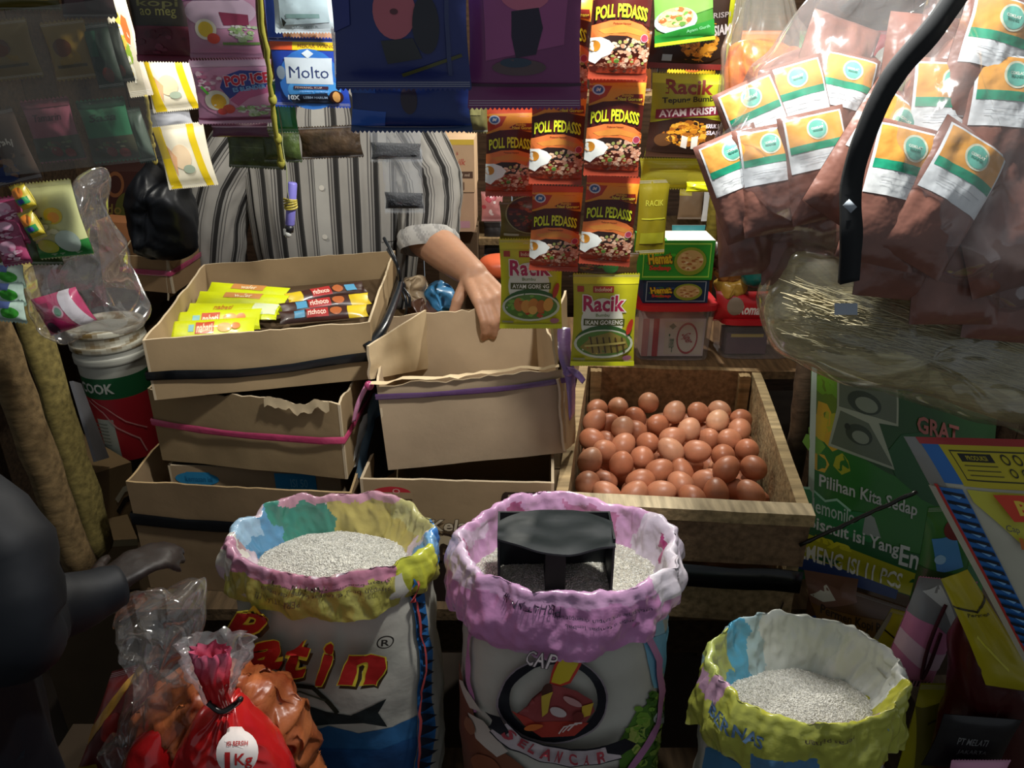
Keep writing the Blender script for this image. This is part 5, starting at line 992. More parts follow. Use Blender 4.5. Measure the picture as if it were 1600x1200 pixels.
# translucent yellow-brown packet backs, lit from behind
TY = film('yellow_translucent', (.75, .68, .12), .45, .3, .5, 20, .2, (.50, .46, .06))
pk('seasoning_packet', 998, 248, 1126, 294, 1.20, '#5f5a12', [('r', .1, .3, .8, .4, '#8a861a'), ('e', .7, .6, .12, .2, '#a8a41e')], 'translucent yellow packet back hanging under the crispy chicken packet with purple band', 'packet', m=TY, seed=15)
pk('seasoning_packet', 994, 280, 1044, 396, 1.19, '#7a7010', [('t', 'RACIK', .5, .3, .6, .08, '#b0ae3a'), ('r', .1, .5, .9, .52, '#a8a82a'), ('r', .1, .7, .9, .85, '#8a8a1a')], 'narrow yellow packet seen edge on beside the grilled fish packet strip', 'packet', seed=16, yaw=.2)
pk('seasoning_packet', 1072, 284, 1112, 300, 1.19, '#d8dc1a', [], 'small bright yellow packet hem below the translucent yellow packet', 'packet', seed=17, crimp=0)
# --- drink powder sachets
pop = [('r', 0, 0, 1, .1, '#c9a8bc'), ('e', .5, .5, .5, .4, '#c98aa8'), ('p', [(.35, .42), (.42, .24), (.62, .16), (.9, .18), (1, .25), (1, .42), (.7, .44), (.45, .60)], '#2a3a8a'), ('p', [(.45, .62), (.6, .48), (.95, .42), (1, .5), (.7, .6), (.55, .72)], '#b85a84'), ('t', 'POP ICE', .70, .30, .56, .17, '#b8203a', {'b': .05, 'rot': -.10, 'out': [('#d8c8d4', .04, 0, 0)]}), ('t', 'ES BLENDER', .72, .44, .42, .07, '#7ab0dc', {'b': .03, 'rot': -.12}),
       ('e', .28, .62, .16, .16, '#d8d4c0'), ('e', .30, .64, .10, .12, '#d8a82a'), ('e', .42, .76, .08, .07, '#c9483a'), ('e', .33, .8, .06, .05, '#b83a3a'), ('s', .75, .78, .24, .1, 30, ['#8aa86a', '#d8d8d0', '#b8c8a8'], .06, 3), ('s', .2, .3, .16, .15, 20, ['#d8b8c4', '#b86a8a', '#e0d0d4'], .05, 5), ('l', [(.10, .40), (.18, .52)], .018, '#5ab83a'), ('r', 0, .90, 1, .93, '#7a3a58'), ('r', 0, .93, 1, 1, '#b890a8')]
pk('drink_sachet', 303, 94, 430, 192, 1.16, '#c28aa8', pop, 'pink drink powder sachet with a blue badge, lower one of the pair', 'sachet', roll=-.02, seed=21)
pk('drink_sachet', 290, -12, 405, 90, 1.17, '#a87890', [('e', .5, .3, .5, .25, '#b8a0b0'), ('e', .28, .56, .16, .16, '#d8d4c0'), ('e', .28, .56, .11, .12, '#d8b82a'), ('e', .38, .70, .09, .08, '#c9483a'), ('s', .8, .6, .2, .16, 40, ['#8aa86a', '#c8c8c0', '#98a888'], .05, 3), ('p', [(.5, .3), (.9, .34), (.9, .5), (.55, .5)], '#7a2a44'), ('r', .5, .76, 1, .8, '#5a7a3a'), ('r', 0, .0, .8, .12, '#b84ab8'), ('r', 0, .93, 1, 1, '#8a6a80')], 'dimmer pink drink sachet above the pink drink sachet with blue badge, cut by the frame', 'sachet', seed=22)
pk('drink_sachet', 330, 192, 420, 214, 1.17, '#5a3048', [('r', 0, .2, 1, .3, '#a890a0')], 'dark plum hem of a sachet hanging right below the pink drink sachet', 'sachet', seed=23, crimp=0)
pk('coffee_sachet', 205, -30, 300, 96, 1.22, '#4a0f22', [('r', 0, 0, 1, .55, '#14120a'), ('t', 'kopi', .5, .28, .7, .12, '#3a3a1e'), ('t', 'ao meg', .5, .40, .62, .12, '#4a4a24'), ('s', .5, .75, .4, .15, 12, ['#5a1a30', '#3f0c1c'], .1, 2), ('r', 0, .92, 1, 1, '#5a1c34')], 'dark maroon and black coffee sachet hanging at the top left', 'sachet', seed=24, roll=.02)
# --- overexposed yellow sachets
for i, (x0, y0, x1, y1, lb) in enumerate([(228, 92, 310, 172, 'upper glaring yellow and white sachet hanging left of the pink drink sachets'), (250, 195, 330, 292, 'lower glaring yellow and white sachet hanging above the black bag')]):
    pk('snack_sachet', x0, y0, x1, y1, 1.56, '#f0e9d2', [('p', [(0, 0), (.16, 0), (.28, 1), (.06, 1)], '#e6c81e'), ('p', [(.66, 0), (.8, 0), (.92, 1), (.78, 1)], '#e6c81e'), ('e', .45, .5, .2, .2, '#f2d8b4'), ('p', [(.2, .3), (.35, .5), (.28, .8)], '#e8b488'), ('e', .55, .7, .12, .07, '#a8b8a4')], lb, 'sachet', group='bright sachets by the rear lamp', seed=31 + i, roll=-.10)
pk('snack_sachet', 232, 168, 300, 200, 1.57, '#b9bcc4', [], 'pale silver sachet seam between the two glaring yellow sachets', 'sachet', seed=33, crimp=0, roll=-.1)
pk('snack_sachet', 178, -20, 216, 150, 1.5, '#cfc6b4', [('s', .5, .55, .3, .3, 16, ['#c9682a', '#8aa82a', '#d8b84a', '#f0ece0'], .16, 3)], 'narrow pale sachet with red and green dots behind the coffee sachet', 'sachet', seed=34, roll=-.12)
# --- softener sachets
molto = [('r', 0, 0, 1, .03, '#1a2a6a'), ('r', 0, .05, .32, .17, '#c9502a'), ('r', .30, .05, .97, .17, '#d8b81e'), ('t', 'MEKAR WANGI', .62, .11, .5, .05, '#8a5a1a'), ('e', .5, .6, .42, .45, '#2f6fc0'), ('e', .55, .75, .36, .2, '#4a9ae0'), ('r', .18, .28, .82, .66, '#ccd8e0'), ('t', 'Molto', .5, .49, .54, .17, '#2a3a6a', {'b': .0}), ('p', [(.42, .22), (.5, .16), (.58, .22), (.5, .29)], '#ccd8e0'), ('r', .28, .69, .75, .735, '#4a2a3a'), ('t', 'PEWANGI KUAT', .5, .712, .4, .03, '#c9b8b0'), ('t', 'ekstra wangi', .55, .77, .4, .03, '#9ac4f0'), ('p', [(.2, .82), (.72, .79), (.8, .95), (.25, .96)], '#1a2438'), ('t', '10X', .27, .86, .16, .07, '#dce8f4', {'b': .04}), ('t', 'LEBIH HARUM', .56, .855, .32, .035, '#a8c0dc'), ('e', .84, .84, .09, .09, '#3a1a10'), ('e', .84, .84, .05, .075, '#d8a05a'), ('e', .12, .5, .06, .1, '#7a8a9a')]
pk('softener_sachet', 425, 60, 545, 166, 1.10, '#1f3fa0', molto, 'blue softener sachet with a name on a white square', 'sachet', seed=41, roll=.02)
pk('softener_sachet', 424, -60, 524, 50, 1.085, '#c2d0d6', [('p', [(.1, .5), (.9, .5), (.9, .86), (.1, .9)], '#a8bcc2'), ('r', .2, .74, .75, .8, '#7a9a98'), ('t', 'SOFTENER', .5, .92, .4, .03, '#8a9a9a'), ('p', [(.12, .78), (.2, .86), (.14, .92)], '#1a1c1c')], 'white sachet hanging above the blue white-square sachet at the frame top', 'sachet', seed=42)
pk('softener_sachet', 412, -60, 436, 64, 1.10, '#2a50b8', [], 'blue edge of a softener sachet beside the white one', 'sachet', seed=43)
pk('softener_sachet', 428, 128, 462, 205, 1.13, '#1f7a3a', [('r', .2, .4, .8, .9, '#4a9a7a')], 'thin green packet edge behind the blue white-square sachet', 'sachet', seed=44)
# --- big dark packs close to the camera
pk('toy_pack', 515, -90, 735, 138, .70, '#1e2c6c', [('e', .47, .46, .16, .19, '#b8606c'), ('e', .47, .46, .03, .02, '#5a2a34'), ('p', [(0, 0), (.16, 0), (.13, .55), (0, .6)], '#1f2c7a'), ('p', [(.36, .66), (.6, .64), (.66, .78), (.4, .82)], '#2a2c30'), ('l', [(.50, .90), (.95, .76)], .012, '#4a4a1a'), ('e', .7, .55, .1, .2, '#20222e'), ('r', .84, 0, .87, .9, '#2f3a66')], 'large dark blue pack with a pink disc near the frame top', 'pack', seed=51, bulge=.01)
pk('toy_pack', 545, 112, 738, 204, .74, '#15306e', [('r', 0, 0, .22, .35, '#1f4a90'), ('p', [(0, .62), (.3, .66), (.28, .95), (0, .9)], '#2a5ab0'), ('e', .5, .45, .07, .25, '#2f2430'), ('r', 0, .9, 1, 1, '#26406a')], 'dark blue pack lower down under the pink disc pack', 'pack', seed=52, bulge=.01)
pk('plastic_pouch', 520, 45, 560, 120, .72, '#3a4048', [('r', .3, .0, .8, .5, '#8a9696')], 'grey glinting plastic flap beside the blue packs', 'pouch', seed=53, m=film('grey_pouch', (.5, .52, .55), .4, .5, .8, 20))
pk('toy_pack', 728, -90, 912, 168, .72, '#7a3468', [('p', [(.12, 0), (.9, 0), (.85, .6), (.15, .7)], '#9a4a80'), ('e', .5, .3, .22, .10, '#c86a84'), ('p', [(.38, .40), (.62, .38), (.66, .5), (.6, .66), (.42, .68), (.38, .55)], '#1f1430'), ('e', .45, .74, .24, .05, '#5a4448'), ('e', .42, .71, .14, .03, '#2a3c50'), ('r', 0, .84, 1, .86, '#3a1030')], 'purple pack with a dark shape hanging close in front of the noodle sachets', 'pack', seed=54, bulge=.01)
pk('plastic_pouch', 728, 152, 762, 206, 1.08, '#5a5632', [('r', .2, .3, .7, .5, '#7a764a')], 'small olive pouch between the dark blue pack and the noodle sachet', 'pouch', seed=55)
# --- dark spice bags
HERB = material('leafy_green_filling', rough=.45, var=.6, vscale=60, bump=.8, bscale=60, spec=.5, coat=.3)
pk('spice_pouch', 355, 198, 445, 262, 1.19, '#3d4c1e', [('r', .0, .48, 1, .5, '#5a6a4a')], 'dark green dried leaf pouch hanging left of the striped shirt front', 'pouch', seed=61, m=HERB, roll=.05)
pk('spice_pouch', 410, 205, 470, 252, 1.18, '#3a4a1a', [], 'second dark green leaf pouch behind the yellow raffia string', 'pouch', seed=62, m=HERB)
pk('spice_pouch', 468, 198, 566, 246, 1.2, '#3f2f1c', [], 'dark brown spice pouch hanging beside the green leaf pouches', 'pouch', seed=63, m=HERB, roll=-.04)
# --- clear pouches with black seeds
for i, (x0, y0, x1, y1, f0, lb) in enumerate([(577, 205, 660, 252, .35, 'upper clear pouch filled with black seeds'), (598, 234, 662, 332, .66, 'lower clear pouch with black seeds settled at the bottom')]):
    q = quad(x0, y0, x1, y1, 1.14); o = empty('seed_pouch', (q[0] + q[2]) / 2, lb + ' over the striped shirt', 'pouch', 'clear seed pouches')
    packet('pouch_film', q, '#ffffff', [], parent=o, m=film('pouch_film', (.93, .95, .97), .10, .25, .5, 30), bulge=.007, seed=70 + i)
    qs = [q[0].lerp(q[3], f0), q[1].lerp(q[2], f0 + (.02 if i else .05)), q[1].lerp(q[2], .94), q[0].lerp(q[3], .94)]; cc_ = sum(qs, V()) / 4; qs = [p.lerp(cc_, .05) for p in qs]
    packet('black_seeds', qs, '#14161a', [], parent=o, m=material('black_seeds', rough=.5, var=.5, vscale=300, bump=.8, bscale=350), bulge=.005, crimp=0, seed=72 + i)
# --- lighter on a string
a = P(618, 215, 1.147); twine(V((a.x, 1.147, 1.72)), a, .0008, '#a8a8a0', 'thin clear string holding the black seed pouches')
a = P(455, 250, 1.13); lt = empty('cigarette_lighter', P(450, 370, 1.13), 'violet cigarette lighter hanging upside down with a yellow rubber band', 'lighter')
mb = MB(); p0, p1 = P(457, 285, 1.13), P(453, 352, 1.13); mb.tube([p0, p0.lerp(p1, .03), p0.lerp(p1, .97), p1], [.0055, .0068, .0068, .006], '#7a74c0', 14); mb.build('lighter_body', M_PLAIN(), lt)
mb = MB(); mb.tube([p1, P(452, 362, 1.13)], .0062, '#15161a', 12); mb.ball(P(450, 366, 1.128), .0052, '#b0b0a8'); mb.box(P(446, 362, 1.128), (.004, .006, .009), '#8a8a84'); mb.build('lighter_head', M_PLAIN(), lt)
mb = MB()
for k in range(5): mb.tube([P(454, 318, 1.13) + V((.0085 * math.cos(t_ / 14 * 6.283), .0085 * math.sin(t_ / 14 * 6.283), .0028 * (k - 2) + .0015 * math.sin(t_ / 14 * 6.283 + k))) for t_ in range(15)], .0016, '#a8983a', 6)
mb.build('rubber_band', M_PLAIN(), lt)
twine(V((a.x - .006, 1.13, 1.72)), P(452, 316, 1.118), .0008, '#8a8f6a', 'hair-thin string from which the violet lighter hangs')
twine(P(398, -60, 1.0), P(440, 262, 1.12), .0034, '#8f8a3a', 'yellow-green raffia string hanging in front of the blue softener sachets', 'raffia_string', knots=(.62, .83, .97))
twine(P(228, 150, 1.4), P(243, 256, 1.5), .003, '#a89a52', 'short yellow raffia string tied to the black bag at left', 'raffia_string', knots=(.7, .95))
# --- see-through pocket sheets at the top left, in shadow
def pocket(x0, y0, x1, y1, Y, base, items, lb, sd, roll=0): return pk('tea_packet', x0, y0, x1, y1, Y, base, items, lb, 'packet', seed=sd, roll=roll, bulge=.006)
TT = [('e', .4, .45, .22, .16, '#5a3010'), ('r', .15, .75, .85, .8, '#4a3c14')]
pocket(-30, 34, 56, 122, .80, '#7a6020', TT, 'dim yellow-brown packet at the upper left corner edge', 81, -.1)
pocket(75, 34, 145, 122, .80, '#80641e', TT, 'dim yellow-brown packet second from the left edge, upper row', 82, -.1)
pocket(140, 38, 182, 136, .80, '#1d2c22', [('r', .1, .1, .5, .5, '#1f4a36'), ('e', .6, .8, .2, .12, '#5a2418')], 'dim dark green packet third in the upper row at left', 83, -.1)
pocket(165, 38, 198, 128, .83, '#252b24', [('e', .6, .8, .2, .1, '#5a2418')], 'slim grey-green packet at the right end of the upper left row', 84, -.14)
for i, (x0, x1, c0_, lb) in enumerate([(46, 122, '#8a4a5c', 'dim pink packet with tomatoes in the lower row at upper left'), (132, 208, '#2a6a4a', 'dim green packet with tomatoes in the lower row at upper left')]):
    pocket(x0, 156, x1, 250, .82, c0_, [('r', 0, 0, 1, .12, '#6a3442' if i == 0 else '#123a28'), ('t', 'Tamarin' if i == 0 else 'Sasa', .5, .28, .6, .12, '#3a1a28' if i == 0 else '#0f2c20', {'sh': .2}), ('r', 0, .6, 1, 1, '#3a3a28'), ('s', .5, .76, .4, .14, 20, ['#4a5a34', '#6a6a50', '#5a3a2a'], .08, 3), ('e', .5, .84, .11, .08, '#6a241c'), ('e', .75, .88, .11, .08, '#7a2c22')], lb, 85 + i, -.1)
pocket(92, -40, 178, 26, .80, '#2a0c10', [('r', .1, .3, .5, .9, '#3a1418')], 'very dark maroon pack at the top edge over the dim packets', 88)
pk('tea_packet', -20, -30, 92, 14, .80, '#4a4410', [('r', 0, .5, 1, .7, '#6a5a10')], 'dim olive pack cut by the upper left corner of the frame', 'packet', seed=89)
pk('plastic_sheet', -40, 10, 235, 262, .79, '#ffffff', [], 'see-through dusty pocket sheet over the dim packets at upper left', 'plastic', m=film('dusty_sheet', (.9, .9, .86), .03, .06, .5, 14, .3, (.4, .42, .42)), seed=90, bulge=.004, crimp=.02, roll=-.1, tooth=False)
pk('tissue_pack', 205, 170, 232, 252, .86, '#4a5850', [], 'grey-green plastic edge curling beside the dim pocket sheet', 'plastic', seed=91, roll=-.15)
# --- sachet strips along the left edge
E_ = 'sachet'
pk('coffee_sachet', -30, 175, 46, 285, .84, '#4a3a30', [('t', 'Torabi', .55, .42, .5, .12, '#b8b0a8', {'b': .03, 'rot': .15}), ('e', .3, .8, .35, .18, '#1f2f5a'), ('s', .6, .7, .3, .2, 20, ['#7a5a44', '#3a2418'], .1, 2)], 'brown coffee sachet at the left edge, topmost of the strip', E_, seed=95, roll=-.2)
for i in range(3): pk('candy_sachet', -16 + i * 6, 310 + i * 30, 38 + i * 3, 352 + i * 30, .86 - .006 * i, '#9a3a60', [('e', .5, .35, .3, .22, '#c99ab0'), ('s', .5, .6, .4, .2, 16, ['#c87a9a', '#7a2244', '#d8b8c4'], .12, i)], '%s pink candy sachet in the short column at the left edge' % ['topmost', 'middle', 'lowest'][i], E_, seed=97 + i, roll=-.15)
for i in range(3): pk('candy_sachet', -12 + i * 2, 412 + i * 28, 38 + i * 1, 446 + i * 28, .87 - .006 * i, '#b8d0c0', [('e', .6, .5, .28, .25, '#3a9a2c'), ('r', .1, .08, .6, .3, '#4a5a8a')], '%s pale green mint sachet in the column at the left edge' % ['topmost', 'middle', 'lowest'][i], E_, seed=101 + i, roll=.1)
for i in range(2): pk('candy_sachet', 24 + i * 14, 288 + i * 42, 50 + i * 13, 328 + i * 44, .85, '#b8a830', [('e', .5, .3, .35, .2, '#d8802a'), ('r', .1, .5, .9, .75, '#2a8a4a'), ('r', .3, .55, .7, .7, '#3a4a9a')], '%s small orange, green and blue sachet beside the pale green snack packet' % ['upper', 'lower'][i], E_, seed=105 + i, roll=-.35)
pk('snack_packet', 42, 285, 130, 400, .88, '#bcbf86', [('r', 0, .78, 1, 1, '#2a7a34'), ('e', .62, .42, .16, .11, '#c9b02a'), ('e', .62, .44, .1, .07, '#d8902a'), ('e', .25, .28, .14, .06, '#1f4a2a'), ('e', .7, .78, .2, .16, '#b8c8b8'), ('e', .3, .82, .2, .1, '#b8b840'), ('t', 'AJI', .27, .45, .3, .06, '#2a4a2a'), ('l', [(.2, .58), (.4, .60)], .015, '#a83a2c'), ('s', .4, .55, .25, .1, 10, ['#d0d0a8', '#a0a870'], .1, 1)], 'pale green and yellow snack packet hanging by the left edge', 'snack', seed=108, roll=-.1, bulge=.014)
pk('snack_packet', 40, 350, 92, 412, .90, '#2a3a14', [], 'dark olive snack packet behind the pale green one', 'snack', seed=109)
pp_ = packet('tissue_pack', [P(48, 468, .96), P(118, 448, .97), P(152, 500, .97), P(80, 525, .96)], '#b52c62', [('p', [(.62, .0), (.86, 0), (.98, 1), (.72, 1)], '#c9c4cc'), ('e', .55, .42, .1, .16, '#d0a8b8'), ('e', .55, .42, .07, .11, '#4a8a6a'), ('e', .25, .78, .12, .16, '#4a2a3a'), ('r', .1, .15, .4, .3, '#8a1f48')], 'pink block-shaped packet inside the hanging clear bag at left', 'packet', bulge=.022, seed=110, crimp=0)
blob('clear_plastic_bag', [(135, 268), (152, 280), (150, 320), (165, 345), (188, 400), (190, 440), (205, 480), (225, 500), (200, 520), (150, 515), (95, 530), (50, 505), (48, 430), (90, 400), (120, 360), (122, 300)], .965, .05, '#ffffff', film('crisp_clear', (1, 1, 1), .07, .6, 1.0, 18, .08), 'clear plastic bag hanging at left around the pink block-shaped packet', 'bag', seed=25, amp=.014, ns=16, nu=110, nv=40)
blob('black_plastic_bag', [(240, 250), (258, 268), (290, 275), (302, 300), (308, 350), (300, 395), (262, 412), (215, 400), (205, 340), (208, 290), (222, 262)], 1.62, .07, '#0c0f14', material('soft_black_plastic', rough=.42, var=.1, bump=.6, bscale=16, spec=.3), 'black plastic bag tied with yellow raffia hanging left of the striped sleeve', 'bag', seed=26, amp=.02, ns=14)
# ================================================================ right side: cocoa bags, noodles, packs
CLR = lambda: film('bag_clear', (.97, .98, 1), .11, .5, 1.0, 20, .09)
COC = material('cocoa_filled_film', rough=.3, var=.28, vscale=22, bump=.9, bscale=28, spec=.6, coat=.25)
lab = [('r', .07, .04, .93, .53, '#e4e8e8'), ('r', .10, .055, .90, .29, '#e0a04a'), ('r', .10, .29, .90, .355, '#1f9a74'), ('e', .52, .175, .16, .095, '#d8dcc0'), ('e', .52, .175, .135, .08, '#6ab8a4'), ('t', 'COKLAT', .52, .165, .19, .022, '#e0e8d8', {'b': .04}), ('t', 'MANIS', .52, .19, .15, .02, '#2f7a68', {'b': .04}), ('r', .2, .41, .8, .414, '#b4b8bc'), ('r', .2, .45, .7, .454, '#b4b8bc')]
def cocoa(px, py, Y, roll, k, lb, plain=False, sd=0, w_=.075, yaw=0, grp=True):
    c = P(px, py, Y); r = Matrix.Rotation(yaw, 3, 'Z') @ Matrix.Rotation(roll, 3, 'Y') @ Matrix.Rotation(-.25, 3, 'X'); W = w_ * k; H = .125 * k; oy = .20 * H if not plain else 0
    q = [c + r @ V((sx * W / 2, 0, sz * H / 2 - oy)) for sx, sz in ((-1, 1), (1, 1), (1, -1), (-1, -1))]
    return packet('cocoa_sachet', q, '#84594c', [] if plain else lab, lb, 'sachet', 'cocoa sachets in the hanging clear bags', bulge=.016 if not plain else .024, crimp=.0, wr=.0032 if not plain else .008, m=COC, seed=sd, tooth=False, nx=22, ny=26, pinch=.0)
R1 = [(1176, 176, -.42, .93, 'upper row leftmost sachet'), (1243, 146, -.28, .94, 'upper row middle sachet'), (1317, 134, .22, .95, 'upper row rightmost sachet'), (1146, 258, -.40, .90, 'lower row leftmost sachet, half turned away'), (1199, 248, -.18, .89, 'lower row middle sachet'), (1272, 226, -.22, .88, 'lower row rightmost sachet')]
for i, (x, y, ro, Y, lb) in enumerate(R1): cocoa(x, y, Y, ro, .95, 'orange and green labelled cocoa sachet in left bag, ' + lb, sd=i)
for i, (x, y, ro, Y, lb) in enumerate([(1292, 128, .3, .98, 'topmost'), (1330, 240, .2, .95, 'right, beside the black strap'), (1175, 335, -.1, .93, 'lowest at left'), (1250, 352, .0, .925, 'lowest in the middle'), (1312, 365, .1, .94, 'lowest at right'), (1240, 230, .4, .97, 'hidden behind the label rows')]):
    cocoa(x, y, Y, ro, 1.15, 'crumpled unlabelled cocoa sachet in the left hanging bag, ' + lb, True, 20 + i)
R2 = [(1556, 62, .24, .84, 'topmost sachet, tilted'), (1474, 160, .06, .83, 'second row sachet at left'), (1568, 150, .08, .82, 'second row sachet at right'), (1384, 214, .55, .82, 'third row sachet at left, folded sideways'), (1408, 262, .22, .79, 'front middle sachet'), (1496, 272, .50, .785, 'lowest labelled sachet, turned clockwise')]
for i, (x, y, ro, Y, lb) in enumerate(R2): cocoa(x, y, Y, ro, 1.12, 'orange and green labelled cocoa sachet in right bag, ' + lb, sd=40 + i)
for i, (x, y, ro, Y, lb) in enumerate([(1420, 350, .1, .83, 'lower left'), (1500, 390, .0, .82, 'lowest in the middle'), (1570, 330, -.3, .80, 'right side'), (1590, 420, .1, .83, 'lowest at right'), (1440, 150, .1, .88, 'upper left behind the labels'), (1610, 230, .1, .84, 'far right edge'), (1560, 240, .3, .83, 'middle right'), (1480, 210, .1, .87, 'hidden centre')]):
    cocoa(x, y, Y, ro, 1.3, 'crumpled unlabelled cocoa sachet in the right hanging bag, ' + lb, True, 60 + i)
blob('clear_plastic_bag', [(1330, -60), (1500, -60), (1440, 60), (1385, 120), (1370, 200), (1335, 300), (1350, 380), (1330, 402), (1250, 395), (1180, 375), (1130, 325), (1108, 285), (1130, 215), (1165, 120), (1210, 70)], .93, .085, '#ffffff', CLR(), 'large clear bag of cocoa sachets hanging left of the black strap', 'bag', seed=31, amp=.010, ns=15, nu=120, nv=50)
blob('clear_plastic_bag', [(1500, -60), (1760, -60), (1760, 420), (1580, 485), (1500, 465), (1420, 430), (1360, 400), (1325, 320), (1345, 220), (1400, 130), (1470, 40)], .83, .085, '#ffffff', CLR(), 'large clear bag of cocoa sachets hanging right of the black strap', 'bag', seed=33, amp=.010, ns=15, nu=120, nv=50)
s_ = strip(smoothpts([P(1530, -60, .80), P(1462, 40, .765), P(1395, 120, .75), P(1352, 210, .745), P(1330, 290, .745), P(1330, 370, .735), P(1326, 440, .74)]), .020, .0025, twist=.12, col='#15181a'); tag(s_.build('black_strap', material('black_rubber', rough=.7, var=.15, spec=.35)), 'black rubber strap hanging diagonally between the two bags of cocoa sachets', 'strap')
mb = MB(); strip([P(1322, 316, .735), P(1334, 328, .735)], .008, .0005, col='#aab4bc', mb=mb); tag(mb.build('paper_scrap', M_PAPER()), 'tiny pale scrap stuck on the black strap', 'paper')
for o_, ol, Yb, sd in ((None, [(1230, 85), (1300, 70), (1385, 110), (1365, 200), (1330, 300), (1345, 372), (1325, 390), (1250, 384), (1185, 364), (1140, 320), (1124, 285), (1145, 215), (1180, 130)], .995, 5), (None, [(1500, 60), (1640, 0), (1740, 100), (1740, 400), (1585, 462), (1500, 450), (1425, 415), (1370, 380), (1340, 315), (1360, 230), (1410, 150)], .865, 9)):
    blob('cocoa_filling', ol, Yb, .045, lambda u, v: mix('#6a4238', '#8a5c4c', .5 + noise.noise(V((u * 15, v * 15, 0)))), COC, 'crumpled brown mass of cocoa sachets deep inside the %s hanging clear bag' % ('left' if sd == 5 else 'right'), 'sachets', seed=sd, amp=.007, ns=30, nu=90, nv=40)
# glass-noodle bag
no = [(1238, 380), (1330, 395), (1450, 430), (1600, 455), (1740, 480), (1740, 700), (1600, 672), (1500, 645), (1400, 612), (1300, 590), (1225, 556), (1200, 525), (1192, 480), (1212, 430)]
vb = empty('noodle_bag', P(1400, 600, .90), 'long clear bag of pale dried glass noodles hanging below the cocoa bags', 'bag')
blob('bag_film', no, .90, .080, '#ffffff', film('noodle_film', (.96, .97, .95), .13, .5, 1.0, 22, .1, (.75, .73, .60)), parent=vb, seed=36, amp=.010, ns=13, nu=120, nv=40)
blob('noodle_mass', [(1400 + (x - 1400) * .965, 525 + (y - 525) * .9) for x, y in no], .90, .058, lambda u, v: mix('#d6ca9c', '#b0a274', .5 + noise.noise(V((u * 30, v * 5, 0)))), material('noodle_mass', rough=.6, var=.35, vscale=30, stretch=(.5, 3, 5), bump=.8, bscale=60), parent=vb, seed=37, amp=.006)
mb = MB(); rn = random.Random(11); fN = blobf([(1400 + (x - 1400) * .965, 525 + (y - 525) * .9) for x, y in no], .90, .060, 37, .006)
for i in range(620):
    x = rn.uniform(1262, 1640); yl = 428 + (x - 1215) * .13; yh = 540 + (x - 1215) * .27; y = rn.uniform(yl, yh); L = rn.uniform(40, 110); sl = rn.uniform(.05, .42); pts = []
    dy_ = (y - (yl + yh) / 2) / ((yh - yl) / 2)
    for k in range(5):
        xx = x + L * (k / 4 - .5); yy = y + sl * L * (k / 4 - .5) + rn.uniform(-1.5, 1.5); e = min(1, max(0, (xx - 1195) / 60)); pts.append(P(xx, yy, .90 - .066 * math.sqrt(max(.02, 1 - dy_ * dy_)) * e ** .5 - rn.uniform(0, .004)))
    mb.tube(pts, rn.uniform(.0004, .0008), mix('#bfb694', '#a89c78', rn.random()), 4, False)
nd = mb.build('noodle_strands', M_PAPER(), vb); nd['kind'] = 'stuff'
mb = MB(); f = lambda u, v: P(lerp(1304, 1340, u), lerp(474, 492, v), .818); mb.grid(f, 3, 3, '#a9b4c0'); mb.grid(lambda u, v: f(1 - u, v) + V((0, .0006, 0)), 3, 3, '#a9b4c0'); mb.build('paper_slip', M_PAPER(), vb)
pk('snack_packet', 1588, 470, 1640, 530, .84, '#a0202a', [], 'red packet at the right edge beside the glass noodle bag', 'packet', seed=99)
# orange cracker bag
ob = empty('cracker_bag', P(1195, 205, 1.12), 'clear bag with orange crackers hanging at the top behind the cocoa bag', 'bag')
blob('crackers', [(1140, 72), (1180, 62), (1230, 68), (1256, 75), (1262, 160), (1250, 205), (1200, 222), (1145, 205), (1134, 140)], 1.12, .028, lambda u, v: mix('#b84c0c', '#dc7a1a', .5 + noise.noise(V((u * 20, v * 12, 0)))), MATS['crinkled_orange'], parent=ob, seed=40, amp=.008, ns=25)
gather([P(1194, 205, 1.12), P(1196, 150, 1.12), P(1198, 75, 1.12), P(1196, 30, 1.12), P(1194, -30, 1.12), P(1192, -60, 1.12)], [.044, .062, .059, .042, .03, .026], '#dddddd', film('milky_film', (.97, .97, .93), .12, .4, .9, 25, .15, (.75, .74, .66)), 'bag_film', ob, pl=14, amp=.05, seed=9, nn=90)
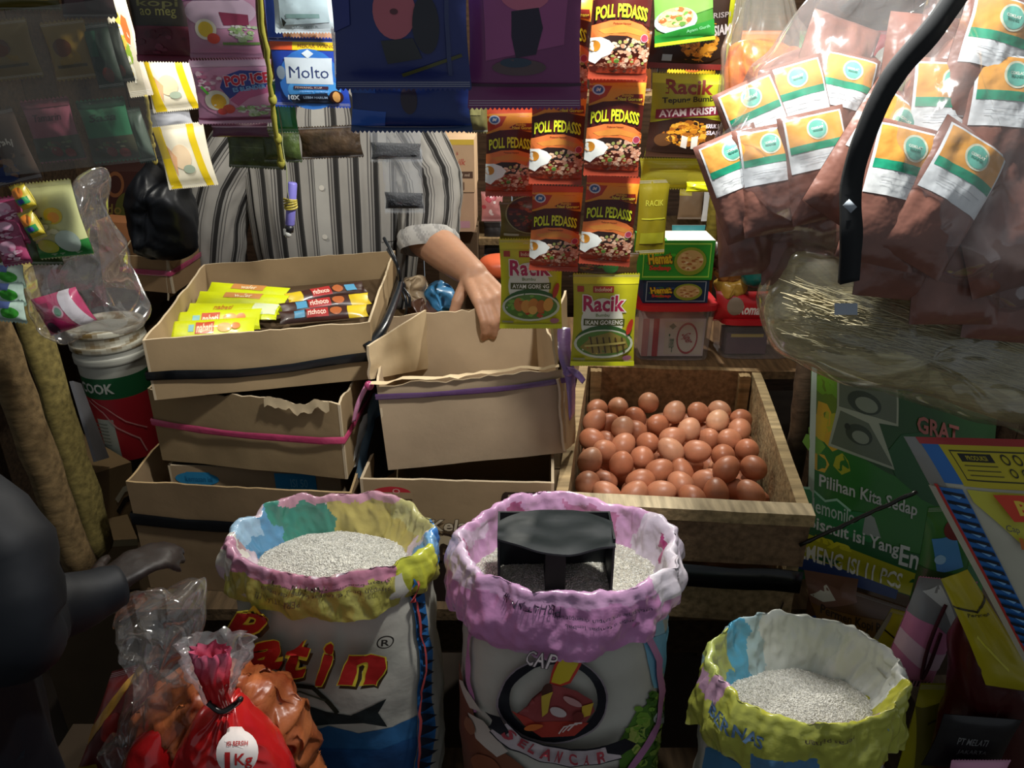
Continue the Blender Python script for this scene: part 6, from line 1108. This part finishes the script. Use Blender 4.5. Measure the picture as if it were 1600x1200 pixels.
# ---------------------------------------------------------------- behind the crate
def xz(px, py, Y): return P(px, py, Y)
def jar(name, x0, x1, y0, yb, Y, lid, label, inner, lidh=.014, lab=None):
    a = P(x0, yb, Y); b = P(x1, yb, Y); zt = P(x0, y0, Y).z; zb = SHZ; cx_ = (a.x + b.x) / 2; w2 = (b.x - a.x) / 2; o = empty(name, (cx_, Y + .07, zb), label, 'jar'); dd = .07
    def rr(u, k): # rounded square
        t = 2 * PI * u; c_, s_ = math.cos(t), math.sin(t); m = (abs(c_) ** 6 + abs(s_) ** 6) ** (-1 / 6); return V((cx_ + w2 * k * c_ * m, Y + dd + dd * k * s_ * m, 0))
    mb = MB(); mb.grid(lambda u, v: rr(u, .92 + .06 * v) + V((0, 0, zb + .002 + (zt - zb - lidh) * v)), 48, 8, '#ffffff', wrap=True); mb.face([rr(i / 24, .92) + V((0, 0, zb + .002)) for i in range(24)], '#ffffff')
    mb.build('jar_body', film('jar_plastic', (.93, .90, .92), .12, .35, .2, 8, .1), o)
    mb = MB(); mb.grid(lambda u, v: rr(u, 1.04) + V((0, 0, zt - lidh + lidh * v)), 48, 2, lid, wrap=True); mb.grid(lambda u, v: rr(u, 1.04 * (1 - v)) + V((0, 0, zt)), 48, 3, lid, wrap=True); mb.grid(lambda u, v: rr(u, 1.04 * (1 - v)) + V((0, 0, zt - lidh)), 48, 3, lid, wrap=True); mb.build('jar_lid', M_PLAIN(), o)
    return o, cx_, w2, zt
J, jx, jw, jz = jar('plastic_jar', 990, 1110, 478, 600, 1.76, '#c01c24', 'clear square jar with a red lid holding a pink and white wafer box', '#fff')
q = [V((jx - jw * .82, 1.785, SHZ + .105)), V((jx + jw * .78, 1.785, SHZ + .105)), V((jx + jw * .78, 1.785, SHZ + .006)), V((jx - jw * .82, 1.785, SHZ + .006))]
carton('wafer_box', q, .07, '#d8c8c4', [('r', 0, .0, .1, 1, '#c98a8a'), ('r', .17, 0, .26, 1, '#b8303a'), ('r', .36, .08, .97, .95, '#d8ccb8'), ('p', [(.42, .2), (.48, .12), (.54, .2), (.48, .28)], '#1f5a34'), ('t', 'Tango', .47, .65, .09, .5, '#3a6a44'), ('ring', .72, .52, .17, .42, .14, '#a83038'), ('t', 'Super', .72, .52, .26, .2, '#a83038', {'rot': 1.2, 'b': .02})], 'pink and white wafer box standing inside the red-lidded jar', m=M_PAPER())
gz = jz + .001
def bx(name, x0, x1, y0, y1, Y, dep, col, items, lb, zb=None, m=None, rolla=0, **k):
    a = P(x0, y1, Y); b = P(x1, y1, Y); zb = a.z if zb is None else zb; zt = P(x0, y0, Y).z
    return carton(name, [V((a.x, Y, zt)), V((b.x, Y, zt)), V((b.x, Y, zb)), V((a.x, Y, zb))], dep, col, items, lb, m=m or M_PAPER(), **k)
hem = lambda g1, g2: [('r', .04, .06, .95, .1, g1), ('r', .04, .9, .95, .94, g1), ('r', .04, .06, .055, .94, g1), ('r', .94, .06, .955, .94, g1), ('s', .28, .5, .2, .32, 14, [g2, '#7a8a1a', '#3a7a2a'], .07, 3), ('t', 'Hemat', .27, .45, .32, .28, '#d8b81e', {'b': .04, 'rot': -.1, 'out': [('#7a2a14', .05, 0, 0)]}), ('t', 'Sedaap', .28, .7, .3, .16, '#c8402a', {'b': .05}), ('e', .68, .52, .22, .36, '#8a9a2a'), ('e', .68, .5, .18, .27, '#c9a86a'), ('s', .68, .5, .15, .22, 22, ['#d8b880', '#a86a3a', '#e0cca0'], .04, 5)]
BX = bx('noodle_box', 1003, 1104, 437, 484, 1.78, .09, '#16304e', hem('#8a9aa8', '#2a4a7a'), 'dark blue noodle box on the red jar lid under the green box', zb=gz)
zt2 = P(1003, 437, 1.78).z + .001
bx('noodle_box', 998, 1112, 376, 436, 1.775, .10, '#2f9a2a', hem('#9ad84a', '#4ab82a'), 'bright green noodle box on top of the dark blue box', zb=zt2, topitems=[('r', .35, 0, 1, 1, '#e8ecdc')])  # white patch on the top face paints the light falling there
J2, jx2, jw2, jz2 = jar('plastic_jar', 1120, 1236, 500, 600, 1.77, '#a8161e', 'darker clear jar with a red lid right of the wafer box jar', '#fff')
bx('snack_box', 1128, 1190, 520, 590, 1.80, .06, '#5a3f4a', [('r', .1, .05, .9, .2, '#b8a04a')], 'dim mauve box inside the right red-lidded jar', zb=SHZ + .006)
pk('biscuit_packet', 1116, 455, 1212, 500, 1.79, '#a81a20', [('t', 'Roma', .55, .55, .36, .36, '#d8ccc4', {'b': .03, 'rot': .05}), ('e', .3, .45, .14, .3, '#7a6a5a'), ('p', [(.62, .1), (.95, 0), (1, .4), (.7, .45)], '#6a1014')], 'red biscuit packet with white lettering on the right jar lid', 'packet', seed=120, bulge=.02, crimp=.02)
blob('teal_plastic_bag', [(1158, 420), (1180, 392), (1222, 396), (1232, 430), (1215, 452), (1165, 448)], 1.74, .04, '#0e5a54', material('teal_plastic', rough=.3, var=.2, bump=.6, bscale=20, coat=.3), 'teal plastic bag half hidden behind the cocoa and noodle bags', 'bag', seed=44, amp=.01)
for i, (x, y, c_, lb) in enumerate([(1140, 425, '#8a5a2a', 'brown-gold candy lump left of the teal bag'), (1142, 448, '#b08a3a', 'lower golden candy lump above the red biscuit packet'), (1122, 400, '#3a1c14', 'dark brown lump beside the upright post')]):
    blob('candy_bag', [(x - 22, y), (x - 8, y - 16), (x + 14, y - 14), (x + 24, y + 2), (x + 6, y + 16), (x - 14, y + 14)], 1.80, .03, c_, M_FOIL(), lb, 'bag', seed=45 + i, amp=.012, ns=30, nu=32, nv=14)
pk('red_packet', 1150, 355, 1195, 392, 1.80, '#8a2a34', [('l', [(.2, .2), (.5, .8), (.8, .4)], .04, '#d8c4c0')], 'small red packet showing under the left cocoa bag', 'packet', seed=124, roll=.5)
# rear wall shelf with brightly lit goods
t = empty('wall_shelf', (.35, 2.55, 1.0), 'rear wooden shelf with brightly lit goods behind the hanging packets', 'shelf')
MB().box((.4, 2.5, .99), (1.9, .34, .02), '#7a6446').build('shelf_board', M_WOODX(), t)
MB().box((.4, 2.5, 1.40), (1.9, .34, .02), '#6a563a').build('shelf_board', M_WOODX(), t)
for x in (-.53, 1.33):
    for y in (2.36, 2.64): MB().box((x, y, .85), (.035, .035, 1.7), '#5a4830').build('upright', M_WOOD(), t)
RZ = 1.0
bx('storage_carton', 668, 742, 302, 362, 2.14, .2, '#b8987c', [('r', .2, .72, .9, .9, '#b88a94')], 'plain beige carton with a pink mark, lower of the two behind the right sleeve', m=M_CARD(), zb=P(668, 362, 2.14).z)
zc = P(668, 301, 2.14).z + .001
bx('storage_carton', 655, 742, 218, 300, 2.14, .22, '#c4a584', [('r', 0, 0, 1, .10, '#d8b84a'), ('t', 'isi', .62, .26, .2, .06, '#a86a5a'), ('t', 'Indomilk', .6, .42, .5, .12, '#b8564a', {'sh': .3}), ('r', .35, .60, .97, .73, '#5a4438'), ('t', '24 x 1000 ml', .66, .665, .5, .06, '#c8b09a')] + [('r', .55 + .035 * i, .80, .57 + .035 * i, .95, '#6a5040') for i in range(8)], 'printed beige milk carton with a yellow top band behind the right sleeve', m=M_CARD(), zb=zc)
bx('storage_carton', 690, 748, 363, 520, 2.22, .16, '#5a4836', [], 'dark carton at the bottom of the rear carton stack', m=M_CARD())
blob('colour_bowl', [(748, 412), (760, 400), (786, 398), (810, 404), (806, 424), (790, 434), (760, 430)], 2.0, .05, '#d8623a', M_PLAIN(), 'orange-red plastic bowl behind the fried chicken seasoning packet', 'bowl', seed=50, amp=.002)
bl = [(1048, 352, 1100, 400, 2.40, '#b8c8c0', 'white lit packet with teal edge on the rear shelf', [('r', 0, 0, 1, .25, '#4aa8b0'), ('s', .5, .6, .4, .3, 14, ['#c98a3a', '#8a2a1a', '#e8e0c8'], .1, 1)]), (1060, 296, 1098, 342, 2.42, '#8a7258', 'brown boxed packet on the rear shelf behind the yellow packets', [('r', 0, 0, .5, .2, '#c8b840')]), (1098, 290, 1140, 345, 2.40, '#e0e2e2', 'glaring white packet on the rear shelf beside the upright post', [('l', [(.2, .2), (.6, .5), (.5, .9)], .05, '#2a2420')]), (1124, 340, 1160, 390, 2.38, '#dcdcd8', 'white packet on the rear shelf right of the upright post', []),
      (752, 300, 786, 345, 2.30, '#b87a7a', 'pinkish packet right of the milk carton', [('s', .5, .5, .4, .4, 10, ['#d8c8c8', '#a83a4a'], .12, 2)]), (756, 345, 790, 400, 2.36, '#1c1a1c', 'black packet under the pinkish packet at the rear', []), (1140, 300, 1180, 350, 2.42, '#3a2418', 'brown packet at the right of the rear shelf', []), (1010, 400, 1050, 440, 2.4, '#c8a070', 'tan packet low on the rear shelf', [])]
for i, (x0, y0, x1, y1, Y, c_, lb, it) in enumerate(bl): pk('snack_packet', x0, y0, x1, y1, Y, c_, it, lb, 'packet', seed=130 + i)
rn = random.Random(4); names = ['red', 'yellow', 'blue', 'green', 'brown', 'white', 'orange', 'purple']; cols = ['#a8202a', '#c8a81e', '#2a4a9a', '#2a7a3a', '#5a3018', '#c8c8c0', '#c8642a', '#5a2a6a']
for i in range(9):
    x = -.42 + i * .19; k = (i * 5) % 8
    Z = 1.412; c0_ = V((x, 2.45, Z + .085)); q = [c0_ + V((sx * .075, 0, sz * .082)) for sx, sz in ((-1, 1), (1, 1), (1, -1), (-1, -1))]
    packet('snack_packet', q, cols[k], [('e', .5, .45, .3, .22, cols[(k + 5) % 8]), ('r', .15, .72, .85, .82, '#d8d4c8')], '%s snack packet standing on the upper rear shelf, %s from the left' % (names[k], ['first', 'second', 'third', 'fourth', 'fifth', 'sixth', 'seventh', 'eighth', 'ninth'][i]), 'packet', bulge=.02, seed=140 + i)
# clutter between the top box and the held box
for i, (pts, Y, c_, lb) in enumerate([([(636, 430), (665, 440), (672, 478), (640, 492), (628, 460)], 1.72, '#b8a486', 'crumpled beige paper between the top box and the forearm'), ([(668, 446), (700, 452), (716, 478), (690, 500), (664, 492)], 1.74, '#3f86b8', 'light blue plastic item under the forearm behind the held box'), ([(640, 470), (668, 474), (690, 505), (650, 512)], 1.7, '#6a4a3a', 'brown crumpled wrapper under the blue item')]):
    blob('crumpled_wrapper', pts, Y, .03, c_, M_FOIL(), lb, 'wrapper', seed=60 + i, amp=.018, ns=30, nu=40, nv=16)
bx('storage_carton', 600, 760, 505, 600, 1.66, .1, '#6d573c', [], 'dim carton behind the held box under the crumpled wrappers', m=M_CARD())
# ---------------------------------------------------------------- lower right packs
def nb(cs):
    """photo pixel -> normalised packet coordinates for a packet drawn by its four pixel corners"""
    def g(px, py):
        u = v = .5
        for _ in range(12):
            x = [(cs[0][k] * (1 - u) + cs[1][k] * u) * (1 - v) + (cs[3][k] * (1 - u) + cs[2][k] * u) * v for k in (0, 1)]
            du = [(cs[1][k] - cs[0][k]) * (1 - v) + (cs[2][k] - cs[3][k]) * v for k in (0, 1)]; dv = [(cs[3][k] - cs[0][k]) * (1 - u) + (cs[2][k] - cs[1][k]) * u for k in (0, 1)]
            ex_, ey_ = px - x[0], py - x[1]; D = du[0] * dv[1] - du[1] * dv[0]; u += (ex_ * dv[1] - ey_ * dv[0]) / D; v += (du[0] * ey_ - du[1] * ex_) / D
        return (u, v)
    return g
LC = [(1268, 548), (1560, 625), (1530, 965), (1260, 880)]; LY = [1.26, 1.24, 1.15, 1.16]; g = nb(LC)
def GP(l): return [g(*p) for p in l]
def GT(st, x, y, wpx, hpx, col, **o): a = g(x, y); return ('t', st, a[0], a[1], wpx / 305, hpx / 325, col, o)
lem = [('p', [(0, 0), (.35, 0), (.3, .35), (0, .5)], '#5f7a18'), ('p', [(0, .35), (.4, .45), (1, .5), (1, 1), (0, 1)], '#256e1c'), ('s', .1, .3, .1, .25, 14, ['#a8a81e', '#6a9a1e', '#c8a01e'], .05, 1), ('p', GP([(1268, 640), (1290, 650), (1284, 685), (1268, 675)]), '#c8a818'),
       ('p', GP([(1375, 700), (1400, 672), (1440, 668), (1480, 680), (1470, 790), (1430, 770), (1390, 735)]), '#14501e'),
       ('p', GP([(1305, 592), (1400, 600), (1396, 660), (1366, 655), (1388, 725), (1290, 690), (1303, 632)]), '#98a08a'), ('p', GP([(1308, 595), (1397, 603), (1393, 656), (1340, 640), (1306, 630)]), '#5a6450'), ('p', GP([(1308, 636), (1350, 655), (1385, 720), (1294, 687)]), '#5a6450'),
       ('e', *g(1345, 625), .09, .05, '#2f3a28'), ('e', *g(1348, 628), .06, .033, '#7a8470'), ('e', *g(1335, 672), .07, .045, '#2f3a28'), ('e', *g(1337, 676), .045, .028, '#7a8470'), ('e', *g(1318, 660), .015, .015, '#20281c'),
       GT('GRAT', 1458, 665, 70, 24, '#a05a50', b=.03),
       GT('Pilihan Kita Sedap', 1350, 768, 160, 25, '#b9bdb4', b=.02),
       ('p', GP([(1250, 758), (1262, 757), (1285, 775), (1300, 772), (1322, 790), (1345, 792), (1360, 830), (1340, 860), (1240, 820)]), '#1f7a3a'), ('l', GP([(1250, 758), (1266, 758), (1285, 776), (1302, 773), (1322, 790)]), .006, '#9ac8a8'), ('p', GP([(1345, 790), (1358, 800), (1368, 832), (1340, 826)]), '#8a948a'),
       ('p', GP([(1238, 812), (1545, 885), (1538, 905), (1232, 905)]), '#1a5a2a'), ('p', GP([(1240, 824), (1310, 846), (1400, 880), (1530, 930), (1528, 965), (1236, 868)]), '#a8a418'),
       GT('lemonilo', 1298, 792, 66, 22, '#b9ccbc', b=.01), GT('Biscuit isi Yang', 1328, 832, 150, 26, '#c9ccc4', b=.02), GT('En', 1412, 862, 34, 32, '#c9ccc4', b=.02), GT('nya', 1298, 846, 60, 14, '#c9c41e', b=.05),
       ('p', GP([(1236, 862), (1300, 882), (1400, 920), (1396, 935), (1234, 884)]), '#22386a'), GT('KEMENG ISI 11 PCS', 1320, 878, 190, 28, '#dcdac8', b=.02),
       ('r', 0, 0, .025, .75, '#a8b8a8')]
packet('biscuit_pack', [P(x, y, Y) for (x, y), Y in zip(LC, LY)], '#1f4a18', lem, 'big green biscuit pack with white lettering and grey pictures leaning right of the crate', 'pack', bulge=.018, wr=.003, seed=150, cut=14, nx=26, ny=30, pinch=0)  # green inks darkened to stand in for shade from the noodle bag
KC = [(1266, 900), (1420, 950), (1420, 1070), (1240, 1020)]; g = nb(KC)
packet('candy_pack', [P(x, y, 1.07) for x, y in KC], '#4f3318', [('p', GP([(1252, 960), (1268, 952), (1276, 1000), (1250, 1010)]), '#1f3f7a'), ('p', GP([(1256, 890), (1340, 905), (1335, 935), (1262, 940)]), '#6a4a3a'), ('p', GP([(1262, 925), (1290, 912), (1300, 930), (1280, 932)]), '#b8b8a8'), ('e', *g(1290, 990), .14, .22, '#a88a1e'), ('e', *g(1295, 992), .08, .13, '#3f2a14'), ('p', GP([(1262, 935), (1400, 965), (1395, 1010), (1275, 975)]), '#6a4a1a'), ('t', 'Permen Kopi Pa', *g(1325, 958), .62, .14, '#2a1a0c', {'b': .02})], 'brown candy pack under the green biscuit pack', 'pack', bulge=.02, seed=151, cut=8)
g = None
pk('snack_packet', 1362, 955, 1412, 1045, .99, '#b0ac1c', [('l', [(0, .3), (.5, .38), (1, .28)], .012, '#2a2810'), ('r', 0, .05, .1, .5, '#8a8a7a')], 'yellow packet corner between the third rice sack and the pink pack', 'packet', seed=152, roll=.3)
pk('detergent_pack', 1400, 905, 1492, 1070, .93, '#c87aa0', [('p', [(0, 0), (1, 0), (1, .5), (.5, .35), (0, .3)], '#7a7c80'), ('p', [(.1, .1), (.5, .2), (.9, .45), (.8, .3), (.4, .05)], '#b8bcc0'), ('p', [(0, .45), (.6, .6), (1, .62), (1, .8), (.5, .75), (0, .6)], '#d8b8c8'), ('p', [(0, .8), (.35, .85), (.25, 1), (0, 1)], '#b82a6a')] + [('r', .55 + .06 * i, .92, .58 + .06 * i, 1, '#2a2428') for i in range(7)], 'pink and grey glossy pack with a barcode at the lower right', 'pack', seed=153, roll=.12, bulge=.02)
pk('snack_packet', 1436, 790, 1520, 935, .97, '#2a6a2c', [('p', [(.1, .3), (.5, .25), (.8, .6), (.3, .65)], '#4a8ac8'), ('e', .5, .2, .22, .1, '#6a1a20'), ('p', [(0, .6), (.6, .65), (1, .9), (.5, 1), (0, .9)], '#1f4a1c'), ('p', [(.3, .8), (.9, .72), (1, 1), (.4, 1)], '#6a6458'), ('e', .3, .5, .1, .05, '#8ab8d8')], 'green and sky-blue packet squeezed left of the leaning rice bag', 'packet', seed=154, roll=-.05, bulge=.015)
tag(MB().tube(smoothpts([P(1478, 945, .915), P(1462, 980, .90), P(1448, 1020, .90), P(1440, 1060, .905), P(1452, 1040, .90), P(1470, 990, .90)]), .0028, '#3a1c22', 8).build('cord', M_CLOTH()), 'dark knitted cord hanging in front of the pink and grey pack', 'cord')
twine(P(1250, 852, 1.04), P(1432, 768, .98), .0032, '#0f1210', 'dark cord crossing diagonally in front of the green biscuit pack', 'cord', M_BLACK(), wob=.002)
pk('snack_packet', 1415, 1068, 1500, 1230, .90, '#9a961a', [('p', [(0, .2), (.9, .0), (1, 1), (.3, 1)], '#5a560c'), ('l', [(.2, .3), (.8, .1)], .01, '#2a2810')], 'yellow packet at the bottom right beside the maroon bag', 'packet', seed=155, bulge=.02)
YF = packet('folded_pack', [P(1470, 905, .84), P(1512, 890, .84), P(1640, 1085, .80), P(1540, 1070, .80)], '#a89e14', [('l', [(0, .25), (.5, .28), (1, .2)], .01, '#2a2810'), ('t', 'Permen', .5, .31, .6, .03, '#3a3810', {'sh': .2}), ('l', [(.2, .5), (.5, .8)], .02, '#c8c43a')], 'yellow folded pack draped under the edge of the leaning rice bag', 'pack', bulge=.012, wr=.006, seed=156, crimp=0)
blob('soap_refill', [(1500, 960), (1545, 975), (1590, 1010), (1605, 1080), (1600, 1260), (1480, 1260), (1462, 1160), (1485, 1100), (1490, 1020)], .84, .04, '#3a0c0e', material('maroon_film', rough=.3, var=.25, bump=.5, bscale=18, spec=.5, coat=.2), 'dark maroon pouch standing at the bottom right', 'pouch', seed=70, amp=.006)
pk('label_card', 1455, 1120, 1580, 1200, .795, '#0f0f12', [('t', 'PT MELATI', .45, .4, .4, .12, '#6a6a6a'), ('t', 'JAKARTA', .5, .6, .4, .1, '#5a5a5a'), ('t', 'INDONESIA', .55, .76, .4, .1, '#5a5a5a')], 'black label at the foot of the maroon pouch', 'label', seed=157, crimp=0, roll=.1)
pk('snack_packet', 1478, 1188, 1570, 1240, .77, '#c88aa8', [], 'pink packet edge at the bottom of the frame under the maroon pouch', 'packet', seed=158)
RC = [(1412, 682), (1722, 690), (1880, 1170), (1648, 1120)]; g = nb(RC)
def band_items():
    it = []
    for i in range(26):
        y = .17 + i * .032; it += [('p', [(.035, y), (.115, y + .006), (.115, y + .02), (.035, y + .012)], '#16202c'), ('p', [(.06, y + .012), (.085, y + .024), (.10, y + .016)], '#7ab0dc')]
    return it
packet('rice_bag', [P(x, y, Y) for (x, y), Y in zip(RC, (.80, .80, .70, .70))], '#b8b6a2', [('r', 0, 0, .06, .16, '#8a8a84'), ('r', .055, .0, 1, .02, '#a83a3a'), ('r', .06, .02, .14, .145, '#2a6ab0'), ('r', .14, .02, 1, .15, '#b8aa1c'), ('r', .17, .035, .60, .13, '#3a3810'), ('r', .175, .04, .595, .125, '#b8aa1c'), ('r', .20, .045, .36, .07, '#16160c'), ('t', 'PRODUKSI', .28, .058, .1, .014, '#b8aa1c'), ('r', .2, .08, .36, .083, '#4a4410'), ('r', .2, .095, .36, .098, '#4a4410'), ('r', .2, .11, .36, .113, '#4a4410')]
  + [('ring', .42 + .06 * i, .06, .02, .016, .3, '#2a280c') for i in range(3)] + [('ring', .42 + .06 * i, .1, .018, .014, .3, '#2a280c') for i in range(2)] + [('p', [(.14, .16), (1, .16), (1, .24), (.5, .26), (.3, .36), (.14, .2)], '#c0bc3a'), ('r', .03, .16, .12, 1, '#2a6ab0'), ('l', [(.025, .15), (.025, 1)], .006, '#b83a34'), ('r', 0, .16, .02, 1, '#a8a698')] + band_items()
  + [('p', [(.24, .165), (.63, .165), (.63, .235), (.28, .245)], '#c83a1c'), ('t', 'BERAS', .46, .203, .28, .045, '#d8b83a', {'b': .04}), ('t', 'Cap', .25, .275, .07, .03, '#5a5848', {'sh': .3}), ('t', 'Ikan', .33, .32, .18, .04, '#b8641c', {'b': .05, 'sh': .2})], 'white rice bag with a blue edge band and yellow header leaning at the right', 'bag', bulge=.035, wr=.004, seed=160, cut=16, nx=24, ny=30, pinch=0, crimp=.0, m=M_BAG())
t = empty('display_crate', (.80, .98, 0), 'dark low wooden crate under the packs at the lower right', 'crate')
MB().box((.81, 1.0, .44), (.36, .22, .02), '#2f251b').build('top_board', M_WOODX(), t)
for x in (.65, .97):
    for y in (.91, 1.09): MB().box((x, y, .215), (.03, .03, .43), '#2f251b').build('leg', M_WOOD(), t)
